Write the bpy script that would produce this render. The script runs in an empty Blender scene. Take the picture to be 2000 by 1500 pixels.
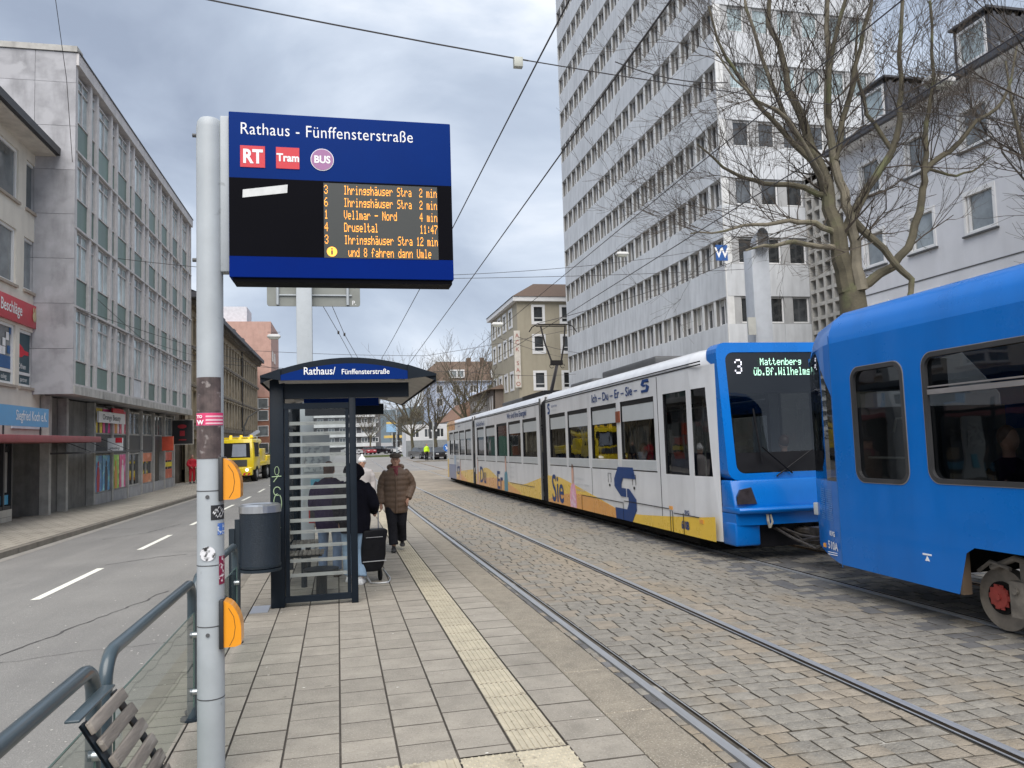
import bpy, math, random
from mathutils import Vector, Matrix
from mathutils.geometry import tessellate_polygon
random.seed(7)
rad = math.radians
scene = bpy.context.scene
col = scene.collection
# ------------------------------------------------------------------ camera
G = 0.0113                      # the street falls gently away from the camera
cd = bpy.data.cameras.new('camera'); cam = bpy.data.objects.new('camera', cd); col.objects.link(cam)
cd.sensor_width = 36; cd.lens = 36*1505/2000; cd.clip_start = 0.05; cd.clip_end = 6000
psi = rad(12.3854); pit = rad(3.9891); rol = rad(1.7184)
Fv = Vector((math.sin(psi)*math.cos(pit), math.cos(psi)*math.cos(pit), math.sin(pit)))
R0 = Vector((math.cos(psi), -math.sin(psi), 0)); U0 = R0.cross(Fv)
Rv = math.cos(rol)*R0 - math.sin(rol)*U0; Uv = math.sin(rol)*R0 + math.cos(rol)*U0
cam.matrix_world = Matrix(((Rv.x, Uv.x, -Fv.x, 0), (Rv.y, Uv.y, -Fv.y, 0), (Rv.z, Uv.z, -Fv.z, 1.88), (0, 0, 0, 1)))
scene.camera = cam
# ------------------------------------------------------------------ world: overcast sky
w = bpy.data.worlds.new('World'); scene.world = w; w.use_nodes = True
nt = w.node_tree; nt.nodes.clear()
out = nt.nodes.new('ShaderNodeOutputWorld')
SUN_EL, SUN_ROT = rad(52), rad(192)
sky = nt.nodes.new('ShaderNodeTexSky'); sky.sky_type = 'NISHITA'; sky.sun_disc = False
sky.sun_elevation = SUN_EL; sky.sun_rotation = SUN_ROT; sky.air_density = 1.0; sky.dust_density = 2.0
b1 = nt.nodes.new('ShaderNodeBackground'); b1.inputs['Strength'].default_value = 0.05
nt.links.new(sky.outputs[0], b1.inputs['Color'])
tc = nt.nodes.new('ShaderNodeTexCoord')
mp = nt.nodes.new('ShaderNodeMapping'); mp.inputs['Scale'].default_value = (1.0, 1.0, 2.2)
mp.inputs['Location'].default_value = (0.35, 0.2, 0.1)
nt.links.new(tc.outputs['Generated'], mp.inputs['Vector'])
n1 = nt.nodes.new('ShaderNodeTexNoise'); n1.inputs['Scale'].default_value = 2.5; n1.inputs['Detail'].default_value = 7; n1.inputs['Roughness'].default_value = 0.5
n1.inputs['Distortion'].default_value = 0.35
nt.links.new(mp.outputs[0], n1.inputs['Vector'])
cr = nt.nodes.new('ShaderNodeValToRGB')
e = cr.color_ramp.elements
e[0].position = 0.30; e[0].color = (0.315, 0.37, 0.475, 1)
e[1].position = 0.68; e[1].color = (0.86, 0.90, 0.96, 1)
m_ = cr.color_ramp.elements.new(0.47); m_.color = (0.46, 0.53, 0.645, 1)
m_ = cr.color_ramp.elements.new(0.58); m_.color = (0.62, 0.69, 0.80, 1)
nt.links.new(n1.outputs['Fac'], cr.inputs['Fac'])
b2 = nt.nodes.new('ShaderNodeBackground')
# overcast luminance: the zenith is only slightly brighter than the horizon
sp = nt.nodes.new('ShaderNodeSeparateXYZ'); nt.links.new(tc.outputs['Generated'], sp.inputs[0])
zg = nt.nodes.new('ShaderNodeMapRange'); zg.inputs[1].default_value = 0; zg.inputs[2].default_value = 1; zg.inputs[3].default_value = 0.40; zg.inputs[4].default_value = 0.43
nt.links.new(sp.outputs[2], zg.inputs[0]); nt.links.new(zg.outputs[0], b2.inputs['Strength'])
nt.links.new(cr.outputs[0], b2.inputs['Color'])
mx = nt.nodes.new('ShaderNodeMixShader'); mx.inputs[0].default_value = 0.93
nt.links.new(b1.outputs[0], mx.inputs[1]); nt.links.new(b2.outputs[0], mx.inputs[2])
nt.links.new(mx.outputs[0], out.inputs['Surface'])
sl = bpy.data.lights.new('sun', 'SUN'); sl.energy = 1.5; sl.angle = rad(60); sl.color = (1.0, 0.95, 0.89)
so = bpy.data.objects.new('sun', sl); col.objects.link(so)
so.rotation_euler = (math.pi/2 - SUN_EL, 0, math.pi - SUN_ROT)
scene.view_settings.view_transform = 'Standard'; scene.view_settings.look = 'None'
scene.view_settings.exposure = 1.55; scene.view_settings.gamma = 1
scene.render.engine = 'CYCLES'
scene.cycles.max_bounces = 8; scene.cycles.transparent_max_bounces = 16

# ------------------------------------------------------------------ materials
def lk(nt, a, b): nt.links.new(a, b)
MATS = {}
def pm(name, c, rough=0.7, metal=0.0, var=0.12, scale=3.0, bump=0.0, bscale=60.0, coat=0.0, spec=0.5,
       spots=None, spotscale=8.0, spotpos=0.62, rnd=0.0, emit=0.0, streak=0.0, stretch=(1, 1, 1), detail=5, wcol=()):
    m = bpy.data.materials.new(name); m.use_nodes = True; nt = m.node_tree
    p = nt.nodes['Principled BSDF']
    p.inputs['Roughness'].default_value = rough; p.inputs['Metallic'].default_value = metal
    p.inputs['Specular IOR Level'].default_value = spec
    if coat: p.inputs['Coat Weight'].default_value = coat; p.inputs['Coat Roughness'].default_value = 0.06
    tcn = nt.nodes.new('ShaderNodeTexCoord'); mpn = nt.nodes.new('ShaderNodeMapping'); mpn.inputs['Scale'].default_value = stretch
    lk(nt, tcn.outputs['Object'], mpn.inputs['Vector'])
    oi = nt.nodes.new('ShaderNodeObjectInfo')
    ad = nt.nodes.new('ShaderNodeVectorMath'); ad.operation = 'ADD'
    ml = nt.nodes.new('ShaderNodeVectorMath'); ml.operation = 'SCALE'; ml.inputs['Scale'].default_value = 37.0 if rnd else 0.0
    cmb = nt.nodes.new('ShaderNodeCombineXYZ'); lk(nt, oi.outputs['Random'], cmb.inputs[0]); lk(nt, oi.outputs['Random'], cmb.inputs[1])
    lk(nt, cmb.outputs[0], ml.inputs[0]); lk(nt, mpn.outputs[0], ad.inputs[0]); lk(nt, ml.outputs[0], ad.inputs[1])
    vec = ad.outputs[0]
    n = nt.nodes.new('ShaderNodeTexNoise'); n.inputs['Scale'].default_value = scale; n.inputs['Detail'].default_value = detail; n.inputs['Roughness'].default_value = 0.62
    lk(nt, vec, n.inputs['Vector'])
    mr = nt.nodes.new('ShaderNodeMapRange'); mr.inputs[1].default_value = 0.3; mr.inputs[2].default_value = 0.7
    mr.inputs[3].default_value = 1-var; mr.inputs[4].default_value = 1+var; lk(nt, n.outputs['Fac'], mr.inputs[0])
    val = mr.outputs[0]
    if rnd:
        r2 = nt.nodes.new('ShaderNodeMapRange'); r2.inputs[3].default_value = 1-rnd; r2.inputs[4].default_value = 1+rnd
        lk(nt, oi.outputs['Random'], r2.inputs[0])
        mm = nt.nodes.new('ShaderNodeMath'); mm.operation = 'MULTIPLY'; lk(nt, val, mm.inputs[0]); lk(nt, r2.outputs[0], mm.inputs[1]); val = mm.outputs[0]
    if streak:
        mp2 = nt.nodes.new('ShaderNodeMapping'); mp2.inputs['Scale'].default_value = (1.7, 1.7, 0.30); lk(nt, tcn.outputs['Object'], mp2.inputs['Vector'])
        n3 = nt.nodes.new('ShaderNodeTexNoise'); n3.inputs['Scale'].default_value = 1.6; n3.inputs['Detail'].default_value = 6; lk(nt, mp2.outputs[0], n3.inputs['Vector'])
        r3 = nt.nodes.new('ShaderNodeMapRange'); r3.inputs[1].default_value = 0.45; r3.inputs[2].default_value = 0.75; r3.inputs[3].default_value = 1; r3.inputs[4].default_value = 1-streak
        lk(nt, n3.outputs['Fac'], r3.inputs[0])
        mm = nt.nodes.new('ShaderNodeMath'); mm.operation = 'MULTIPLY'; lk(nt, val, mm.inputs[0]); lk(nt, r3.outputs[0], mm.inputs[1]); val = mm.outputs[0]
    mc = nt.nodes.new('ShaderNodeVectorMath'); mc.operation = 'SCALE'; mc.inputs[0].default_value = c; lk(nt, val, mc.inputs['Scale'])
    cout = mc.outputs[0]
    if spots:
        n4 = nt.nodes.new('ShaderNodeTexNoise'); n4.inputs['Scale'].default_value = spotscale; n4.inputs['Detail'].default_value = 6; lk(nt, vec, n4.inputs['Vector'])
        r4 = nt.nodes.new('ShaderNodeMapRange'); r4.inputs[1].default_value = spotpos; r4.inputs[2].default_value = spotpos+0.1; lk(nt, n4.outputs['Fac'], r4.inputs[0])
        mxn = nt.nodes.new('ShaderNodeMix'); mxn.data_type = 'RGBA'; mxn.inputs['B'].default_value = (*spots, 1)
        lk(nt, r4.outputs[0], mxn.inputs['Factor']); lk(nt, cout, mxn.inputs['A']); cout = mxn.outputs['Result']
    for wc_, wsc, wpos, wwid, wamt in wcol:      # patches that run across neighbouring pieces (dirt, rust, wear)
        gp_ = nt.nodes.new('ShaderNodeNewGeometry'); wm = nt.nodes.new('ShaderNodeMapping'); wm.inputs['Scale'].default_value = wsc; lk(nt, gp_.outputs['Position'], wm.inputs['Vector'])
        wn = nt.nodes.new('ShaderNodeTexNoise'); wn.inputs['Scale'].default_value = 1.0; wn.inputs['Detail'].default_value = 7; wn.inputs['Roughness'].default_value = .65; lk(nt, wm.outputs[0], wn.inputs['Vector'])
        wr = nt.nodes.new('ShaderNodeMapRange'); wr.inputs[1].default_value = wpos; wr.inputs[2].default_value = wpos+wwid; wr.inputs[4].default_value = wamt; lk(nt, wn.outputs['Fac'], wr.inputs[0])
        wx = nt.nodes.new('ShaderNodeMix'); wx.data_type = 'RGBA'; wx.inputs['B'].default_value = (*wc_, 1); lk(nt, wr.outputs[0], wx.inputs['Factor']); lk(nt, cout, wx.inputs['A']); cout = wx.outputs['Result']
    lk(nt, cout, p.inputs['Base Color'])
    if emit: lk(nt, cout, p.inputs['Emission Color']); p.inputs['Emission Strength'].default_value = emit
    rr = nt.nodes.new('ShaderNodeMapRange'); rr.inputs[3].default_value = max(0.02, rough*0.85); rr.inputs[4].default_value = min(1, rough*1.15)
    lk(nt, n.outputs['Fac'], rr.inputs[0]); lk(nt, rr.outputs[0], p.inputs['Roughness'])
    if bump:
        n2 = nt.nodes.new('ShaderNodeTexNoise'); n2.inputs['Scale'].default_value = bscale; n2.inputs['Detail'].default_value = 4; lk(nt, vec, n2.inputs['Vector'])
        bp = nt.nodes.new('ShaderNodeBump'); bp.inputs['Strength'].default_value = bump; bp.inputs['Distance'].default_value = 0.02
        lk(nt, n2.outputs['Fac'], bp.inputs['Height']); lk(nt, bp.outputs[0], p.inputs['Normal'])
    MATS[name] = m
    return m
def glass(name, tint=(0.5, 0.55, 0.55), fac=0.5, rough=0.03, dark=None):
    """thin pane: part see-through, part mirror, part dark film"""
    m = bpy.data.materials.new(name); m.use_nodes = True; nt = m.node_tree; nt.nodes.clear()
    o = nt.nodes.new('ShaderNodeOutputMaterial'); t = nt.nodes.new('ShaderNodeBsdfTransparent'); t.inputs[0].default_value = (*tint, 1)
    g = nt.nodes.new('ShaderNodeBsdfGlossy'); g.inputs['Roughness'].default_value = rough; g.inputs['Color'].default_value = (0.9, 0.92, 0.95, 1)
    fr = nt.nodes.new('ShaderNodeFresnel'); ge = nt.nodes.new('ShaderNodeNewGeometry')
    im = nt.nodes.new('ShaderNodeMapRange'); im.inputs[3].default_value = 1.5; im.inputs[4].default_value = 1/1.5
    lk(nt, ge.outputs['Backfacing'], im.inputs[0]); lk(nt, im.outputs[0], fr.inputs['IOR'])
    tcn = nt.nodes.new('ShaderNodeTexCoord'); nn = nt.nodes.new('ShaderNodeTexNoise'); nn.inputs['Scale'].default_value = 1.3; lk(nt, tcn.outputs['Object'], nn.inputs['Vector'])
    bp = nt.nodes.new('ShaderNodeBump'); bp.inputs['Strength'].default_value = 0.06; bp.inputs['Distance'].default_value = 0.05; lk(nt, nn.outputs['Fac'], bp.inputs['Height'])
    lk(nt, bp.outputs[0], g.inputs['Normal'])
    ma = nt.nodes.new('ShaderNodeMath'); ma.operation = 'MULTIPLY_ADD'; ma.inputs[1].default_value = 1.0; ma.inputs[2].default_value = fac; ma.use_clamp = True
    lk(nt, fr.outputs[0], ma.inputs[0])
    mix = nt.nodes.new('ShaderNodeMixShader'); lk(nt, ma.outputs[0], mix.inputs[0]); lk(nt, t.outputs[0], mix.inputs[1]); lk(nt, g.outputs[0], mix.inputs[2])
    lk(nt, mix.outputs[0], o.inputs['Surface'])
    MATS[name] = m
    return m
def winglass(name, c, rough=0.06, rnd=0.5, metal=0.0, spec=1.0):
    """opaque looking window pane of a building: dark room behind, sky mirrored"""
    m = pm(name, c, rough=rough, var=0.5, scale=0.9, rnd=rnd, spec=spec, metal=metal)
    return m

# ------------------------------------------------------------------ mesh helpers
def gz(y): return -G*min(max(y, -40), 38)
class MB:
    def __init__(s): s.v = []; s.f = []; s.m = []
    def quad(s, pts, m=0):
        b = len(s.v); s.v += [tuple(p) for p in pts]; s.f.append(tuple(range(b, b+len(pts)))); s.m.append(m); return s
    def box(s, x0, x1, y0, y1, z0, z1, m=0):
        b = len(s.v)
        s.v += [(x0, y0, z0), (x1, y0, z0), (x1, y1, z0), (x0, y1, z0), (x0, y0, z1), (x1, y0, z1), (x1, y1, z1), (x0, y1, z1)]
        for f in ((0, 3, 2, 1), (4, 5, 6, 7), (0, 1, 5, 4), (1, 2, 6, 5), (2, 3, 7, 6), (3, 0, 4, 7)):
            s.f.append(tuple(b+i for i in f)); s.m.append(m)
        return s
    def prism(s, poly, fn, t0, t1, m=0, m2=None):
        """2-D outline extruded between t0 and t1; fn(a,b,t) -> point"""
        n = len(poly); b = len(s.v)
        s.v += [tuple(fn(a, c, t0)) for a, c in poly] + [tuple(fn(a, c, t1)) for a, c in poly]
        for i in range(n):
            j = (i+1) % n; s.f.append((b+i, b+j, b+n+j, b+n+i)); s.m.append(m if m2 is None else m2)
        for tri in tessellate_polygon([[Vector((a, c, 0)) for a, c in poly]]):
            s.f.append(tuple(b+i for i in tri)); s.m.append(m); s.f.append(tuple(b+n+i for i in reversed(tri))); s.m.append(m)
        return s
    def sheet(s, loops, fn, m=0):
        """flat sheet with holes; loops[0] outer, others holes"""
        b = len(s.v); flat = [p for l in loops for p in l]
        s.v += [tuple(fn(a, c)) for a, c in flat]
        for tri in tessellate_polygon([[Vector((a, c, 0)) for a, c in l] for l in loops]):
            s.f.append(tuple(b+i for i in tri)); s.m.append(m)
        return s
    def tube(s, pts, r, seg=8, m=0, cap=True):
        pts = [Vector(p) for p in pts]; n = len(pts); rs = r if isinstance(r, (list, tuple)) else [r]*n
        b = len(s.v); up = None
        for i, p in enumerate(pts):
            d = (pts[min(i+1, n-1)] - pts[max(i-1, 0)]).normalized()
            if up is None:
                up = Vector((0, 0, 1)) if abs(d.z) < 0.9 else Vector((1, 0, 0))
            a = (up - d*up.dot(d)).normalized(); up = a; c = d.cross(a)
            for k in range(seg):
                t = 2*math.pi*k/seg; s.v.append(tuple(p + (a*math.cos(t) + c*math.sin(t))*rs[i]))
        for i in range(n-1):
            for k in range(seg):
                k2 = (k+1) % seg; s.f.append((b+i*seg+k, b+i*seg+k2, b+(i+1)*seg+k2, b+(i+1)*seg+k)); s.m.append(m)
        if cap and seg > 2:
            s.f.append(tuple(b+k for k in reversed(range(seg)))); s.m.append(m)
            s.f.append(tuple(b+(n-1)*seg+k for k in range(seg))); s.m.append(m)
        return s
    def loft(s, rings, m=0, cap=True):
        b = len(s.v); n = len(rings[0])
        for r in rings: s.v += [tuple(p) for p in r]
        for i in range(len(rings)-1):
            for k in range(n):
                k2 = (k+1) % n; s.f.append((b+i*n+k, b+i*n+k2, b+(i+1)*n+k2, b+(i+1)*n+k)); s.m.append(m)
        if cap:
            s.f.append(tuple(b+k for k in reversed(range(n)))); s.m.append(m)
            s.f.append(tuple(b+(len(rings)-1)*n+k for k in range(n))); s.m.append(m)
        return s
    def ell(s, c, rx, ry, rz, seg=10, rings=7, m=0):
        rr = []
        for i in range(rings+1):
            t = -math.pi/2 + math.pi*i/rings; k = max(math.cos(t), 0.02)
            rr.append([(c[0]+rx*k*math.cos(2*math.pi*j/seg), c[1]+ry*k*math.sin(2*math.pi*j/seg), c[2]+rz*math.sin(t)) for j in range(seg)])
        return s.loft(rr, m)
    def disc(s, c, r, axis, t, seg=20, m=0):
        a = Vector(axis).normalized(); c = Vector(c)
        return s.tube([c-a*t/2, c+a*t/2], r, seg, m)
    def mesh(s, name, mats, smooth=False):
        me = bpy.data.meshes.new(name); me.from_pydata(s.v, [], s.f)
        for m in (mats if isinstance(mats, (list, tuple)) else [mats]): me.materials.append(m)
        if any(s.m): me.polygons.foreach_set('material_index', s.m)
        if smooth:
            me.polygons.foreach_set('use_smooth', [True]*len(me.polygons)); me.set_sharp_from_angle(angle=rad(38))
        me.update(); return me
    def build(s, name, mats, parent=None, smooth=False, loc=None, rz=0, kind=None):
        return put(name, s.mesh(name, mats, smooth), parent, loc, rz, kind)
def put(name, me, parent=None, loc=None, rz=0, kind=None, scale=None):
    o = bpy.data.objects.new(name, me); col.objects.link(o)
    if parent is not None: o.parent = parent
    if loc is not None: o.location = loc
    if rz: o.rotation_euler = (0, 0, rz)
    if scale is not None: o.scale = scale
    if kind: o['kind'] = kind
    return o
def tag(o, label, cat, group=None):
    o['label'] = label; o['category'] = cat
    if group: o['group'] = group
    return o
def thing(name, label, cat, loc=(0, 0, 0), rz=0, tilt=False, group=None):
    o = bpy.data.objects.new(name, None); col.objects.link(o); o.location = loc
    o.rotation_euler = (-math.atan(G) if tilt else 0, 0, rz); o.empty_display_size = 0.2
    return tag(o, label, cat, group)
def bevel(me, w, seg=2, ang=35):
    import bmesh
    bm = bmesh.new(); bm.from_mesh(me)
    bmesh.ops.remove_doubles(bm, verts=bm.verts, dist=1e-5)
    es = [e for e in bm.edges if len(e.link_faces) == 2 and e.calc_face_angle(0) > rad(ang)]
    bmesh.ops.bevel(bm, geom=es, offset=w, segments=seg, affect='EDGES', profile=0.5)
    bm.to_mesh(me); bm.free()
    me.polygons.foreach_set('use_smooth', [True]*len(me.polygons)); me.set_sharp_from_angle(angle=rad(50)); return me
def textmesh(body, size, mat, align='LEFT', extrude=0.0, bold=0.0, xs=1.0, ys=1.0, spacing=1.0):
    cu = bpy.data.curves.new('text', 'FONT'); cu.body = body; cu.size = size; cu.align_x = align
    cu.extrude = extrude; cu.offset = bold; cu.resolution_u = 3; cu.space_character = spacing
    o = bpy.data.objects.new('text', cu); col.objects.link(o)
    me = bpy.data.meshes.new_from_object(o.evaluated_get(bpy.context.evaluated_depsgraph_get()))
    bpy.data.objects.remove(o); bpy.data.curves.remove(cu)
    me.transform(Matrix.Diagonal((xs, ys, 1, 1))); me.materials.clear(); me.materials.append(mat)
    return me
def puttext(name, me, parent, loc, xdir, zdir=(0, 0, 1)):
    """text lies in the plane spanned by xdir (reading direction) and zdir (up)"""
    x = Vector(xdir).normalized(); z = Vector(zdir).normalized(); n = x.cross(z)
    o = bpy.data.objects.new(name, me); col.objects.link(o); o.parent = parent
    o.matrix_local = Matrix(((x.x, z.x, n.x, loc[0]), (x.y, z.y, n.y, loc[1]), (x.z, z.z, n.z, loc[2]), (0, 0, 0, 1)))
    return o
def rect(a0, a1, b0, b1): return [(a0, b0), (a1, b0), (a1, b1), (a0, b1)]
def rrect(a0, a1, b0, b1, r, n=5):
    p = []
    for cx, cy, t0 in ((a1-r, b1-r, 0), (a0+r, b1-r, 90), (a0+r, b0+r, 180), (a1-r, b0+r, 270)):
        for i in range(n+1):
            t = rad(t0+90*i/n); p.append((cx+r*math.cos(t), cy+r*math.sin(t)))
    return p
# ------------------------------------------------------------------ shared materials
asphalt = pm('asphalt', (0.218, 0.211, 0.198), rough=0.85, var=0.12, scale=0.55, bump=0.5, bscale=90, spots=(0.33, 0.32, 0.30), spotscale=70, spotpos=0.58, wcol=[((.13, .128, .125), (.9, .05, 1), .50, .22, .45), ((.15, .148, .145), (28, 28, 1), .56, .1, .5), ((.14, .135, .13), (.5, .5, 1), .60, .06, .35)])
asphalt2 = pm('asphalt_far', (0.25, 0.24, 0.23), rough=0.85, var=0.15, scale=0.3, bump=0.2, bscale=90)
PAVDIRT = [((.20, .178, .145), (45, 45, 1), .55, .1, .55), ((.15, .135, .11), (.9, .5, 1), .56, .12, .45), ((.12, .105, .085), (5, 5, 1), .67, .03, .6)]
paver_m = pm('paver_concrete', (0.30, 0.272, 0.228), rough=0.86, var=0.16, scale=5, bump=0.5, bscale=120, rnd=0.09, spots=(0.41, 0.375, 0.325), spotscale=85, spotpos=0.57, wcol=PAVDIRT)
paver_s = pm('paver_concrete_far', (0.30, 0.272, 0.228), rough=0.86, var=0.16, scale=4, bump=0.3, bscale=200, wcol=PAVDIRT)
curb_m = pm('curb_slab', (0.30, 0.262, 0.205), rough=0.75, var=0.2, scale=6, bump=0.9, bscale=110, rnd=0.05, spots=(0.50, 0.455, 0.37), spotscale=75, spotpos=0.56, wcol=[((.16, .135, .10), (50, 50, 1), .55, .1, .6), ((.17, .15, .12), (1.5, .7, 1), .55, .12, .4)])
tact_m = pm('tactile_concrete', (0.43, 0.385, 0.29), rough=0.85, var=0.14, scale=9, bump=0.2, bscale=260, rnd=0.08, spots=(0.25, 0.22, 0.18), spotscale=16, spotpos=0.66, wcol=[((.20, .17, .13), (7, 7, 1), .60, .06, .7), ((.24, .21, .16), (1.5, .8, 1), .54, .12, .5)])
joint_m = pm('joint_sand', (0.10, 0.088, 0.074), rough=0.95, var=0.35, scale=15)
mortar_m = pm('mortar', (0.085, 0.075, 0.06), rough=0.95, var=0.5, scale=3, spots=(0.42, 0.40, 0.36), spotscale=2.2, spotpos=0.60)
SETDIRT = [((.265, .21, .14), (.9, .35, 1), .52, .14, .55), ((.10, .088, .07), (1.3, 1.3, 1), .58, .1, .5), ((.12, .105, .085), (34, 34, 1), .57, .1, .5)]
sett_m = pm('granite_sett', (0.232, 0.215, 0.184), rough=0.75, var=0.22, scale=9, bump=0.7, bscale=55, rnd=0.10, spots=(0.31, 0.29, 0.25), spotscale=60, spotpos=0.57, wcol=SETDIRT)
sett_b = pm('granite_sett_brown', (0.262, 0.226, 0.178), rough=0.78, var=0.22, scale=7, bump=0.7, bscale=55, rnd=0.10, spots=(0.33, 0.29, 0.235), spotscale=60, spotpos=0.58, wcol=SETDIRT)
sett_d = pm('granite_sett_dark', (0.135, 0.132, 0.13), rough=0.7, var=0.2, scale=9, bump=0.5, bscale=90, rnd=0.25)
rail_m = pm('rail_steel', (0.36, 0.37, 0.385), rough=0.42, metal=0.45, var=0.15, scale=8, stretch=(8, 0.3, 1))
railg_m = pm('rail_groove', (0.035, 0.026, 0.018), rough=0.9, var=0.4, scale=8)
rust_m = pm('rusty_steel', (0.28, 0.18, 0.10), rough=0.7, var=0.3, scale=10)
white_paint = pm('road_paint', (0.78, 0.77, 0.68), rough=0.7, var=0.12, scale=14, spots=(0.45, 0.43, 0.4), spotscale=40, spotpos=0.66)
crack_m = pm('crack_sealant', (0.075, 0.072, 0.07), rough=0.8, var=0.2)
speck_m = pm('pale_litter', (0.75, 0.72, 0.65), rough=0.8)
kerb_m = pm('kerb_stone', (0.20, 0.18, 0.15), rough=0.85, var=0.2, scale=4, bump=0.3, bscale=120)
walk_m = pm('sidewalk_slab', (0.38, 0.345, 0.285), rough=0.88, var=0.2, scale=1.2, bump=0.2, bscale=120, rnd=0.07)

# ------------------------------------------------------------------ ground
def strip(name, x0, x1, ys, zo, mat, skew=0.0, kind='structure'):
    b = MB()
    for a, c in zip(ys[:-1], ys[1:]):
        b.quad([(x0-skew*a, a, gz(a)+zo), (x1-skew*a, a, gz(a)+zo), (x1-skew*c, c, gz(c)+zo), (x0-skew*c, c, gz(c)+zo)])
    return b.build(name, mat, kind=kind)
strip('ground', -2000, 2000, [-1500, -40, 38, 4000], -0.06, asphalt2)
strip('road', -6.62, -1.42, [-40, 38, 300], 0.0, asphalt)
strip('crossing', -1.42, 13.5, [34.5, 38, 140], -0.004, asphalt2)
strip('far_road', 8.7, 13.5, [-40, 34.5], -0.004, asphalt)
# lane dashes, cracks and litter lie 4 mm above the asphalt
for i, (a, c) in enumerate([(6.3, 9.2), (11.84, 14.77), (17.37, 20.26), (22.85, 25.75), (28.3, 31.2), (33.8, 36.7), (40, 43), (46, 49), (52, 55), (58, 61)]):
    b = MB(); b.quad([(-4.21, a, gz(a)+.005), (-4.09, a, gz(a)+.005), (-4.09, c, gz(c)+.005), (-4.21, c, gz(c)+.005)])
    b.build('lane_dash', white_paint, kind='structure')
def crackline(pts, wd):
    b = MB(); P = []
    for (xa, ya), (xb, yb) in zip(pts[:-1], pts[1:]):
        n = max(2, int(math.hypot(xb-xa, yb-ya)/0.12))
        for i in range(n):
            t = i/n; P.append((xa+(xb-xa)*t+random.uniform(-.03, .03), ya+(yb-ya)*t+random.uniform(-.03, .03)))
    for p, q in zip(P[:-1], P[1:]):
        d = Vector((q[0]-p[0], q[1]-p[1])); n = Vector((-d.y, d.x)).normalized()*wd*random.uniform(.4, 1.3)
        b.quad([(p[0]-n.x, p[1]-n.y, gz(p[1])+.004), (q[0]-n.x, q[1]-n.y, gz(q[1])+.004), (q[0]+n.x, q[1]+n.y, gz(q[1])+.004), (p[0]+n.x, p[1]+n.y, gz(p[1])+.004)])
    return b
b = crackline([(-3.4, 8.2), (-3.05, 9.6), (-2.6, 11.2), (-2.45, 12.0)], .012)
c2 = crackline([(-3.4, 8.2), (-2.6, 8.5), (-1.6, 8.6)], .007)
c3 = crackline([(-4.2, 15.2), (-3.4, 16.0), (-2.9, 16.1)], .014)
c4 = crackline([(-5.6, 20), (-4.9, 21.2), (-4.5, 23.5)], .014)
for q in (c2, c3, c4):
    o_ = len(b.v); b.v += q.v; b.f += [tuple(i+o_ for i in f) for f in q.f]; b.m += q.m
b.build('road_cracks', crack_m, kind='structure')
b = MB()
for i in range(300):
    y = random.uniform(3.2, 16); x = random.uniform(-5.2, -1.6) if random.random() < .75 else random.uniform(-1.0, 1.6)
    zo = .005 if x < -1.45 else .086
    if random.random() < .5: y = random.gauss(8, 2.2)
    r = random.uniform(.002, .008); a = random.uniform(0, 3); z = gz(y)+zo
    b.quad([(x+r*math.cos(a+t)*(1.7 if t % 2 else 1), y+r*math.sin(a+t), z) for t in (0, 1, 2.2, 3.3, 4.6)])
b.build('litter_specks', speck_m, kind='stuff')
# gutter strip and kerb of the left pavement
strip('gutter', -6.62, -6.40, [-40, 38, 300], .004, pm('gutter_concrete', (0.30, 0.28, 0.25), rough=.85, var=.15, scale=2))
pav = thing('left_pavement', 'grey slab pavement with stone kerb in front of the left-hand shops', 'pavement', tilt=False)
pav['kind'] = 'structure'; del pav['label']; del pav['category']
b = MB()
for a in range(60):
    y0, y1 = -4+a, -4+a+.985
    if y1 > 96: break
    za, zb = gz(y0), gz(y1)
    b.quad([(-6.62, y0, za+.12), (-6.62, y1, zb+.12), (-6.78, y1, zb+.12), (-6.78, y0, za+.12)])
    b.quad([(-6.62, y0, za-.05), (-6.62, y1, zb-.05), (-6.62, y1, zb+.12), (-6.62, y0, za+.12)])
b.build('kerb', kerb_m, pav)
b = MB()
ys = [-40, 38, 200]
for a, c in zip(ys[:-1], ys[1:]):
    b.quad([(-14, a, gz(a)+.112), (-6.75, a, gz(a)+.112), (-6.75, c, gz(c)+.112), (-14, c, gz(c)+.112)])
b.build('joint_bed', joint_m, pav)
b = MB()          # slabs, too many and too small to pick apart singly
y = 12.0; row = 0
while y < 60:
    x = -6.80; first = row % 2
    while x > -10.0:
        wd_ = .19 if first else .39; x1 = x-wd_; ya, yb = y+.006, y+.394
        b.quad([(x1, ya, gz(ya)+.12), (x-.008, ya, gz(ya)+.12), (x-.008, yb, gz(yb)+.12), (x1, yb, gz(yb)+.12)])
        x -= wd_+.01; first = 0
    y += .4; row += 1
b.build('slab', walk_m, pav, kind='stuff')
rp = thing('right_pavement', 'x', 'x'); rp['kind'] = 'structure'; del rp['label']; del rp['category']
b = MB()
for a, c in ((-40, 38), (38, 90)):
    b.quad([(13.5, a, gz(a)+.12), (30, a, gz(a)+.12), (30, c, gz(c)+.12), (13.5, c, gz(c)+.12)])
    b.quad([(13.5, a, gz(a)-.05), (13.5, a, gz(a)+.12), (13.5, c, gz(c)+.12), (13.5, c, gz(c)-.05)])
b.build('slab', walk_m, rp)

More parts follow.
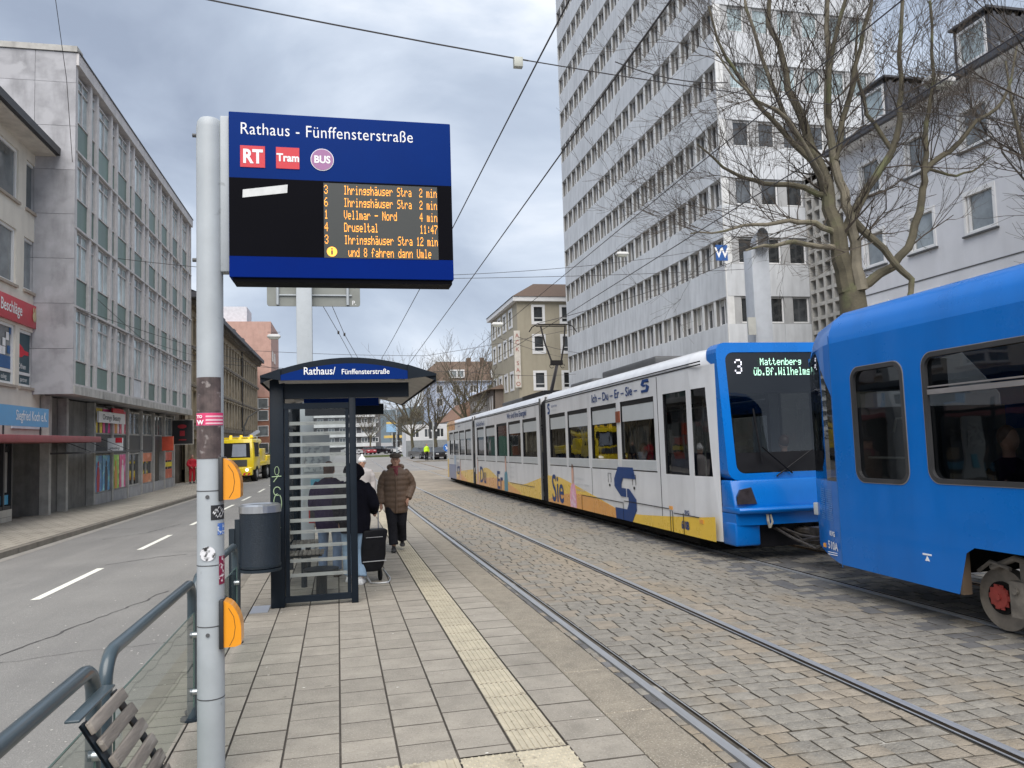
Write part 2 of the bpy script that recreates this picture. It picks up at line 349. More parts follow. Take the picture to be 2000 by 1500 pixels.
# ------------------------------------------------------------------ platform (local frame: tilted with the street, slightly skewed)
PL = bpy.data.objects.new('platform', None); col.objects.link(PL); PL['kind'] = 'structure'
PL.rotation_euler = (-math.atan(G), 0, 0.008)
b = MB(); b.box(-1.42, 2.09, -2, 34.5, -.1, .066); b.build('joint_bed', joint_m, PL)
XC = [-1.353, -1.017, -.681, -.345, -.009, .327, .663, 1.0]
cells = []
for c in range(7):
    off = 4.72 if c % 2 == 0 else 4.55
    for r in range(-9, 88):
        y0 = off + .336*r
        if c >= 6 and y0 < 4.55: continue
        cells.append((XC[c], XC[c+1], y0, y0+.336))
for r in range(-9, 88): cells.append((1.325, 1.715, 4.66+.336*r, 4.66+.336*(r+1)))
cells.append((.663, 1.0, 4.592, 4.72)); cells = [q for q in cells if q[2] > 1.5 and q[3] < 34.5]
cells.sort(key=lambda q: abs(q[2]-3.6))
def tile_mesh(w_, l_, t=.02, bv=.003, dirt=8):
    b = MB(); x, y = w_/2-.0045, l_/2-.0042; i = bv
    b.v += [(-x, -y, -t), (x, -y, -t), (x, y, -t), (-x, y, -t), (-x, -y, -bv*.7), (x, -y, -bv*.7), (x, y, -bv*.7), (-x, y, -bv*.7),
            (-x+i, -y+i, 0), (x-i, -y+i, 0), (x-i, y-i, 0), (-x+i, y-i, 0)]
    for i, f in enumerate(((0, 1, 5, 4), (1, 2, 6, 5), (2, 3, 7, 6), (3, 0, 4, 7), (4, 5, 9, 8), (5, 6, 10, 9), (6, 7, 11, 10), (7, 4, 8, 11), (8, 9, 10, 11))):
        b.f.append(f); b.m.append(1 if i < dirt else 0)
    return b
pv1 = tile_mesh(.336, .336).mesh('paver', [paver_m, joint_m]); pv2 = tile_mesh(.39, .336).mesh('paver', [paver_m, joint_m])
vis = [q for q in cells if q[2] > 3.6]; rest = []
for i, (x0, x1, y0, y1) in enumerate(vis):
    if i < 300:
        if y1-y0 < .2: rest.append((x0, x1, y0, y1)); continue
        o = put('paver', pv2 if x0 > 1.3 else pv1, PL, ((x0+x1)/2, (y0+y1)/2, .08+random.uniform(-.0015, .0015)))
        o.rotation_euler = (random.uniform(-.003, .003), random.uniform(-.003, .003), random.uniform(-.002, .002))
    else: rest.append((x0, x1, y0, y1))
rest += [q for q in cells if q[2] <= 3.6]
b = MB()
for (x0, x1, y0, y1) in rest:
    z = .08+random.uniform(-.001, .001); g = .008
    b.quad([(x0+g, y0+g, z), (x1-g, y0+g, z), (x1-g, y1-g, z), (x0+g, y1-g, z)])
b.build('paver', paver_s, PL, kind='stuff')
# curb slabs with rough top
cm = tile_mesh(.375, .98, .16, .008, 0).mesh('curb_slab', curb_m)
for k in range(34):
    put('curb_slab', cm, PL, (1.715+.1875, 1.6+.98*k, .082))
# tactile strip
b = tile_mesh(.32, .336, .02, .003)
for k in range(8):
    x0 = -.152+.0385*k; b.box(x0, x0+.021, -.160, .160, -.002, .0055)
tm = b.mesh('tactile_plate', [tact_m, joint_m])
for k in range(88):
    put('tactile_plate', tm, PL, (1.1625, 4.592+.168+.336*k, .08))
b = tile_mesh(.336, .336, .02, .003)
for i in range(8):
    for j in range(8):
        cx, cy = -.147+.042*i+(.010 if j % 2 else -.010), -.147+.042*j
        b.loft([[(cx+r*math.cos(t*math.pi/3), cy+r*math.sin(t*math.pi/3), z) for t in range(6)] for r, z in ((.014, -.001), (.009, .005))])
bl = b.mesh('blister_plate', [tact_m, joint_m])
for i, x in enumerate((.831, 1.1625)):
    for j in range(6): put('blister_plate', bl, PL, (x, 4.588-.168-.336*j, .08))
b = tile_mesh(.336, .336, .02, .003)
for k in range(7):
    y0 = -.15+.046*k
    b.box(-.162, .162, y0, y0+.018, -.002, .006)
rm = b.mesh('ribbed_plate', [tact_m, joint_m])
for i in range(3):
    for j in range(3): put('ribbed_plate', rm, PL, (.495-.336*i, 4.588-.168-.336*(j+0.0), .0835), rz=rad(90))
# kerb on the roadway side
b = MB()
for k in range(36): b.box(-1.42, -1.30, -1+.985*k, -1+.985*k+.975, -.1, .083)
b.build('kerb', kerb_m, PL)

# ------------------------------------------------------------------ tracks
def railx(y): return 2.34-.0125*min(y, 22)-.006*max(0, min(y, 60)-22)
TB = bpy.data.objects.new('track_bed', None); col.objects.link(TB); TB['kind'] = 'structure'
b = MB()
for a, c in ((-4, 10), (10, 20), (20, 34.5)):
    b.quad([(1.95-.008*a, a, gz(a)-.012), (8.72, a, gz(a)-.012), (8.72, c, gz(c)-.012), (1.95-.008*c, c, gz(c)-.012)])
b.build('mortar_bed', mortar_m, TB)
def rail(x_of, name):
    ys = [-4+2*i for i in range(52)]
    b = MB()
    for a, c in zip(ys[:-1], ys[1:]):
        for (u0, z0, u1, z1, mi) in ((-.036, .006, .030, .006, 0), (.030, .006, .034, -.03, 1), (.034, -.03, .080, -.03, 1), (.080, -.03, .081, .004, 1), (.081, .004, .092, .004, 0), (-.036, .006, -.038, -.03, 0)):
            xa, xc = x_of(a), x_of(c)
            b.quad([(xa+u0, a, gz(a)+z0), (xa+u1, a, gz(a)+z1), (xc+u1, c, gz(c)+z1), (xc+u0, c, gz(c)+z0)], mi)
    return b.build(name, [rail_m, railg_m], TB)
rail(lambda y: railx(y)-.01, 'rail')
def rail_r(x_of):
    ys = [-4+2*i for i in range(52)]; b = MB()
    for a, c in zip(ys[:-1], ys[1:]):
        for (u0, z0, u1, z1, mi) in ((.036, .006, -.030, .006, 0), (-.030, .006, -.034, -.03, 1), (-.034, -.03, -.068, -.03, 1), (-.068, -.03, -.070, .004, 0), (-.070, .004, -.085, .004, 0)):
            xa, xc = x_of(a), x_of(c)
            b.quad([(xa+u0, a, gz(a)+z0), (xc+u0, c, gz(c)+z0), (xc+u1, c, gz(c)+z1), (xa+u1, a, gz(a)+z1)], mi)
    return b
rail_r(lambda y: railx(y)+1.515).build('rail', [rail_m, railg_m], TB)
T2 = 6.90
b2r = MB()
rail(lambda y: T2-.75, 'rail'); rail_r(lambda y: T2+.75).build('rail', [rust_m, railg_m], TB)
# setts, laid in rows across the tracks
setts = []
def fill(xa, xb, y, h, kind):
    """one row of setts between xa and xb"""
    x = xa
    while x < xb-.05:
        w_ = random.uniform(.16, .25)
        if xb-(x+w_) < .08: w_ = xb-x
        setts.append((x, x+w_, y, y+h, kind)); x += w_
y = 2.4
while y < 34.4:
    h = random.uniform(.145, .175) if y < 14 else random.uniform(.19, .24)
    x1 = 2.095-.008*y; r1 = railx(y)
    # gutter between curb and rail: a narrow and a wide stone
    m = x1+.09
    setts.append((x1+.01, m, y-.04, y+h-.04, 'd')); setts.append((m, r1-.055, y, y+h, 'g' if random.random() < .6 else 'd'))
    fill(r1+.095, r1+1.515-.1, y, h, 'b')
    fill(r1+1.515+.045, T2-.80, y, h, 'g')
    fill(T2-.65, T2+.65, y, h, 'd')
    fill(T2+.80, 8.7, y, h, 'g')
    y += h
SM = {}
def sett_kind(s):
    x = (s[0]+s[1])/2; yy = s[2]
    if s[4] == 'b': return sett_b if random.random() < ((.62 if x > 3.35 else .22)+.15*math.sin(yy*.7)+(.3 if yy > 9 else 0)) else sett_m
    if s[4] == 'd': return sett_d if random.random() < .6 else sett_m
    if x < 4.15 and random.random() < .55: return sett_b
    if x > 5.4 and random.random() < .5: return sett_d
    return sett_m
vis = sorted([s for s in setts if s[2] > 3.9 and s[0]*.95 < s[2]*1.15], key=lambda s: s[2]+.3*s[0])
near = set(vis[:300])
far = {sett_m.name: MB(), sett_b.name: MB(), sett_d.name: MB()}
def sett_geo(b, x0, x1, y0, y1, z, jx, jy):
    g = .007; bv = .010; o_ = len(b.v)
    r = lambda: random.uniform(-.006, .006)
    q = [(x0+g+r(), y0+g+r()), (x1-g+r(), y0+g+r()), (x1-g+r(), y1-g+r()), (x0+g+r(), y1-g+r())]
    cx, cy = (x0+x1)/2, (y0+y1)/2
    b.v += [(a, c, z-.025) for a, c in q]
    b.v += [(a, c, z-.004) for a, c in q]
    b.v += [(a+(cx-a)/abs(cx-a)*bv, c+(cy-c)/abs(cy-c)*bv, z+random.uniform(-.001, .001)) for a, c in q]
    for n_, f in enumerate(((0, 1, 5, 4), (1, 2, 6, 5), (2, 3, 7, 6), (3, 0, 4, 7), (4, 5, 9, 8), (5, 6, 10, 9), (6, 7, 11, 10), (7, 4, 8, 11), (8, 9, 10, 11))):
        b.f.append(tuple(o_+i for i in f)); b.m.append(1 if n_ < 4 else 0)
for s in setts:
    k = sett_kind(s)
    if s in near:
        cx, cy = (s[0]+s[1])/2, (s[2]+s[3])/2
        b = MB(); sett_geo(b, s[0]-cx, s[1]-cx, s[2]-cy, s[3]-cy, 0, 0, 0)
        o = b.build('sett', [k, mortar_m], TB, loc=(cx, cy, gz(cy)+random.uniform(-.003, .003)), smooth=True)
        o.rotation_euler = (random.uniform(-.02, .02), random.uniform(-.02, .02), random.uniform(-.02, .02))
    else:
        if s[2] > 20 and s[0] > 5.9: continue
        cy = (s[2]+s[3])/2
        sett_geo(far[k.name], *s[:4], gz(cy)+random.uniform(-.004, .003), 0, 0)
for k, b in far.items(): b.build('sett', [MATS[k], mortar_m], TB, kind='stuff')
strip('far_tracks', 1.9, 8.7, [34.5, 38, 60], .0, pm('far_setts', (0.27, 0.235, 0.19), rough=.85, var=.3, scale=1.2, bump=.4, bscale=20))
# ------------------------------------------------------------------ buildings
cream = pm('cream_plaster', (0.66, 0.62, 0.55), rough=.9, var=.06, scale=1.2, bump=.1, bscale=80, streak=.12)
white_fr = pm('white_frame', (0.70, 0.70, 0.70), rough=.5, var=.05)
frame_pink = pm('light_frame', (0.52, 0.50, 0.50), rough=.55, var=.1, scale=5, streak=.2)
g_sky = winglass('pane_painted_sky', (0.36, 0.44, 0.46), rough=.08, rnd=.35)  # pale base colour paints in part of the reflected sky
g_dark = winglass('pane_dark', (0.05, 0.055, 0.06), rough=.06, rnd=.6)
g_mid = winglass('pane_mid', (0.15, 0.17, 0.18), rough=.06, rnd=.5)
green_p = pm('green_panel', (0.12, 0.19, 0.17), rough=.45, var=.12, scale=2, rnd=.12, streak=.15)
conc_w = pm('weathered_concrete', (0.38, 0.38, 0.39), rough=.85, var=.2, scale=1.6, bump=.2, bscale=40, streak=.35, spots=(0.36, 0.36, 0.37), spotscale=1.2, spotpos=.52)
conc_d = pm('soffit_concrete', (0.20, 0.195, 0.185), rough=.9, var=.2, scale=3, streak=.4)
conc_l = pm('light_concrete', (0.44, 0.43, 0.405), rough=.85, var=.2, scale=3, streak=.45)
dark_m = pm('dark_metal', (0.03, 0.03, 0.033), rough=.5)
dark_g = pm('dark_grey', (0.075, 0.077, 0.08), rough=.6, var=.2)
slate = pm('slate', (0.06, 0.062, 0.072), rough=.6, var=.25, scale=12)
roof_br = pm('brown_tiles', (0.125, 0.085, 0.062), rough=.85, var=.3, scale=9)
roof_or = pm('orange_tiles', (0.20, 0.115, 0.075), rough=.85, var=.3, scale=5)

def window_mesh(name, w, h, fr, mat_f, muls=(), trans=(), depth=.10, sill=0.0, sillm=None, recess=.0):
    """frame: local x across, z up, faces -y; origin at bottom-left corner of the opening"""
    b = MB(); y0, y1 = recess, recess+.07
    b.box(0, fr, y0, y1, 0, h).box(w-fr, w, y0, y1, 0, h).box(fr, w-fr, y0, y1, 0, fr).box(fr, w-fr, y0, y1, h-fr, h)
    for m in muls: b.box(m-fr*.5, m+fr*.5, y0+.004, y1, fr, h-fr)
    for t in trans: b.box(fr, w-fr, y0+.006, y1, t-fr*.5, t+fr*.5)
    if sill: b.box(-.05, w+.05, -sill, y0+.001, -.05, -.002)
    return b.mesh(name, mat_f)
def pane_mesh(w, h, fr, mat, recess=0.0):
    b = MB(); b.quad([(fr*.5, recess+.05, fr*.5), (w-fr*.5, recess+.05, fr*.5), (w-fr*.5, recess+.05, h-fr*.5), (fr*.5, recess+.05, h-fr*.5)])
    return b.mesh('pane', mat)
def putwin(par, fm, pmh, x, y, z, rz=0, name='window'):
    o = put(name, fm, par, (x, y, z), rz); put('pane', pmh, o); return o
def wall(par, name, w, h, holes, mat, depth=.25, x0=0, z0=0, thick=None, y=0, rz=0, loc=(0, 0, 0)):
    """front skin with openings and their reveals; faces -y"""
    b = MB(); L = [rect(x0, x0+w, z0, z0+h)] + [rect(a0, a1, c0, c1) for a0, a1, c0, c1 in holes]
    b.sheet(L, lambda a, c: (a, y, c))
    for a0, a1, c0, c1 in holes:
        for p, q in (((a0, c0), (a1, c0)), ((a1, c0), (a1, c1)), ((a1, c1), (a0, c1)), ((a0, c1), (a0, c0))):
            b.quad([(p[0], y, p[1]), (q[0], y, q[1]), (q[0], y+depth, q[1]), (p[0], y+depth, p[1])])
    return b.build(name, mat, par, loc=loc, rz=rz)

# ---- cream shop building at the left edge  (local x = world Y - 14, local -y = towards the street)
Y0 = 14.0; L1 = thing('shop_building', 'cream plastered shop building with red shop sign at the left edge', 'building', (-9.85, Y0, 0), rad(90))
WE = 28.75-Y0
holes = []; wins = []
def lw(ya, yb, za, zb): wins.append((ya-Y0, yb-Y0, za, zb)); holes.append((ya-Y0, yb-Y0, za, zb))
lw(26.95, 28.1, 9.70, 11.30); lw(24.2, 26.35, 9.70, 11.35); lw(21.2, 23.4, 9.7, 11.35)
lw(26.85, 28.05, 7.05, 8.75); lw(24.1, 26.25, 7.05, 8.8); lw(21.1, 23.3, 7.05, 8.8)
lw(26.6, 27.85, 3.95, 5.75); lw(24.0, 26.3, 3.95, 5.8); lw(21.0, 23.2, 3.95, 5.8)
wall(L1, 'wall', WE, 11.66-2.25, holes, cream, .22, 0, 2.25)
b = MB(); b.box(0, WE-.002, .22, 9, 2.25, 11.66); b.box(0, WE-3.3, .3, 9, -1, 2.25); b.box(WE-3.3, WE-.01, 1.2, 9, -1, 2.25); b.build('inner_wall', cream, L1)
for i, (a, c, z0_, z1_) in enumerate(wins):
    w_, h_ = c-a, z1_-z0_
    if i < 6:
        putwin(L1, window_mesh('window', w_, h_, .09, white_fr, recess=.06), pane_mesh(w_, h_, .09, g_mid, .06), a, 0, z0_)
    else:
        fm = window_mesh('window', w_, h_, .09, white_fr, trans=(.42,), recess=.06, muls=() if w_ < 1.5 else (w_/2,))
        o = putwin(L1, fm, pane_mesh(w_, h_, .09, g_mid, .06), a, 0, z0_)
    sb = MB(); sb.box(a-.06, c+.06, -.07, .03, z0_-.09, z0_-.003); sb.build('sill', pm('sill_brown', (.36, .31, .26), rough=.8) if i == 0 else MATS['sill_brown'], L1)
soff = pm('soffit_white', (0.62, 0.59, 0.53), rough=.8, streak=.2)
b = MB(); b.box(0, WE+.05, -.62, .3, 11.66, 11.8); b.build('eaves_soffit', soff, L1)
b = MB(); b.box(0, WE+.15, -.76, -.62, 11.70, 11.95); b.quad([(0, -.76, 11.95), (WE+.15, -.76, 11.95), (WE+.15, 5, 14.2), (0, 5, 14.2)]); b.build('gutter', dark_m, L1)
b = MB(); b.tube([(WE+.05, -.68, 11.72), (WE+.05, -.62, 11.5), (WE+.03, -.2, 11.25), (WE+.03, -.1, 11.1)], .05, 8); b.build('downpipe', soff, L1, smooth=True)
red_m = pm('red_sign', (0.55, 0.045, 0.065), rough=.4, var=.06); blue_m = pm('blue_sign', (0.10, 0.32, 0.58), rough=.4, var=.06)
wht = pm('white_print', (0.80, 0.80, 0.80), rough=.5, var=.03); blk = pm('black_print', (0.02, 0.02, 0.022), rough=.5)
s = thing('shop_sign', 'red fascia sign reading Beschläge on the cream building', 'sign', (-9.85, Y0, 0), rad(90))
b = MB(); b.box(20.8-Y0, 28.13-Y0, -.09, -.003, 5.88, 6.62); bevel(b.mesh('board', red_m), .01)
put('board', bevel(b.mesh('board', red_m), .01), s)
puttext('lettering', textmesh('Beschläge', .50, wht, bold=.006, xs=.80), s, (24.95-Y0, -.10, 6.12), (1, 0, 0))
b = MB(); b.ell((27.5-Y0, -.10, 6.24), .16, .012, .17, 12, 6).ell((27.42-Y0, -.10, 6.45), .045, .012, .10, 8, 5).ell((27.58-Y0, -.10, 6.45), .045, .012, .10, 8, 5)
b.build('emblem', pm('emblem_beige', (.5, .42, .25), rough=.6), s, smooth=True)
# posters in the shop windows
navy = pm('navy_print', (.02, .10, .27), rough=.5); teal = pm('dark_teal_print', (.045, .085, .105), rough=.5); redp = pm('red_print', (.6, .02, .04), rough=.5)
def plate(par, name, mat, x0, x1, z0, z1, y=-.006, t=.006, rz=None):
    b = MB(); b.box(x0, x1, y-t, y, z0, z1); return b.build(name, mat, par)
pp = thing('window_poster', 'dark teal poster with red cone and white lettering in the right shop window', 'poster', (-9.85, Y0, 0), rad(90), group='posters in the cream building')
a = 26.6-Y0; plate(pp, 'sheet', teal, a+.10, a+1.15, 4.44, 5.66, .10); plate(pp, 'sheet', teal, a+.10, a+1.15, 4.04, 4.33, .10)
b = MB(); b.prism([(a+.12, 4.85), (a+.12, 5.35), (a+.5, 5.2), (a+.62, 5.12), (a+.95, 5.10), (a+.95, 4.98), (a+.6, 4.98), (a+.45, 4.9)], lambda u, v, t: (u, t, v), .084, .092); b.build('graphic', redp, pp)
puttext('lettering', textmesh('Öffnen', .24, wht, xs=.85), pp, (a+.16, .08, 4.52), (1, 0, 0)); puttext('lettering', textmesh('partner', .2, wht, xs=.9), pp, (a+.3, .08, 4.12), (1, 0, 0))
pp = thing('window_poster', 'wide poster with white checks over a navy band in the left shop window', 'poster', (-9.85, Y0, 0), rad(90), group='posters in the cream building')
a = 24.0-Y0; plate(pp, 'sheet', navy, a+1.22, a+2.2, 4.44, 4.82, .10); plate(pp, 'sheet', teal, a+1.22, a+2.2, 4.04, 4.33, .10)
for i, (u, v) in enumerate([(1.62, 5.1), (1.86, 5.3), (1.62, 4.84), (1.98, 4.9), (1.4, 4.84), (2.1, 5.5)]): plate(pp, 'graphic', [wht, navy][i % 2] if i > 1 else wht, a+u, a+u+.2, v, v+.24, .095+.002*i)
puttext('lettering', textmesh('eslieg', .2, wht, xs=.9), pp, (a+1.5, .08, 4.12), (1, 0, 0))
s = thing('name_sign', 'blue sign reading ried Koch e.K. standing on the red canopy', 'sign', (-8.9, Y0, 0), rad(90))
b = MB(); b.box(22.0-Y0, 26.15-Y0, -.05, .0, 2.62, 3.18); put('board', b.mesh('board', blue_m), s)
puttext('lettering', textmesh('Siegfried Koch e.K.', .40, wht, align='RIGHT', xs=.74, bold=.003), s, (26.0-Y0, -.06, 2.79), (1, 0, 0))
b = MB(); b.box(25.6-Y0, 25.65-Y0, -.03, 0, 2.38, 2.62); b.box(23-Y0, 23.05-Y0, -.03, 0, 2.38, 2.62); b.build('post', dark_m, s)
plate(L1, 'white_board', pm('pale_board', (.62, .66, .72), rough=.5), 26.0-Y0, 29.15-Y0, 2.62, 3.22, -.02, .05)
cp = thing('shop_canopy', 'flat red shop canopy over the cream building shopfront', 'canopy', (-9.85, Y0, 0), rad(90))
b = MB(); b.box(0, 30.2-Y0, -1.35, -.003, 2.16, 2.36); put('slab', bevel(b.mesh('slab', pm('canopy_red', (.30, .07, .075), rough=.6, streak=.2)), .015), cp)
# shopfront below
b = MB(); b.box(0, 26.2-Y0, .06, .3, .25, 2.2); b.build('shop_window_back', g_dark, L1)
b = MB()
for x in (20, 22.2, 24.3, 25.55, 26.12): b.box(x-Y0-.05, x-Y0+.05, -.03, .09, .2, 2.2)
b.box(0, 26.2-Y0, -.02, .08, .2, .30); b.build('shop_frame', dark_m, L1)
plate(L1, 'blue_window_strip', pm('cyan_print', (.08, .38, .62), rough=.4), 20-Y0, 26.05-Y0, .34, .62, .05, .01)
for i, (x, z, w_, h_, c) in enumerate([(24.6, .7, .35, .3, (.35, .2, .08)), (25.0, .7, .3, .3, (.3, .17, .07)), (23.6, .7, .6, .35, (.4, .3, .2)), (25.75, .7, .2, 1.2, (.25, .25, .24)), (24.9, 1.55, .16, .6, (.5, .42, .05)), (24.3, 1.0, .25, .4, (.3, .45, .5))]):
    plate(L1, 'display_item', pm('display_%d' % i, c, rough=.6), x-Y0, x-Y0+w_, z, z+h_, .05, .01)
tile_w = pm('white_tile', (.50, .48, .43), rough=.35, var=.06, rnd=.08); grout = pm('grout', (.09, .085, .08), rough=.9)
b = MB(); b.box(0, 26.2-Y0, 0, .3, -1, .2); b.box(26.2-Y0, 28.6-Y0, .9, 1.15, -1, 2.2); b.box(28.35-Y0, 28.75-Y0, -.0, 1.2, -1, 2.2); b.build('grout', grout, L1)
tb = MB(); tb.box(.004, .196, -.012, .0, .004, .216); tmh = tb.mesh('tile', tile_w)
for i in range(12):
    for j in range(10): put('tile', tmh, L1, (26.22-Y0+.2*i, .9, -.30+.225*j))
tb = MB(); tb.box(.004, .366, -.012, .0, .004, .216); tmh2 = tb.mesh('tile', tile_w)
for j in range(11): put('tile', tmh2, L1, (28.36-Y0, 0, -.4+.225*j))
for i in range(14):
    for j in range(3): put('tile', tmh2, L1, (26.2-.37*(i+1)-Y0, 0, -.47+.222*j))
b = MB(); b.box(28.5-Y0, 28.6-Y0, -.04, -.012, 1.0, 1.3); b.build('doorbell_panel', dark_g, L1)

# ---- grey office building with green panels (local x = Y-27.7)
Y1 = 27.70; LB = thing('office_building', 'grey four-storey office building with green panels over the shops', 'building', (-8.70, Y1, 0), rad(90))
LEN = 47.75-Y1; U = LEN/8
levels = [(4.10, 4.88, 6.62), (6.74, 7.68, 9.27), (9.39, 10.40, 11.90), (12.02, 13.05, 14.62)]
b = MB(); b.box(0, LEN, .14, 10, 3.8, 15.2); b.build('core', conc_w, LB)
b = MB(); b.box(-.02, LEN+.02, -.10, .3, 3.74, 4.02); b.build('floor_slab', conc_l, LB)
b = MB(); b.box(-.04, LEN+.04, -.14, .6, 14.86, 15.28); b.box(-.06, LEN+.06, -.17, .62, 15.28, 15.33, 1); b.build('roof_edge', [frame_pink, dark_m], LB)
b = MB(); b.box(-.02, .20, -.05, .14, 4.02, 14.86); b.box(LEN-.2, LEN+.02, -.05, .14, 4.02, 14.86); b.build('corner_pier', frame_pink, LB)
wideW, narW = 1.30, .56
mull = MB().box(0, .10, -.05, .13, 4.02, 14.86).mesh('mullion', frame_pink)
fmc = {}
for k in range(8):
    x = .22+U*k; xw0, xw1 = x, x+wideW; xn0 = xw1+.20; xn1 = xn0+narW
    for xm in (xw1+.005, xw1+.095+.005, xn1+.005, min(xn1+.10, LEN-.12)): put('mullion', mull, LB, (xm, 0, 0))
    for li, (z0_, zp, zt) in enumerate(levels):
        for wi, (a, c) in enumerate(((xw0, xw1), (xn0, xn1))):
            key = (li, wi); w_, h_ = c-a, zt-zp
            if key not in fmc:
                fmc[key] = (window_mesh('window', w_, h_, .045, frame_pink, muls=(w_/2,) if wi == 0 else (), trans=(h_*.76,), recess=.02), pane_mesh(w_, h_, .04, g_sky, .02),
                            MB().box(.01, w_-.01, .05, .1, 0, zp-z0_-.03).mesh('panel', green_p))
            f_, p_, g_ = fmc[key]
            putwin(LB, f_, p_, a, 0, zp)
            pn = put('panel', g_, LB, (a, 0, z0_))
            if li == 0 and k == 3 and wi == 0: pn.data = pn.data.copy(); pn.data.materials[0] = pm('pale_panel', (.55, .57, .60), rough=.5)
ledge = MB().box(0, LEN, -.075, .13, 0, .07).mesh('ledge', frame_pink)
for z in (4.02, 6.64, 9.29, 11.92): put('ledge', ledge, LB, (0, 0, z))
# gable: slabs
gm = pm('gable_slab', (0.38, 0.38, 0.40), rough=.8, var=.22, scale=1.4, bump=.15, bscale=50, rnd=.08, streak=.3, spots=(0.41, .41, .43), spotscale=1.2, spotpos=.52)
gs = MB().box(-.05, 0, .006, 1.244, .006, 1.494).mesh('slab', gm)
for i in range(7):
    for j in range(8):
        z = 3.74+1.5*j
        if z > 15: continue
        o = put('slab', gs, LB, (0, 1.25*i-.06, z))
        if z+1.5 > 15.3: o.scale = (1, 1, .70)
b = MB(); b.box(-.03, .01, -.05, 10, 3.74, 15.2); b.build('slab_bed', dark_g, LB)
b = MB(); b.box(-.10, .5, -.1, 8.8, 15.3, 15.5); b.build('parapet', conc_l, LB)
# ground floors (set back .9 m)
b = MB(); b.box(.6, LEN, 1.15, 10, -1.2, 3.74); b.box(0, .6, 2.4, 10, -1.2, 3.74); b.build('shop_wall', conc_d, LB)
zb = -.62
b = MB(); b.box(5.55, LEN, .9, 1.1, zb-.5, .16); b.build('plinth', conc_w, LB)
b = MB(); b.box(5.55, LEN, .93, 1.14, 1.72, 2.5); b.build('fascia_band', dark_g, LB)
pil = MB().box(0, .22, .86, 1.14, zb-.4, 3.74).mesh('pillar', conc_l)
px_ = [.62, 2.25, 5.35]+[5.35+2.43*i for i in range(1, 7)]
for x in px_: put('pillar', pil, LB, (x, 0, 0))
ent = pm('entrance_wall', (.16, .15, .14), rough=.7, var=.15, scale=2)
b = MB(); b.box(.85, 2.25, 1.5, 1.6, zb, 3.74); b.box(2.5, 5.3, 1.5, 1.6, zb, 3.74); b.build('entrance_recess', ent, LB)
def door(x, w_, z0_, h_, y):
    b = MB(); b.box(x, x+w_, y-.06, y, z0_, z0_+h_); o = b.build('door', dark_m, LB)
    b = MB(); b.box(x+.1, x+w_-.1, y-.08, y-.061, z0_+.15, z0_+h_-.1); b.build('pane', g_dark, o)
door(.95, .95, -.45, 2.15, 1.5); door(2.75, .9, -.45, 2.15, 1.5)
shopf = window_mesh('window', 2.19, 1.54, .07, conc_l, muls=(1.1,), recess=0.0); shopp = pane_mesh(2.19, 1.54, .07, g_dark, 0)
upf = window_mesh('window', 2.19, 1.10, .07, conc_l, muls=(1.1,), recess=0.0); upp = pane_mesh(2.19, 1.10, .07, g_mid, 0)
for i in range(6):
    x = 5.58+2.43*i
    if i != 4: putwin(LB, shopf, shopp, x, .96, .17)
    else:
        b = MB(); b.box(x, x+1.3, 1.0, 1.06, zb, 1.7); b.build('door', dark_m, LB)
    putwin(LB, upf, upp, x, .96, 2.52)
def cmat(n, c): return MATS.get(n) or pm(n, c, rough=.5, var=.08)
adv = [(5.66, .22, 1.0, 1.44, (.12, .33, .70), 'light blue poster with a figure in the first ground floor shop window'), (6.74, .22, 1.0, 1.44, (.16, .45, .78), 'sky blue poster beside the first in the ground floor shop window'),
       (8.10, .22, 1.0, 1.44, (.30, .55, .10), 'green poster with figures in the second ground floor shop window'), (9.18, .22, .95, 1.44, (.72, .12, .28), 'pink poster in the second ground floor shop window'),
       (5.66, 2.58, 1.0, .98, (.80, .62, .03), 'yellow poster with dark vase in the upper shop window'), (6.74, 2.58, 1.0, .98, (.75, .05, .25), 'magenta poster in the upper shop window'),
       (8.10, 2.58, 1.0, .98, (.75, .42, .52), 'pale pink poster in the upper shop window'), (9.18, 2.58, .95, .98, (.60, .06, .12), 'dark red poster in the upper shop window'),
       (12.95, 1.25, 2.0, .42, (.62, .18, .10), 'red food picture along the top of the snack shop window'), (12.95, .22, 2.0, .42, (.62, .22, .12), 'red food picture along the bottom of the snack shop window'),
       (17.75, .22, 2.0, .5, (.6, .15, .10), 'red and white food picture low in the last shop window'), (17.75, 1.2, 2.0, .45, (.58, .10, .08), 'red food picture high in the last shop window'), (17.75, .85, 2.0, .25, (.75, .6, .04), 'yellow strip in the last shop window')]
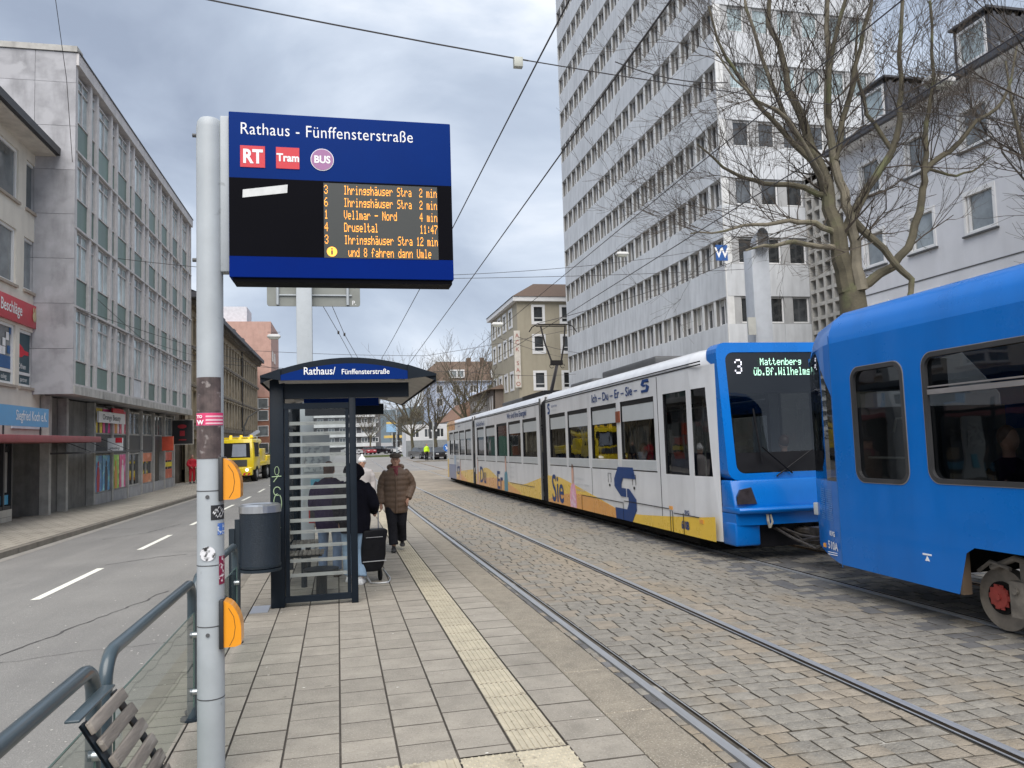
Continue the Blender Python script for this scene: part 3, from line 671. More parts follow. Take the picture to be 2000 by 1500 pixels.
for i, (x, z, w_, h_, c, lab) in enumerate(adv):
    t = thing('shop_poster', lab, 'poster', (-8.70, Y1, 0), rad(90), group='posters in the shop windows')
    m1 = pm('poster_%d' % i, c, rough=.45, var=.25, scale=2.5, spots=tuple(min(.85, v*1.7+.12) for v in c), spotscale=2.4, spotpos=.55)
    plate(t, 'sheet', m1, x, x+w_, z, z+h_, .95, .008)
    if i < 8:
        b = MB(); cx = x+w_*.5
        if i == 4: b.prism([(cx-.2, z+.75), (cx+.2, z+.75), (cx+.08, z+.55), (cx+.13, z), (cx-.13, z), (cx-.08, z+.55)], lambda u, v, t_: (u, t_, v), .93, .938); mm = cmat('dark_brown_print', (.06, .03, .03))
        else:
            hh = h_*.85
            b.prism([(cx-.12, z+hh*.8), (cx-.2, z+hh*.45), (cx-.17, z), (cx+.14, z), (cx+.2, z+hh*.5), (cx+.1, z+hh*.8)], lambda u, v, t_: (u, t_, v), .93, .938)
            b.ell((cx, .934, z+hh*.9), .09, .01, .12, 10, 6); mm = [cmat('print_red', (.55, .04, .07)), cmat('print_navy', (.05, .07, .12)), cmat('print_orange', (.65, .3, .08)), cmat('print_white', (.75, .75, .72))][i % 4]
        b.build('figure', mm, t)
s = thing('shop_sign', 'white shop name board with red corner under the office building soffit', 'sign', (-8.70, Y1, 0), rad(90))
plate(s, 'board', wht, 5.45, 9.2, 2.98, 3.42, .80, .08); plate(s, 'red_top', redp, 7.4, 9.0, 3.42, 3.62, .80, .06)
puttext('lettering', textmesh('Orange Beauty', .32, blk, xs=1.3), s, (5.9, .71, 3.1), (1, 0, 0))
s = thing('projecting_sign', 'white cube sign with red corner projecting above the entrance canopy', 'sign', (-8.70, Y1, 0), rad(90))
plate(s, 'board', wht, 6.6, 6.75, 1.78, 2.36, .72, .55); plate(s, 'red_corner', redp, 6.58, 6.599, 2.16, 2.36, .42, .25)
puttext('lettering', textmesh('smoky', .15, blk, align='CENTER'), s, (6.585, .45, 1.9), (0, -1, 0))
s = thing('projecting_sign', 'red kebab shop sign projecting over the last doorway', 'sign', (-8.70, Y1, 0), rad(90))
plate(s, 'board', pm('orange_red', (.68, .10, .05), rough=.4), 16.6, 16.8, 1.75, 2.5, .80, .55)
s = thing('projecting_sign', 'black sign with red writing at the far corner of the office building', 'sign', (-8.70, Y1, 0), rad(90))
plate(s, 'board', blk, 19.9, 20.05, 2.1, 3.45, 1.0, 1.15); plate(s, 'edge', pm('sign_rim', (.4, .38, .34)), 19.91, 20.04, 2.05, 3.5, 1.04, 1.23)
b = MB(); b.ell((19.88, .42, 3.1), .01, .25, .12, 12, 6).box(19.87, 19.89, .2, .6, 2.3, 2.36).box(19.87, 19.89, .28, .55, 2.55, 2.85); b.build('emblem', pm('dim_red', (.4, .03, .04)), s)
s = thing('entrance_canopy', 'thin dark glass canopy over the office building entrances', 'canopy', (-8.70, Y1, 0), rad(90))
b = MB(); b.box(.7, 8.2, -.35, .85, 1.78, 1.84); b.build('slab', dark_g, s)
b = MB()
for x in (1.0, 3.5, 6.0): b.tube([(x, -.3, 1.84), (x, .86, 2.35)], .012, 5)
b.build('tie_rod', dark_m, s)

# ---- old sandstone building (local x = Y-53)
Y2 = 51.5; sand = pm('sandstone', (0.315, 0.262, 0.185), rough=.9, var=.28, scale=1.2, bump=.3, bscale=25, streak=.45, spots=(.12, .10, .08), spotscale=3, spotpos=.66)
sand_d = pm('sandstone_dark', (0.17, 0.145, 0.115), rough=.9, var=.3, scale=2, streak=.4)
SB = thing('sandstone_building', 'old brown sandstone building with tall windows behind the office block', 'building', (-9.7, Y2, 0), rad(90))
SL = 93.2-Y2; holes = []; rows = [(.6, 2.5), (4.1, 6.1), (6.9, 8.0), (8.9, 10.5)]
rows = [(.5, 2.4), (3.6, 5.6), (6.2, 8.1), (8.7, 10.4)]
n = 22
for (za, zb_) in rows:
    for i in range(n):
        x = .9+i*(SL-1.2)/n; holes.append((x, x+.85, za, zb_))
wall(SB, 'wall', SL, 12.4, holes, sand, .35, 0, -.9)
b = MB(); b.box(0, SL, .38, 12, -1, 11.5); b.build('core', sand_d, SB)
wf = {}
for (a, c, za, zb_) in holes:
    k = round(zb_-za, 2)
    if k not in wf: wf[k] = (window_mesh('window', .85, zb_-za, .06, sand_d, muls=(.425,), trans=((zb_-za)*.68,), recess=.2), pane_mesh(.85, zb_-za, .06, g_dark, .2))
    putwin(SB, *wf[k], a, 0, za)
b = MB(); b.box(-.3, SL+.3, -.75, .4, 11.35, 11.7, 1); b.quad([(-.3, -.75, 11.7), (SL+.3, -.75, 11.7), (SL+.3, 5, 14), (-.3, 5, 14)], 1)
b.build('roof', [sand_d, slate], SB)
b = MB()
for z, t, d in ((11.0, .35, .35), (8.3, .2, .18), (5.85, .15, .12), (3.0, .25, .2)): b.box(0, SL, -d, -.001, z, z+t)
for i in range(2*n): 
    x = .5+i*(SL-.8)/(2*n); b.box(x, x+.2, -.55, -.34, 10.98, 11.33)
b.build('cornice', sand_d, SB)
ped = MB().box(-.12, .97, -.14, -.002, 0, .14).box(-.08, .93, -.1, -.002, -2.15, -2.02).mesh('lintel', sand)
for (a, c, za, zb_) in holes: put('lintel', ped, SB, (a, 0, zb_+.02))
b = MB()
for x in (13, 27): b.tube([(x, -.12, -.5), (x, -.12, 11)], .07, 6)
b.build('downpipe', dark_m, SB)
for i, x in enumerate((20, 27, 34)):
    b = MB(); b.box(x, x+1.4, .6, 3, 12.2, 13.3); b.build('dormer', slate, SB)
# ---- pink high building
pink = pm('pink_tile', (0.46, 0.285, 0.235), rough=.75, var=.14, scale=1.2, streak=.12, spots=(.45, .29, .24), spotscale=1.2, spotpos=.55)
PB = thing('pink_building', 'tall salmon pink building behind the sandstone house', 'building', (-16.5, 96, 0))
b = MB(); b.box(0, 8.1, 0, 11, -1, 16.7); b.build('wall', pink, PB)
b = MB(); b.box(5.2, 6.4, 3, 4.5, 16.7, 17.1); b.build('roof_vent', dark_g, PB)
b = MB(); b.box(8.1, 9.3, -3.0, 4, -.8, 2.1); b.build('green_gate', pm('green_wall', (.13, .26, .20), rough=.7), PB)
b = MB(); b.box(6.6, 8.1, -2.2, -.01, -.5, 7.5); b.build('bay', pm('rust_panel', (.30, .14, .09), rough=.7, var=.15), PB)
wm = (window_mesh('window', 1.2, 1.25, .08, white_fr), pane_mesh(1.2, 1.25, .08, g_mid))
for z in (.9, 2.9, 4.7, 6.1): putwin(PB, *wm, 6.75, -2.28, z)
for z in (9.0, 12.0):
    for y in (1, 4): putwin(PB, *wm, 8.18, y, z, rz=rad(90))
b = MB(); b.box(0, 5, 3, 8, 16.7, 19.0); b.build('penthouse', pm('pale_haze_wall', (.55, .56, .6), rough=.8), PB)

# ------------------------------------------------------------------ right side: office tower (local x = 70.9 - Y, local y = X-21.2)
tow_p = pm('tower_panel', (0.55, 0.57, 0.595), rough=.55, var=.07, scale=.8, rnd=.07, streak=.16)
tow_l = pm('tower_pillar', (0.62, 0.625, 0.62), rough=.6, var=.08, streak=.15)
tow_r = pm('tower_reveal', (0.20, 0.195, 0.185), rough=.7, var=.1)
TW = thing('office_tower', 'tall light grey office tower clad in metal panels', 'building', (21.2, 70.9, 0), rad(-90))
NB = 21; BW = 31.5/NB
b = MB(); b.box(0, 31.25, .45, 10.5, -1, 48); b.build('core', tow_r, TW)
b = MB(); b.box(0, 31.5, .02, .45, 5.9, 6.15); b.box(.5, 31.4, -.6, .45, 5.35, 5.9, 1); b.box(0, 31.5, .05, .45, -1, 5.35, 2); b.build('canopy_band', [tow_p, dark_m, tow_r], TW)
SP, WH = 1.86, 1.56
tp = MB().box(.008, BW-.008, -.02, .40, .012, SP-.05).box(0, BW, -.045, .40, -.06, .0).mesh('panel', tow_p)
tpi = MB().box(-.12, .12, -.0, .04, 0, WH).box(-.119, .119, .04, .45, 0, WH, 1).mesh('pillar', [tow_l, tow_r])
twf = MB().box(.12, .19, .24, .42, 0, WH, 0).box(.66, .72, .26, .42, 0, WH, 0).box(.19, BW-.12, .24, .42, 0, .10, 0).box(.19, BW-.12, .28, .42, WH-.07, WH, 1).mesh('window', [white_fr, tow_r])
twp = MB().quad([(.15, .33, .06), (BW-.13, .33, .06), (BW-.13, .33, WH-.06), (.15, .33, WH-.06)]).mesh('pane', g_dark)
blind = MB().quad([(.19, .30, .5), (BW-.13, .30, .5), (BW-.13, .30, WH-.06), (.19, .30, WH-.06)]).mesh('blind', pm('blind', (.42, .41, .38), rough=.8))
for k in range(13):
    z = 7.92+3.42*k
    for i in range(NB):
        x = BW*i; Y = 70.9-x
        if z > 29.5+(Y-39)*.56: continue
        o = putwin(TW, twf, twp, x, 0, z)
        if (k, i) in ((0, 17), (0, 18), (0, 19), (0, 20), (0, 15), (3, 5), (4, 9), (6, 16), (2, 12)) or random.random() < .06: bo = put('blind', blind, o); q_ = random.choice((1, 1, .6, .35)); bo.scale = (1, 1, q_); bo.location = (0, 0, (WH-.06)*(1-q_))
        put('pillar', tpi, TW, (x, 0, z))
for k in range(14):
    z = 7.92-SP+.0+3.42*k
    for i in range(NB):
        x = BW*i; Y = 70.9-x
        if z > 29.5+(Y-39)*.56: continue
        put('panel', tp, TW, (x, 0, z+.04))
# south face (faces the camera): local +x side, world X 21.2..31.7
sp2 = MB().box(.008, 1.742, -.04, 0, .012, SP-.03).mesh('panel', tow_p)
w2 = window_mesh('window', 1.08, 1.5, .08, white_fr, recess=.12); p2 = pane_mesh(1.08, 1.5, .08, g_dark, .12); p3 = pane_mesh(1.08, 1.5, .08, g_sky, .12)
b = MB(); L = [rect(.0, 10.5, 6.1, 48)]
hol = []
for k in range(13):
    z = 7.97+3.42*k
    for i in range(6):
        y = .86+1.62*i
        if k < 3 and i > 2: continue
        if z > 33: continue
        L.append(rect(y, y+1.08, z, z+1.5)); hol.append((y, z, k))
b.sheet(L, lambda a, c: (31.52, a, c))
for y, z, k in hol:
    for p, q in (((y, z), (y+1.08, z)), ((y+1.08, z), (y+1.08, z+1.5)), ((y+1.08, z+1.5), (y, z+1.5)), ((y, z+1.5), (y, z))):
        b.quad([(31.52, p[0], p[1]), (31.52, q[0], q[1]), (31.3, q[0], q[1]), (31.3, p[0], p[1])])
b.build('wall', pm('tower_south_wall', (.36, .365, .37), rough=.6, var=.08, streak=.15), TW)
for y, z, k in hol: putwin(TW, w2, p2 if k < 4 else p3, 31.53, y, z, rz=rad(90))  # upper rows take the pale pane with the sky reflection painted in
for k in range(9):
    z = 7.92-SP+3.42*k
    for i in range(6):
        if k < 3 and i > 2: continue
        put('panel', sp2, TW, (31.53, .02+1.75*i, z), rad(90))
b = MB(); b.box(31.45, 31.56, -.03, .42, 6.0, 48); b.build('corner_pier', tow_l, TW)
# lower-floor dark entrance canopy
# ---- stair tower with honeycomb screen
ST = thing('stair_block', 'concrete stair block with honeycomb openings between tower and plaster house', 'building', (26.4, 39.3, 0), rad(-90))
hl = []; cw, chh = .62, .66
for i in range(15):
    for j in range(20):
        x = .12+i*.70; z = 1.2+j*.78
        hl.append((x, x+.50, z, z+.58))
wall(ST, 'screen', 10.8, 17.2, hl, conc_l, .35, 0, -.9)
b = MB(); b.box(0, 10.8, .9, 4, -1, 16.3); b.box(0, .05, .36, 1, -1, 16.3); b.build('core', dark_g, ST)
b = MB(); b.box(-.05, 10.9, -.08, 4, 16.3, 16.5); b.build('coping', conc_l, ST)
# ---- grey plaster house (local x = 28.85 - Y)
GBm = pm('grey_plaster', (0.62, 0.63, 0.665), rough=.9, var=.05, scale=.8, bump=.12, bscale=120, streak=.06)
GB = thing('plaster_house', 'light grey plastered house with white framed windows and slate dormers', 'building', (21.2, 28.85, 0), rad(-90))
holes = []
cols = [28.85-27.75+1.42*0, ]
cx = [28.85-27.72+2.68*i for i in range(8)]
for z, h_ in ((5.4, 1.5), (8.38, 1.52), (11.33, 1.52)):
    for x in cx: holes.append((x, x+1.36, z, z+h_))
wall(GB, 'wall', 26, 14.8, holes, GBm, .16, 0, -1)
b = MB(); b.box(0, 26, .3, 10, -1, 13.8); b.quad([(0, 0, -1), (0, 0, 13.8), (0, 10, 13.8), (0, 10, -1)]); b.build('side_wall', GBm, GB)
f_ = MB().box(0, .10, -.04, .13, 0, 1.52).box(1.26, 1.36, -.04, .13, 0, 1.52).box(.1, 1.26, -.04, .13, 0, .08).box(.1, 1.26, -.04, .13, 1.36, 1.52).box(.15, .22, .03, .13, .08, 1.36).box(1.17, 1.21, .03, .13, .08, 1.36).box(.22, 1.17, .03, .13, .08, .14).mesh('window', white_fr)
p_ = MB().quad([(.2, .10, .1), (1.2, .10, .1), (1.2, .10, 1.37), (.2, .10, 1.37)]).mesh('pane', g_mid)
si = MB().box(-.06, 1.42, -.10, -.001, -.07, -.01).mesh('sill', dark_g)
for (a, c, z, _) in holes: putwin(GB, f_, p_, a, 0, z); put('sill', si, GB, (a, 0, z))
b = MB(); b.box(0, 26, -.02, -.0, 7.28, 7.32); b.build('string_course', dark_g, GB)
b = MB(); b.box(-.15, 26, -.55, .2, 13.62, 13.70); b.build('eaves_soffit', white_fr, GB)
b = MB(); b.box(-.2, 26, -.70, -.5, 13.62, 13.85); b.quad([(-.2, -.70, 13.85), (26, -.70, 13.85), (26, 9, 17.0), (-.2, 9, 17.0)]); b.quad([(-.2, -.7, 13.7), (-.2, 9, 17), (-.2, 9, 13.7)])
b.build('roof', slate, GB)
b = MB()
for i in range(60): b.box(i*.42, i*.42+.03, .0, .03, 14.1, 14.38)
b.box(0, 25, .005, .025, 14.22, 14.25); b.box(0, 25, .005, .025, 14.36, 14.38); b.build('snow_guard', rail_m, GB)
dsl = MB()
def dormer(x):
    o = MB(); w_ = 1.75
    o.box(x-.2, x-.04, -.1, 3, 13.9, 15.62); o.box(x+1.18, x+1.34, -.1, 3, 13.9, 15.62); o.box(x-.2, x+1.34, -.1, 3, 15.45, 15.62); o.box(x-.28, x+1.42, -.25, 3.2, 15.62, 15.70); o.box(x-.04, x+1.18, -.09, .4, 13.9, 14.16)
    d = o.build('dormer', slate, GB)
    m = MB().box(x-.04, x+.05, -.14, .0, 14.16, 15.45).box(x+1.09, x+1.18, -.14, .0, 14.16, 15.45).box(x+.05, x+1.09, -.14, .0, 14.16, 14.26).box(x+.05, x+1.09, -.14, 0, 15.36, 15.45).build('window_frame', white_fr, d)
    MB().quad([(x+.05, -.05, 14.2), (x+1.1, -.05, 14.2), (x+1.1, -.05, 15.4), (x+.05, -.05, 15.4)]).build('pane', g_sky, d)
    sl = MB()
    for i in range(16):
        for j in range(9):
            yy = .0+i*.19; zz = 13.95+j*.19+(.09 if i % 2 else 0)
            if zz < 15.5: sl.prism([(yy, zz), (yy+.09, zz-.09), (yy+.18, zz), (yy+.09, zz+.09)], lambda u, v, t: (t, u, v), x+1.341, x+1.352)
    sl.build('slates', slate, d, kind='stuff')
for yy in (26.95, 21.97, 16.9): dormer(28.85-yy)
# ------------------------------------------------------------------ far buildings
tau = pm('khaki_plaster', (0.36, 0.325, 0.25), rough=.9, var=.08, scale=.4, streak=.12)
BB = thing('khaki_house', 'khaki plastered corner house with white window surrounds', 'building', (18.35, 80, 0))
# south face: local x along world X, facing the camera
H_ = 16.5
holes = []
for z in (3.2, 7.1, 11.05, 14.3-.05): 
    for x in (1.85, 5.0, 8.2): holes.append((x, x+.95, z, z+1.65))
wall(BB, 'wall', 12, H_+1, holes, tau, .2, 0, -1)
wfb = MB().box(-.28, 0, -.06, .05, -.25, 1.9).box(.95, 1.23, -.06, .05, -.25, 1.9).box(0, .95, -.06, .05, 1.65, 1.9).box(0, .95, -.06, .05, -.25, 0).box(0, .95, .02, .08, 0, .09).box(.0, .95, .02, .08, .42, .5).mesh('window', white_fr)
pfb = MB().quad([(0, .1, 0), (.95, .1, 0), (.95, .1, 1.65), (0, .1, 1.65)]).mesh('pane', g_dark)
for a, c, z, _ in holes: putwin(BB, wfb, pfb, a, 0, z)
hs = []
for z in (3.4, 7.3, 11.2, 14.3-.05):
    for i in range(4): hs.append((-13.6+3.2*i, -13.6+3.2*i+1.4, z, z+1.6))
wall(BB, 'wall', 15, H_+1, hs, tau, .2, -15, -1, rz=rad(-90))
wfs = MB().box(-.28, 0, -.06, .05, -.25, 1.9).box(1.4, 1.68, -.06, .05, -.25, 1.9).box(0, 1.4, -.06, .05, 1.6, 1.9).box(0, 1.4, -.06, .05, -.25, 0).box(.66, .74, .02, .08, 0, 1.6).mesh('window', white_fr)
pfs = MB().quad([(0, .1, 0), (1.4, .1, 0), (1.4, .1, 1.6), (0, .1, 1.6)]).mesh('pane', g_mid)
for a, c, z, _ in hs: 
    o = putwin(BB, wfs, pfs, 0, -a, z, rz=rad(-90))
b = MB(); b.box(.25, 12, .25, 14.8, -1, H_-.05); b.build('core', tau, BB)
b = MB(); b.box(-.5, 12.5, -.5, 15.2, H_-.02, H_+.45); b.build('eaves', white_fr, BB)
b = MB(); z0 = H_+.46
b.v += [(-.6, -.6, z0), (12.6, -.6, z0), (12.6, 15.3, z0), (-.6, 15.3, z0), (2.8, 3.6, z0+2.2), (12.6, 3.6, z0+2.2), (2.8, 11, z0+2.2), (12.6, 11, z0+2.2)]
b.f += [(0, 1, 5, 4), (3, 0, 4, 6), (2, 3, 6, 7), (4, 5, 7, 6), (1, 2, 7, 5)]; b.m += [0]*5
b.build('roof', roof_br, BB)
s = thing('vertical_sign', 'pale vertical sign of stacked letters on the corner of the khaki house', 'sign', (18.0, 79.9, 0))
b = MB(); b.box(-.1, .55, -.12, .0, 7.2, 13.3); b.build('board', pm('pale_sign', (.6, .56, .5), rough=.6), s)
for i, ch in enumerate('ACK SATO'): puttext('letter', textmesh(ch, .62, pm('letter_red', (.35, .08, .06)) if i == 0 else MATS['letter_red'], align='CENTER'), s, (.22, -.14, 12.55-.74*i), (1, 0, 0))
# small generic house
def house(name, label, loc, wd, dp, ht, mat, wins, roof=None, rh=2.5, ww=1.1, wh=1.3, rz=0, band=None, gm_=None):
    t = thing(name, label, 'building', loc, rz)
    holes = [(x, x+ww, z, z+wh) for x, z in wins]
    wall(t, 'wall', wd, ht+1, holes, mat, .15, 0, -1)
    b = MB(); b.box(.0, wd, .16, dp, -1, ht-.01); b.build('core', mat, t)
    f = window_mesh('window', ww, wh, .09, white_fr, muls=(ww/2,), recess=.03); p = pane_mesh(ww, wh, .09, gm_ or g_dark, .03)
    for x, z in wins: putwin(t, f, p, x, 0, z)
    if roof:
        b = MB(); o = .5
        b.v += [(-o, -o, ht), (wd+o, -o, ht), (wd+o, dp+o, ht), (-o, dp+o, ht), (1.5, dp/2-.5, ht+rh), (wd-1.5, dp/2-.5, ht+rh), (wd-1.5, dp/2+.5, ht+rh), (1.5, dp/2+.5, ht+rh)]
        b.f += [(0, 1, 5, 4), (1, 2, 6, 5), (2, 3, 7, 6), (3, 0, 4, 7), (4, 5, 6, 7), (0, 3, 2, 1)]; b.m += [0]*6
        b.build('roof', roof, t)
    if band: b = MB(); b.box(-.05, wd+.05, -.08, -.01, -1, band[0]); b.build('ground_floor', band[1], t)
    return t
lblue = pm('light_blue_plaster', (0.47, 0.55, 0.70), rough=.9, var=.06, scale=.3)
white_w = pm('white_plaster', (0.60, 0.61, 0.62), rough=.9, var=.07, scale=.5)
h1 = house('blue_house', 'pale blue house under a brown mansard roof behind the trees', (14.2, 130, -.4), 15, 10, 12.2, lblue, [(1.2+2.9*i, z) for i in range(5) for z in (2, 5, 8, 10.2)], None)
b = MB(); b.quad([(-.5, -.6, 12.2), (15.5, -.6, 12.2), (15.5, .6, 14.0), (-.5, .6, 14.0)]); b.quad([(-.5, .6, 14.0), (15.5, .6, 14.0), (12.5, 3.6, 15.9), (1.8, 3.6, 15.9)]); b.quad([(-.5, -.6, 12.2), (-.5, .6, 14), (-.5, 9, 14), (-.5, 9, 12.2)]); b.quad([(-.5, .6, 14), (1.8, 3.6, 15.9), (1.8, 9, 15.9), (-.5, 9, 14)])
b.build('roof', roof_br, h1)
for x in (3.4, 10.6):
    b = MB(); b.box(x, x+2.6, -.6, 1, 12.7, 14.1); b.build('dormer', white_fr, h1)
    b = MB(); b.box(x+.2, x+1.2, -.65, -.601, 12.9, 13.9); b.box(x+1.4, x+2.4, -.65, -.601, 12.9, 13.9); b.build('pane', g_mid, h1)
for x in (6.9, 9.3): b = MB(); b.box(x, x+.7, 2, 3, 13.6, 16.4); b.build('chimney', roof_br, h1)
h2 = house('white_shop', 'two-storey white shop with grey ground floor behind the bare street trees', (8.75, 112, -.4), 9.5, 8, 4.6, white_w, [(.8+1.8*i, 2.7) for i in range(5)], None, band=(2.3, pm('grey_shopfront', (.24, .26, .27), rough=.6)))
h3 = house('low_brown_house', 'low dark brown row house left of the khaki house', (17.2, 106, -.4), 17.5, 7, 8.0, pm('brown_wall', (.17, .14, .12), rough=.9), [(.6+1.4*i, 5.4) for i in range(12)], roof_br, rh=1.4, ww=.8, wh=1.9, rz=rad(-90))
h4 = house('orange_roof_house', 'low house with orange tiled roof behind the white tram tail', (15.6, 138, -.4), 31, 7, 5.0, white_w, [(.8+2.4*i, 1.6) for i in range(12)], roof_or, rh=3.0, rz=rad(-90))
# dark apartment block with white balconies
AP = thing('apartment_block', 'long dark grey apartment block with white balconies closing the street', 'building', (-13, 165, -.4))
apd = pm('apt_dark', (0.105, 0.105, 0.11), rough=.8, var=.2)
b = MB(); b.box(0, 20.6, 0, 14, -1, 13.5); b.build('wall', apd, AP)
slab = MB().box(.3, 19.5, -1.1, 0, 0, .75).mesh('balcony', pm('balcony_white', (.50, .51, .51), rough=.7, var=.15, scale=.8))
for k in range(6): put('balcony', slab, AP, (0, 0, 1.4+2.05*k))
awf = window_mesh('window', 1.3, 1.0, .09, white_fr, muls=(.65,)); awp = pane_mesh(1.3, 1.0, .09, g_mid)
for k in range(5):
    for i in range(9): putwin(AP, awf, awp, .8+2.25*i, -.06, 2.25+2.05*k)
# wooded ridge far away and dark trees in front of it
hill = pm('hazy_ridge_forest', (0.075, 0.10, 0.115), rough=1, var=.2, scale=.01)  # bluish haze of distance is put into the forest colour
b = MB(); pts = []
for i in range(61):
    x = -900+45*i; pts.append((x, 62+16*math.sin(i*.31)+11*math.sin(i*.83+1)+4*math.sin(i*2.1)))
for (xa, za), (xb, zb_) in zip(pts[:-1], pts[1:]):
    b.quad([(xa, 1500, -5), (xb, 1500, -5), (xb, 1900, zb_), (xa, 1900, za)])
b.build('hills', hill, kind='structure')

# ------------------------------------------------------------------ trees
bark = pm('bark', (0.095, 0.083, 0.055), rough=.9, var=.35, scale=3, bump=.6, bscale=30, spots=(.115, .12, .06), spotscale=1.6, spotpos=.56)
bark_l = pm('bark_pale', (0.17, 0.15, 0.11), rough=.9, var=.35, scale=2.2, bump=.4, bscale=40, spots=(.12, .115, .065), spotscale=1.8, spotpos=.55)
twig_m = pm('twigs', (0.058, 0.046, 0.036), rough=.9, var=.3, scale=2)
def wob(p, q, n, am, rng):
    """wobbly line of points from p to q"""
    P = [Vector(p)]; p = Vector(p); q = Vector(q); L = (q-p).length; off = Vector((0, 0, 0))
    for i in range(1, n+1):
        t = i/n; off = off*.6+Vector((rng.uniform(-1, 1), rng.uniform(-1, 1), rng.uniform(-1, 1)))*am*L/n
        P.append(p+(q-p)*t+off*(1 if i < n else .3))
    return P
def grow(b, rng, p, d, L, r, depth, spread=.6, lift=.18, minr=.006, seg=4, balls=None, kids=(3, 5)):
    n = 4; P = [Vector(p)]; dd = Vector(d).normalized()
    for i in range(n):
        dd = (dd+Vector((rng.gauss(0, .13), rng.gauss(0, .13), rng.gauss(0, .10)+lift*.3))).normalized()
        P.append(P[-1]+dd*L/n)
    b.tube(P, [max(minr*.7, r*(1-.55*i/n)) for i in range(n+1)], seg if r > .02 else 3, cap=False)
    if depth <= 0:
        if balls is not None and rng.random() < .10: balls.append(P[-1]+Vector((0, 0, -.12)))
        return
    for k in range(rng.randint(*kids)):
        t = rng.uniform(.25, 1.0); i = min(n-1, int(t*n)); q = P[i].lerp(P[i+1], t*n-i)
        base = (P[i+1]-P[i]).normalized()
        side = Vector((rng.gauss(0, 1), rng.gauss(0, 1), rng.gauss(0, 1))); side = (side-base*side.dot(base)).normalized()
        nd = (base+side*spread*rng.uniform(.6, 1.3)+Vector((0, 0, lift))).normalized()
        grow(b, rng, q, nd, L*rng.uniform(.5, .75), max(minr, r*rng.uniform(.38, .55)), depth-1, spread, lift, minr, seg, balls, kids)
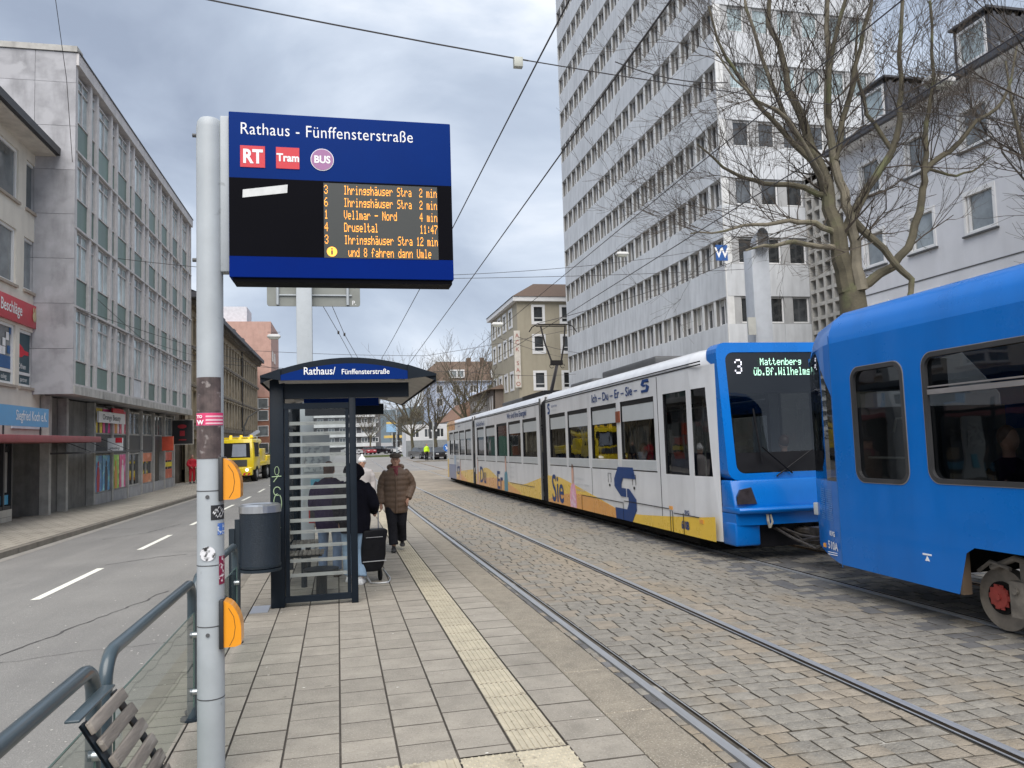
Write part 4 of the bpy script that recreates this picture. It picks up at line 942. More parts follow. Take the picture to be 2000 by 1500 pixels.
# the big plane tree behind the blue tram
rng = random.Random(5)
BT = thing('plane_tree', 'big bare plane tree with seed balls behind the blue tram', 'tree', (11.2, 15, gz(15)+.1))
def bt(x, y, z): return (x-11.2, y-15, z-(gz(15)+.1))
trunk = MB()
trunk.tube([bt(11.15, 15, .0), bt(11.12, 15, 1.5), bt(11.15, 15, 3.2), bt(11.15, 15, 4.4), bt(11.12, 15, 5.0)], [.38, .31, .28, .30, .27], 14)
trunk.build('trunk', bark, BT, smooth=True)
limbs = [  # points (X,Y,Z), radii
 ([(11.05, 15, 4.9), (10.90, 15, 5.6), (10.85, 15, 6.3), (10.75, 15.1, 7.1), (10.62, 15.2, 7.9), (10.35, 15.3, 8.9), (10.12, 15.5, 10.1), (10.0, 15.8, 12.2), (9.95, 16, 14)], [.29, .25, .22, .18, .15, .12, .09, .06, .03], bark),
 ([(11.2, 14.8, 4.9), (11.2, 14.9, 5.7), (11.15, 14.9, 6.6), (10.98, 15, 7.4), (10.85, 15, 8.2), (10.75, 14.9, 9.6), (10.8, 14.8, 11.5), (10.9, 14.6, 13.5)], [.20, .15, .14, .12, .11, .09, .06, .03], bark_l),
 ([(10.88, 15, 6.1), (11.4, 15, 6.85), (11.95, 15, 7.6), (12.4, 15, 8.2), (12.75, 15.1, 9.0), (12.95, 15.2, 10.0), (13.2, 15.3, 12.0), (13.3, 15.4, 14)], [.15, .13, .11, .10, .08, .07, .05, .025], bark),
 ([(11.2, 14.9, 4.95), (11.95, 14.7, 5.4), (12.45, 14.6, 6.1), (12.75, 14.6, 6.95), (12.85, 14.6, 7.55), (13.6, 14.6, 8.1), (14.35, 14.6, 8.85), (15.15, 14.6, 9.4), (15.75, 14.7, 10.8)], [.15, .12, .11, .10, .09, .075, .06, .045, .025], bark),
 ([(12.85, 14.6, 7.55), (12.95, 14.6, 8.2), (13.1, 14.6, 9.0), (13.2, 14.5, 9.8), (13.15, 14.4, 11.5)], [.08, .07, .06, .05, .03], bark),
 ([(11.2, 14.9, 6.5), (11.5, 14.6, 5.95), (11.85, 14.4, 5.35), (12.1, 14.3, 5.05), (12.0, 14.3, 4.6)], [.12, .10, .09, .08, .07], bark),
 ([(10.85, 15, 5.9), (10.1, 15, 5.95), (9.5, 14.9, 5.95), (8.9, 14.8, 5.85), (8.4, 14.7, 5.7)], [.085, .07, .06, .045, .02], bark_l),
 ([(10.85, 15, 6.2), (10.3, 15, 6.45), (9.6, 14.9, 6.45), (8.7, 14.8, 6.3), (7.9, 14.7, 6.1), (7.1, 14.6, 6.0)], [.09, .075, .06, .045, .03, .015], bark_l),
 ([(10.75, 15.1, 7.1), (9.9, 15.3, 7.4), (9.1, 15.4, 7.5), (8.4, 15.5, 7.8), (7.8, 15.5, 8.3)], [.09, .075, .06, .04, .02], bark),
 ([(10.62, 15.2, 7.8), (9.85, 15.3, 8.6), (9.2, 15.4, 9.4), (8.6, 15.5, 10.4), (8.3, 15.6, 11.6)], [.09, .075, .06, .045, .025], bark),
 ([(10.7, 15.2, 7.5), (10.3, 15.6, 8.8), (10.0, 16, 10.2), (9.6, 16.2, 12.0), (9.5, 16.4, 13.5)], [.10, .08, .06, .045, .025], bark_l),
 ([(10.9, 15, 7.9), (11.3, 15, 9.2), (11.75, 15, 10.6), (12.1, 15, 12.2), (12.2, 15, 13.6)], [.09, .08, .06, .045, .025], bark),
 ([(10.8, 15, 8.6), (10.6, 14.6, 9.8), (10.9, 14.2, 11.4), (11.2, 14, 13)], [.08, .065, .05, .025], bark),
 ([(10.7, 15.2, 7.2), (9.9, 14.6, 8.0), (9.0, 14.2, 8.6), (8.2, 14, 8.9), (7.5, 13.9, 9.6)], [.075, .06, .045, .03, .015], bark_l),
 ([(12.4, 15, 8.2), (12.1, 15.4, 9.2), (12.2, 15.8, 10.6), (12.5, 16, 12)], [.07, .055, .04, .02], bark),
 ([(13.0, 14.6, 7.65), (13.9, 14.8, 7.6), (14.7, 15, 7.9), (15.3, 15.1, 8.3)], [.045, .035, .025, .012], bark),
]
tw = MB(); balls = []
for pts, rs, mt in limbs:
    P = []; R = []
    for i in range(len(pts)-1):
        seg_ = wob(pts[i], pts[i+1], 3, .16, rng)
        for j, q in enumerate(seg_[:-1]): P.append(q); R.append((rs[i]+(rs[i+1]-rs[i])*j/3)*.8)
    P.append(Vector(pts[-1])); R.append(rs[-1])
    b = MB(); b.tube([bt(*p) for p in P], R, 9); b.build('limb', mt, BT, smooth=True)
    for i in range(2, len(P)-1):
        nk = 1 if R[i] > .1 else 2
        if i < len(P)*.25 and R[i] > .12: nk = 1
        if rng.random() < (.55 if P[i].x > 11.4 else .30): continue
        for k in range(nk):
            base = (P[i+1]-P[i]).normalized(); side = Vector((rng.gauss(0, 1), rng.gauss(0, .8), rng.gauss(.2, .8))).normalized()
            nd = (base*.8+side*.9+Vector((0, 0, .15))).normalized()
            if nd.z < -.3: nd.z = .1
            if P[i].z > 6.0 or rng.random() < .25: grow(tw, rng, Vector(bt(*P[i])), nd, rng.uniform(.9, 2.2), R[i]*.16+.006, 3, .62, .12, .0036, 4, balls, (3, 4))
tw.build('crown', twig_m, BT)
b = MB()
for p in balls[:170]: b.ell(p, .022, .022, .022, 6, 4); b.tube([p+Vector((0, 0, .12)), p], .003, 3)
b.build('seed_balls', twig_m, BT, kind='stuff')
# a second bare tree just outside the right edge reaches into the frame
rng = random.Random(12)
def baretree(label, loc, h, r, seed, crown_d=4, spread=.55, mat=bark, tmat=twig_m, group=None, minr=.02, n=7, fork=.33, kids=(3, 4)):
    rng = random.Random(seed); t = thing('bare_tree', label, 'tree', loc, group=group)
    b = MB(); top = Vector((rng.uniform(-.3, .3), rng.uniform(-.3, .3), h*fork)); b.tube([(0, 0, -.3), (0, 0, h*fork*.5), top], [r*1.25, r, r*.85], 8); b.build('trunk', mat, t, smooth=True)
    lb = MB(); cr_ = MB()
    for k in range(n):
        a = 2*math.pi*k/n+rng.uniform(-.3, .3); el = rng.uniform(.5, 1.25)
        d = Vector((math.cos(a)*math.cos(el), math.sin(a)*math.cos(el), math.sin(el)))
        P = [top]; dd = d
        for i in range(6):
            dd = (dd+Vector((rng.gauss(0, .12), rng.gauss(0, .12), .09))).normalized(); P.append(P[-1]+dd*h*(1-fork)*.9/6)
        R = [r*.55*(1-.8*i/6) for i in range(7)]
        lb.tube(P, R, 5)
        for i in range(1, 6):
            for kk in range(2):
                side = Vector((rng.gauss(0, 1), rng.gauss(0, 1), rng.gauss(0, .6))).normalized()
                grow(cr_, rng, P[i], (dd+side*.9), h*.2, R[i]*.45, crown_d-2, spread, .15, minr, 3, None, kids)
    lb.build('limbs', mat, t, smooth=True); cr_.build('crown', tmat, t); return t
baretree('bare tree at the right edge whose twigs hang over the plaster house', (17.4, 14.5, -.1), 12.5, .22, 31, 5, group=None, minr=.006)
for i, (lab, loc, h, r, sd) in enumerate([
    ('bare street tree with forked trunk behind the hi-vis worker', (11.6, 100, -.4), 10.5, .24, 3),
    ('bare street tree left of the white shop', (8.9, 103, -.4), 8.8, .20, 4),
    ('tall bare street tree in front of the pale blue house', (14.4, 92, -.4), 12.8, .26, 6),
    ('bare tree rising behind the low brown house', (20.2, 118, -.4), 19, .3, 8),
    ('bare tree with its crown above the pale blue roof', (10.5, 128, -.4), 17, .28, 9),
    ('slim bare tree beside the dark hedge trees', (4.9, 150, -.4), 9, .16, 10)]):
    baretree(lab, loc, h, r, sd, 4, mat=bark, tmat=pm('twigs_far', (.10, .085, .062), rough=.9) if i == 0 else MATS['twigs_far'], group='bare trees along the far street', minr=.016, kids=(2, 3))
hedge = pm('winter_hedge', (.085, .072, .045), rough=.95, var=.5, scale=3)
for i, (x, y, h_, w_) in enumerate([(12.8, 172, 7.5, 3.0), (16.4, 176, 8.5, 3.6), (18.6, 170, 6.5, 3.0)]):
    rng = random.Random(40+i); t = thing('leafless_thicket_tree', ['dense brown leafless tree right of the apartment block', 'tallest brown leafless tree left of the white shop', 'small brown leafless tree close to the white shop'][i], 'tree', (x, y, -.4), group='brown leafless trees at the end of the street')
    b = MB(); b.tube([(0, 0, -.3), (0, 0, h_*.5)], .18, 6); b.build('trunk', bark, t)
    b = MB()
    for k in range(2600):
        a = rng.uniform(0, 6.28); u = rng.random()**.5; zz = rng.uniform(.12, 1)
        rr_ = w_*u*math.sin(min(3.0, .5+zz*2.4)); p = Vector((rr_*math.cos(a), rr_*math.sin(a), zz*h_)); d = Vector((rng.gauss(0, .4), rng.gauss(0, .4), 1)).normalized()*rng.uniform(.3, .8)
        b.tube([p, p+d], .02, 3, cap=False)
    b.build('crown', hedge, t)
# ------------------------------------------------------------------ dot matrix font
DOT = {'3': '01110 10001 00001 00110 00001 10001 01110', '6': '00110 01000 10000 11110 10001 10001 01110', '1': '00100 01100 00100 00100 00100 00100 01110', '4': '00010 00110 01010 10010 11111 00010 00010',
 '2': '01110 10001 00001 00110 01000 10000 11111', '7': '11111 00001 00010 00100 01000 01000 01000', '8': '01110 10001 10001 01110 10001 10001 01110', ':': '00000 00100 00100 00000 00100 00100 00000',
 'I': '01110 00100 00100 00100 00100 00100 01110', 'h': '10000 10000 10110 11001 10001 10001 10001', 'r': '00000 00000 10110 11001 10000 10000 10000', 'i': '00100 00000 01100 00100 00100 00100 01110',
 'n': '00000 00000 10110 11001 10001 10001 10001', 'g': '00000 00000 01111 10001 01111 00001 01110', 's': '00000 00000 01111 10000 01110 00001 11110', 'ä': '01010 00000 01110 00001 01111 10001 01111',
 'u': '00000 00000 10001 10001 10001 10011 01101', 'ü': '01010 00000 10001 10001 10001 10011 01101', 'e': '00000 00000 01110 10001 11111 10000 01110', 'S': '01111 10000 10000 01110 00001 00001 11110', 't': '01000 01000 11100 01000 01000 01001 00110',
 'a': '00000 00000 01110 00001 01111 10001 01111', 'm': '00000 00000 11010 10101 10101 10101 10101', 'V': '10001 10001 10001 10001 10001 01010 00100', 'l': '01100 00100 00100 00100 00100 00100 01110',
 '-': '00000 00000 00000 11111 00000 00000 00000', 'N': '10001 11001 10101 10101 10011 10001 10001', 'o': '00000 00000 01110 10001 10001 10001 01110', 'd': '00001 00001 01101 10011 10001 10001 01111',
 'D': '11110 10001 10001 10001 10001 10001 11110', 'f': '00110 01001 01000 11100 01000 01000 01000', 'U': '10001 10001 10001 10001 10001 10001 01110', 'M': '10001 11011 10101 10101 10001 10001 10001',
 'b': '10000 10000 10110 11001 10001 10001 11110', 'B': '11110 10001 10001 11110 10001 10001 11110', 'W': '10001 10001 10001 10101 10101 11011 10001', '.': '00000 00000 00000 00000 00000 01100 01100', ' ': '00000 '*7}
def dots(b, txt, x, z, px, pz, fn, sz=.86, bold=False):
    """lit dots of a matrix display; fn(u,v)->point"""
    for ch in txt:
        g = DOT[ch].split()
        for r in range(7):
            for c in range(5):
                if g[r][c] == '1':
                    u = x+c*px; v = z-(r+1)*pz; b.quad([fn(u, v), fn(u+px*sz, v), fn(u+px*sz, v+pz*sz), fn(u, v+pz*sz)])
        x += 6*px
    return x
# ------------------------------------------------------------------ departure display on its grey pole
pole_m = pm('grey_pole_paint', (0.37, 0.40, 0.42), rough=.5, var=.07, scale=5, spots=(.24, .26, .27), spotscale=14, spotpos=.68)
DP = thing('departure_display', 'blue stop sign and departure display on a light grey round pole', 'sign', (-.757, 4.75, gz(4.75)+.08))
b = MB(); R = .074
b.tube([(0, 0, -.02), (0, 0, 3.74), (0, 0, 3.78), (0, 0, 3.80)], [R, R, R*.93, R*.75], 28); b.build('pole', pole_m, DP, smooth=True)
b = MB()
for z in (.84, 1.18, 1.60, .44): b.tube([(0, 0, z), (0, 0, z+.006)], R+.0012, 28)
b.build('pole_joint', dark_g, DP)
for z in (.80, 1.57): MB().disc((-.005, -R-.001, z), .011, (0, 1, 0), .008, 12).build('bolt', dark_g, DP)
for z in (2.95, 3.70): MB().tube([(-R, 0, z), (-R-.022, 0, z)], .012, 8).build('bolt', dark_g, DP)
zb_ = 2.90-(gz(4.75)+.08)+.0; 
def dz(wz): return wz-(gz(4.75)+.08)
put('bracket', bevel(MB().box(R-.01, .118, -.045, .045, dz(2.90), dz(3.84)).mesh('bracket', pole_m), .006), DP)
s_blue = pm('sign_blue', (0.004, 0.024, 0.145), rough=.6, var=.05, spec=.04); s_blue2 = pm('sign_blue_lower', (0.001, 0.016, 0.155), rough=.6, var=.05, spec=.04)
scr_m = pm('display_glass', (0.004, 0.004, 0.006), rough=.5, var=.1, spec=.03); led_bg = pm('led_board', (0.036, 0.040, 0.038), rough=.5, var=.1, stretch=(1, 1, 60), scale=8)
led = pm('led_amber', (1.0, .40, .05), rough=.5, emit=.40); s_red = pm('logo_red', (.58, .02, .035), rough=.4, var=.04); s_mag = pm('logo_mauve', (.33, .14, .30), rough=.4, var=.04)
x0, x1 = .118, 1.435; zt, zl = dz(3.855), dz(2.862)
put('housing', bevel(MB().box(x0, x1, -.08, .10, zl, zt).mesh('housing', s_blue), .006), DP)
b = MB(); b.box(x0+.02, x1-.01, -.07, .09, zl-.025, zl-.001); b.build('base_edge', scr_m, DP)
hz = zt-.403*.993; bz = zl+.125
b = MB(); b.box(x0+.002, x1-.002, -.083, -.081, bz, hz); b.build('screen', scr_m, DP)
b = MB(); b.box(x0+.0015, x1-.0015, -.0825, -.081, zl+.002, bz-.001); b.build('lower_band', s_blue2, DP)
sx0 = x0+.41*(x1-x0); sx1 = x0+.93*(x1-x0); sz1 = zt-.415*.993; sz0 = zt-.875*.993
b = MB(); b.box(sx0, sx1, -.0845, -.083, sz0, sz1); b.build('led_panel', led_bg, DP)
b = MB(); rp_ = (sz1-sz0)/6.0; px = (sx1-sx0)/(30*6); pz = rp_/9.6
fn = lambda u, v: (u, -.0855, v)
for i, (a, t, c) in enumerate([('3', 'Ihringshäuser Stra', ' 2 min'), ('6', 'Ihringshäuser Stra', ' 2 min'), ('1', 'Vellmar - Nord', ' 4 min'), ('4', 'Druseltal', ' 11:47'), ('3', 'Ihringshäuser Stra', '12 min'), ('', ' und 8 fahren dann Umle', '')]):
    z = sz1-.012-i*rp_
    if a: dots(b, a, sx0+.004, z, px*1.1, pz, fn, .84)
    dots(b, t, sx0+5.2*6*px, z, px*1.0, pz, fn, .84)
    if c: dots(b, c, sx1-6*6*px*.97, z, px*.97, pz, fn, .84)
b.build('led_text', led, DP)
b = MB(); cz = sz1-.012-5*rp_-pz*3.4; b.disc((sx0+.045, -.0855, cz), .03, (0, 1, 0), .001, 20); b.build('info_disc', led, DP)
b = MB(); b.box(sx0+.040, sx0+.050, -.0868, -.0862, cz-.018, cz+.008).box(sx0+.040, sx0+.050, -.0868, -.0862, cz+.013, cz+.021).build('info_letter', led_bg, DP)
puttext('title', textmesh('Rathaus - Fünffensterstraße', .103, wht, bold=-.0002, xs=.835, spacing=1.06), DP, (x0+.062, -.0815, zt-.135), (1, 0, 0))
zc = zt-.27
b = MB(); b.box(x0+.065, x0+.205, -.0835, -.081, zc-.065, zc+.065); b.box(x0+.268, x0+.402, -.0835, -.081, zc-.065, zc+.065); b.build('logo_square', s_red, DP)
b = MB(); b.disc((x0+.535, -.0815, zc), .068, (0, 1, 0), .003, 32); b.build('logo_ring', wht, DP)
b = MB(); b.disc((x0+.535, -.0825, zc), .064, (0, 1, 0), .004, 32); b.build('logo_disc', s_mag, DP)
puttext('logo_text', textmesh('RT', .115, wht, align='CENTER', bold=.004, xs=.82), DP, (x0+.135, -.085, zc-.038), (1, 0, 0))
puttext('logo_text', textmesh('Tram', .066, wht, align='CENTER', bold=.0022, xs=.9), DP, (x0+.337, -.085, zc-.02), (1, 0, 0))
puttext('logo_text', textmesh('BUS', .062, wht, align='CENTER', bold=.0022, xs=.9), DP, (x0+.535, -.0855, zc-.02), (1, 0, 0))
b = MB(); b.prism([(x0+.077, zt-.520), (x0+.330, zt-.482), (x0+.333, zt-.432), (x0+.079, zt-.472)], lambda u, v, t: (u, t, v), -.0850, -.0835); b.build('white_tape', pm('paper_tape', (.62, .63, .62), rough=.8, var=.1, scale=20), DP)
# stickers wrap round the pole
def wrap(par, name, mat, a0, a1, z0, z1, rr=R+.0022, n=10):
    b = MB()
    for i in range(n):
        t0 = rad(a0+(a1-a0)*i/n); t1 = rad(a0+(a1-a0)*(i+1)/n)
        b.quad([(rr*math.sin(t0), -rr*math.cos(t0), z0), (rr*math.sin(t1), -rr*math.cos(t1), z0), (rr*math.sin(t1), -rr*math.cos(t1), z1), (rr*math.sin(t0), -rr*math.cos(t0), z1)])
    return b.build(name, mat, par)
brn = pm('faded_print', (.085, .062, .058), rough=.5, var=.6, scale=12, spots=(.24, .21, .20), spotscale=22, spotpos=.60)
def pz_(y): return 1.88+(866-y)/1505*4.63-(gz(4.75)+.08)
for (ya, yb) in ((802, 736), (888, 827)): wrap(DP, 'faded_sticker', brn, -66, 58, pz_(ya), pz_(yb))
pk = pm('pink_sticker', (.62, .05, .15), rough=.5, var=.2); pk2 = pm('pale_pink', (.7, .45, .5), rough=.5)
wrap(DP, 'pink_sticker', pk, -68, 74, pz_(826), pz_(803), R+.003); wrap(DP, 'sticker_line', pk2, -10, 70, pz_(811), pz_(808), R+.0036); wrap(DP, 'sticker_line', pk2, -10, 70, pz_(818), pz_(814.5), R+.0036); wrap(DP, 'sticker_line', pk2, -10, 70, pz_(824), pz_(821), R+.0036)
puttext('sticker_text', textmesh('TO', .022, wht, bold=.001), DP, (-.062, -.068, pz_(812)), (1, -.25, 0)); puttext('sticker_text', textmesh('W', .034, wht, bold=.0015), DP, (-.060, -.069, pz_(824)), (1, -.25, 0))
wrap(DP, 'black_sticker', blk, 10, 80, pz_(1001), pz_(974)); b = MB()
for i in range(26):
    t = rad(18+i*2.1); zz = pz_(988)+.03*math.sin(i*1.9)*math.sin(i*.12)
    b.quad([((R+.003)*math.sin(t), -(R+.003)*math.cos(t), zz-.006), ((R+.003)*math.sin(t+.05), -(R+.003)*math.cos(t+.05), zz+.002), ((R+.003)*math.sin(t+.05), -(R+.003)*math.cos(t+.05), zz+.010), ((R+.003)*math.sin(t), -(R+.003)*math.cos(t), zz+.004)])
b.build('sticker_drawing', wht, DP)
wrap(DP, 'blue_sticker', pm('sticker_blue', (.06, .16, .5), rough=.5, spots=(.6, .65, .7), spotscale=60, spotpos=.5), 38, 84, pz_(1029), pz_(1008))
b = MB(); b.disc((-.004, -R-.0010, pz_(1062)), .0415, (0, 1, 0), .004, 26); b.build('round_sticker', pm('round_bw', (.7, .7, .72), rough=.5, var=.05, spots=(.02, .02, .02), spotscale=26, spotpos=.47), DP)
wrap(DP, 'maroon_sticker', pm('sticker_maroon', (.22, .012, .05), rough=.5, spots=(.7, .65, .66), spotscale=46, spotpos=.53), 44, 86, pz_(1120), pz_(1068))
# orange ticket machines on the pole
org = pm('orange_enamel', (.78, .30, .012), rough=.35, var=.05, coat=.5)
for (ya, yb, lab) in ((965, 888, 'upper orange half-round box on the display pole'), (1234, 1150, 'lower orange half-round box on the display pole')):
    t = thing('ticket_stamp_box', lab, 'ticket box', (-.757, 4.75, gz(4.75)+.08)); z0, z1 = pz_(ya), pz_(yb)
    b = MB(); b.box(R-.020, R+.004, -.075, .075, z0-.005, z1+.008); put('back_plate', bevel(b.mesh('back_plate', blk), .004), t)
    h_ = z1-z0; pr = [(R+.004, z0)]
    for i in range(25):
        u = i/24; pr.append((R+.004+.094*(1-abs(max(0, (u-.34))/.66)**2.0)**.62*(1-.35*max(0, (.06-u)/.06)**2), z0+h_*u))
    me = MB().prism(pr, lambda u, v, t_: (u, t_, v), -.060, .060).mesh('housing', org, True); put('housing', me, t)
    b = MB(); b.tube([(R+.035, -.0605, z0+.008), (R+.058, -.0605, z0+h_*.2), (R+.066, -.0605, z0+h_*.42), (R+.058, -.0605, z0+h_*.65), (R+.03, -.0605, z0+h_*.84)], .0014, 4); b.build('seam', blk, t)
# ------------------------------------------------------------------ railing with glass
rl = pm('slate_blue_metal', (0.045, 0.068, 0.082), rough=.36, var=.12, scale=6, coat=.3)
rl_d = pm('slate_blue_dark', (0.014, 0.022, 0.030), rough=.42, var=.15, scale=6, spec=.35)
gl_c = glass('clear_glass', (.72, .78, .74), fac=.02); steel = pm('brushed_steel', (.55, .56, .57), rough=.3, metal=.9, var=.1)
def railing(ya, yb, lab, label_post=True):
    t = thing('railing', lab, 'railing', (-1.05, ya, gz(ya)+.08), 0.0, True, group='tube railings along the roadway')
    L = yb-ya; H = .93; r = .031; c = .13; P = [(0, 0, 0), (0, 0, H-c)]
    for i in range(1, 6): a = rad(18*i); P.append((0, c-c*math.cos(a), H-c+c*math.sin(a)))
    for i in range(0, 6): a = rad(18*i); P.append((0, L-c+c*math.sin(a), H-c+c*math.cos(a)))
    P.append((0, L, 0)); b = MB(); b.tube(P, r, 14); b.build('frame', rl, t, smooth=True)
    b = MB(); b.quad([(.024, .06, .10), (.024, L-.06, .10), (.024, L-.06, H-.20), (.024, .06, H-.20)]); b.build('glass_panel', gl_c, t)
    b = MB(); b.box(.020, .028, .06, L-.06, H-.204, H-.199).box(.020, .028, .055, .06, .10, H-.20).box(.020, .028, L-.06, L-.055, .10, H-.20); b.build('glass_edge', pm('glass_edge_green', (.10, .16, .14), rough=.2) if 'glass_edge_green' not in MATS else MATS['glass_edge_green'], t)
    b = MB()
    for y in (.06, L-.06):
        for z in (.20, H-.35): b.disc((.032, y, z), .022, (1, 0, 0), .03, 12); b.tube([(.0, y*1.0, z), (.03, y, z)], .008, 6)
    b.build('glass_clip', steel, t, smooth=True)
    b = MB()
    for y in (0, L): b.tube([(0, y, 0), (0, y, .015)], .075, 12); 
    b.build('foot_plate', rl_d, t)
railing(1.45, 3.64, 'nearest slate blue railing section beside the bench'); railing(3.80, 5.80, 'second slate blue railing section just behind the bench')
railing(5.95, 7.97, 'third slate blue railing section between the display pole and the waste bin')
# wooden bench seat fixed in front of the railing
wood = pm('weathered_wood', (.21, .185, .16), rough=.85, var=.28, scale=6, stretch=(6, .5, 6), bump=.5, bscale=50, rnd=.22, spots=(.34, .31, .27), spotscale=5, spotpos=.57)
BN = thing('bench_seat', 'small weathered wooden slat seat fixed to the near railing', 'seat', (-.93, 3.30, gz(3.3)+.08), 0, True)
prof = [(0.0, .86), (.035, .80), (.075, .735), (.115, .67), (.15, .605), (.18, .54), (.205, .475), (.235, .42), (.29, .39), (.355, .385), (.42, .39), (.485, .40)]
sm = bevel(MB().box(-.024, .024, -.21, .21, -.011, .011).mesh('slat', wood), .004)
for i in range(len(prof)-1):
    (xa, za), (xb, zb2) = prof[i], prof[i+1]; o = put('slat', sm, BN, ((xa+xb)/2+.012, 0, (za+zb2)/2+.012))
    o.rotation_euler = (0, -math.atan2(zb2-za, xb-xa), 0)
b = MB()
for y in (-.19, .19):
    for (xa, za), (xb, zb2) in zip(prof[:-1], prof[1:]): b.quad([(xa, y-.03, za), (xb, y-.03, zb2), (xb, y+.03, zb2), (xa, y+.03, za)]); b.quad([(xa-.008, y+.03, za-.006), (xb-.008, y+.03, zb2-.006), (xb-.008, y-.03, zb2-.006), (xa-.008, y-.03, za-.006)])
b.tube([(.0, 0, 0), (.0, 0, .5), (.12, 0, .52), (.22, 0, .38), (.40, 0, .37)], .03, 8)
b.build('bracket', rl_d, BN)
put('top_plate', bevel(MB().box(-.055, -.004, -.22, .22, .868, .878).mesh('top_plate', rl), .003), BN, (0, 0, 0))
# ------------------------------------------------------------------ waste bin
BNW = thing('waste_bin', 'dark round waste bin with steel rim on a post beside the shelter', 'waste bin', (-.94, 9.2, gz(9.2)+.08), 0, True)
perf = pm('perforated_dark', (.014, .021, .030), rough=.5, var=.3, scale=60, spec=.35, bump=.3, bscale=90)
b = MB(); b.tube([(0, 0, .52), (0, 0, .545), (0, 0, .56), (0, 0, 1.16)], [.20, .225, .222, .222], 28); b.build('body', perf, BNW, smooth=True)
b = MB(); b.tube([(0, 0, .50), (0, 0, .53)], .232, 28); b.tube([(0, 0, .555), (0, 0, .575)], .227, 28); b.build('lower_ring', rl_d, BNW, smooth=True)
b = MB()
n = 28
for (r0, z0, r1, z1) in ((.230, 1.15, .230, 1.225), (.230, 1.225, .20, 1.245), (.20, 1.245, .12, 1.235), (.12, 1.235, .12, 1.17)):
    for k in range(n):
        a, c = 2*math.pi*k/n, 2*math.pi*(k+1)/n
        b.quad([(r0*math.cos(a), r0*math.sin(a), z0), (r0*math.cos(c), r0*math.sin(c), z0), (r1*math.cos(c), r1*math.sin(c), z1), (r1*math.cos(a), r1*math.sin(a), z1)])
b.build('rim', steel, BNW, smooth=True)
b = MB(); b.box(-.27, -.215, -.03, .03, 0, 1.08); b.box(-.23, -.2, -.05, .05, .6, 1.05); b.build('post', rl_d, BNW)
b = MB(); b.box(-.33, -.27, -.05, .01, 0, .98); b.build('post', rl_d, BNW)
# ------------------------------------------------------------------ shelter
SH = thing('bus_shelter', 'dark blue-grey tram shelter with curved roof and blue name board', 'shelter', (0, 9.4, gz(9.4)+.08), .008, True)
dk = pm('shelter_paint', (.007, .012, .019), rough=.45, var=.15, scale=4, spec=.2); ceil_m = pm('shelter_ceiling', (.45, .43, .40), rough=.6, var=.1, streak=.2)
def arch(x): 
    u = (x-.09)/1.03; return 2.93-.21*(abs(u)**1.9)
RL = 5.2; b = MB(); N = 18
for i in range(N):
    xa, xb = -.95+2.07*i/N, -.95+2.07*(i+1)/N
    b.quad([(xa, 0, arch(xa)), (xb, 0, arch(xb)), (xb, RL, arch(xb)), (xa, RL, arch(xa))])
    lo = lambda x: arch(x)-.11 if -.76 < x < .78 else arch(x)-.05
    b.quad([(xa, 0, arch(xa)-.085), (xa, 0, arch(xa)), (xb, 0, arch(xb)), (xb, 0, arch(xb)-.085)])
    b.quad([(xa, RL, arch(xa)), (xa, RL, arch(xa)-.085), (xb, RL, arch(xb)-.085), (xb, RL, arch(xb))])
b.quad([(1.12, 0, arch(1.12)), (1.12, 0, arch(1.12)-.09), (1.12, RL, arch(1.12)-.09), (1.12, RL, arch(1.12))]); b.quad([(-.95, 0, arch(-.95)), (-.95, RL, arch(-.95)), (-.95, RL, arch(-.95)-.09), (-.95, 0, arch(-.95)-.09)])
b.build('roof', dk, SH, smooth=True)
b = MB()
for i in range(N):
    xa, xb = -.93+2.03*i/N, -.93+2.03*(i+1)/N
    b.quad([(xa, .01, arch(xa)-.075), (xa, RL-.01, arch(xa)-.075), (xb, RL-.01, arch(xb)-.075), (xb, .01, arch(xb)-.075)])
b.build('ceiling', ceil_m, SH)
# end pieces of the gable
for s_, xs_ in (('left', (-.95, -.72)), ('right', (.77, 1.12))):
    xa, xb = xs_
    pr = [(xa, arch(xa)+.002), (xb, arch(xb)+.002), (xb, 2.66), (xa, 2.70 if s_ == 'left' else 2.715)] if s_ == 'left' else [(xa, arch(xa)+.002), (xb, arch(xb)+.002), (xb, 2.70), (xa, 2.66)]
    MB().prism(pr, lambda u, v, t: (u, t, v), -.035, -.002).build('gable_cap', dk, SH)
pr = [(-.718, 2.66)]+[(-.718+1.486*i/12, arch(-.718+1.486*i/12)-.075) for i in range(13)]+[(.768, 2.66)]
MB().prism(pr, lambda u, v, t: (u, t, v), -.03, -.004).build('name_board', s_blue, SH)
puttext('lettering', textmesh('Rathaus/', .125, wht, bold=.0012, xs=.86), SH, (-.46, -.034, 2.725), (1, 0, 0)); puttext('lettering', textmesh('Fünffensterstraße', .088, wht, bold=.001, xs=.92), SH, (-.02, -.034, 2.725), (1, 0, 0))
b = MB(); b.box(-.80, .80, .22, .34, 2.46, 2.64); b.box(-.6, .70, 3.9, 4.02, 2.42, 2.60); b.build('cross_beam', dk, SH)
b = MB(); b.tube([(-.75, .15, 2.66), (.0, .15, 2.78), (.75, .15, 2.66)], .025, 6); b.tube([(-.75, 3.6, 2.66), (.0, 3.6, 2.76), (.75, 3.6, 2.66)], .025, 6); b.build('arch_rib', ceil_m, SH)
b = MB(); b.box(-.6, .6, 3.5, 3.54, 2.55, 2.74); b.build('inner_board', s_blue, SH)
b = MB(); b.box(-.86, -.70, .16, .46, 0, 2.70); put('post', bevel(b.mesh('post', dk), .01), SH)
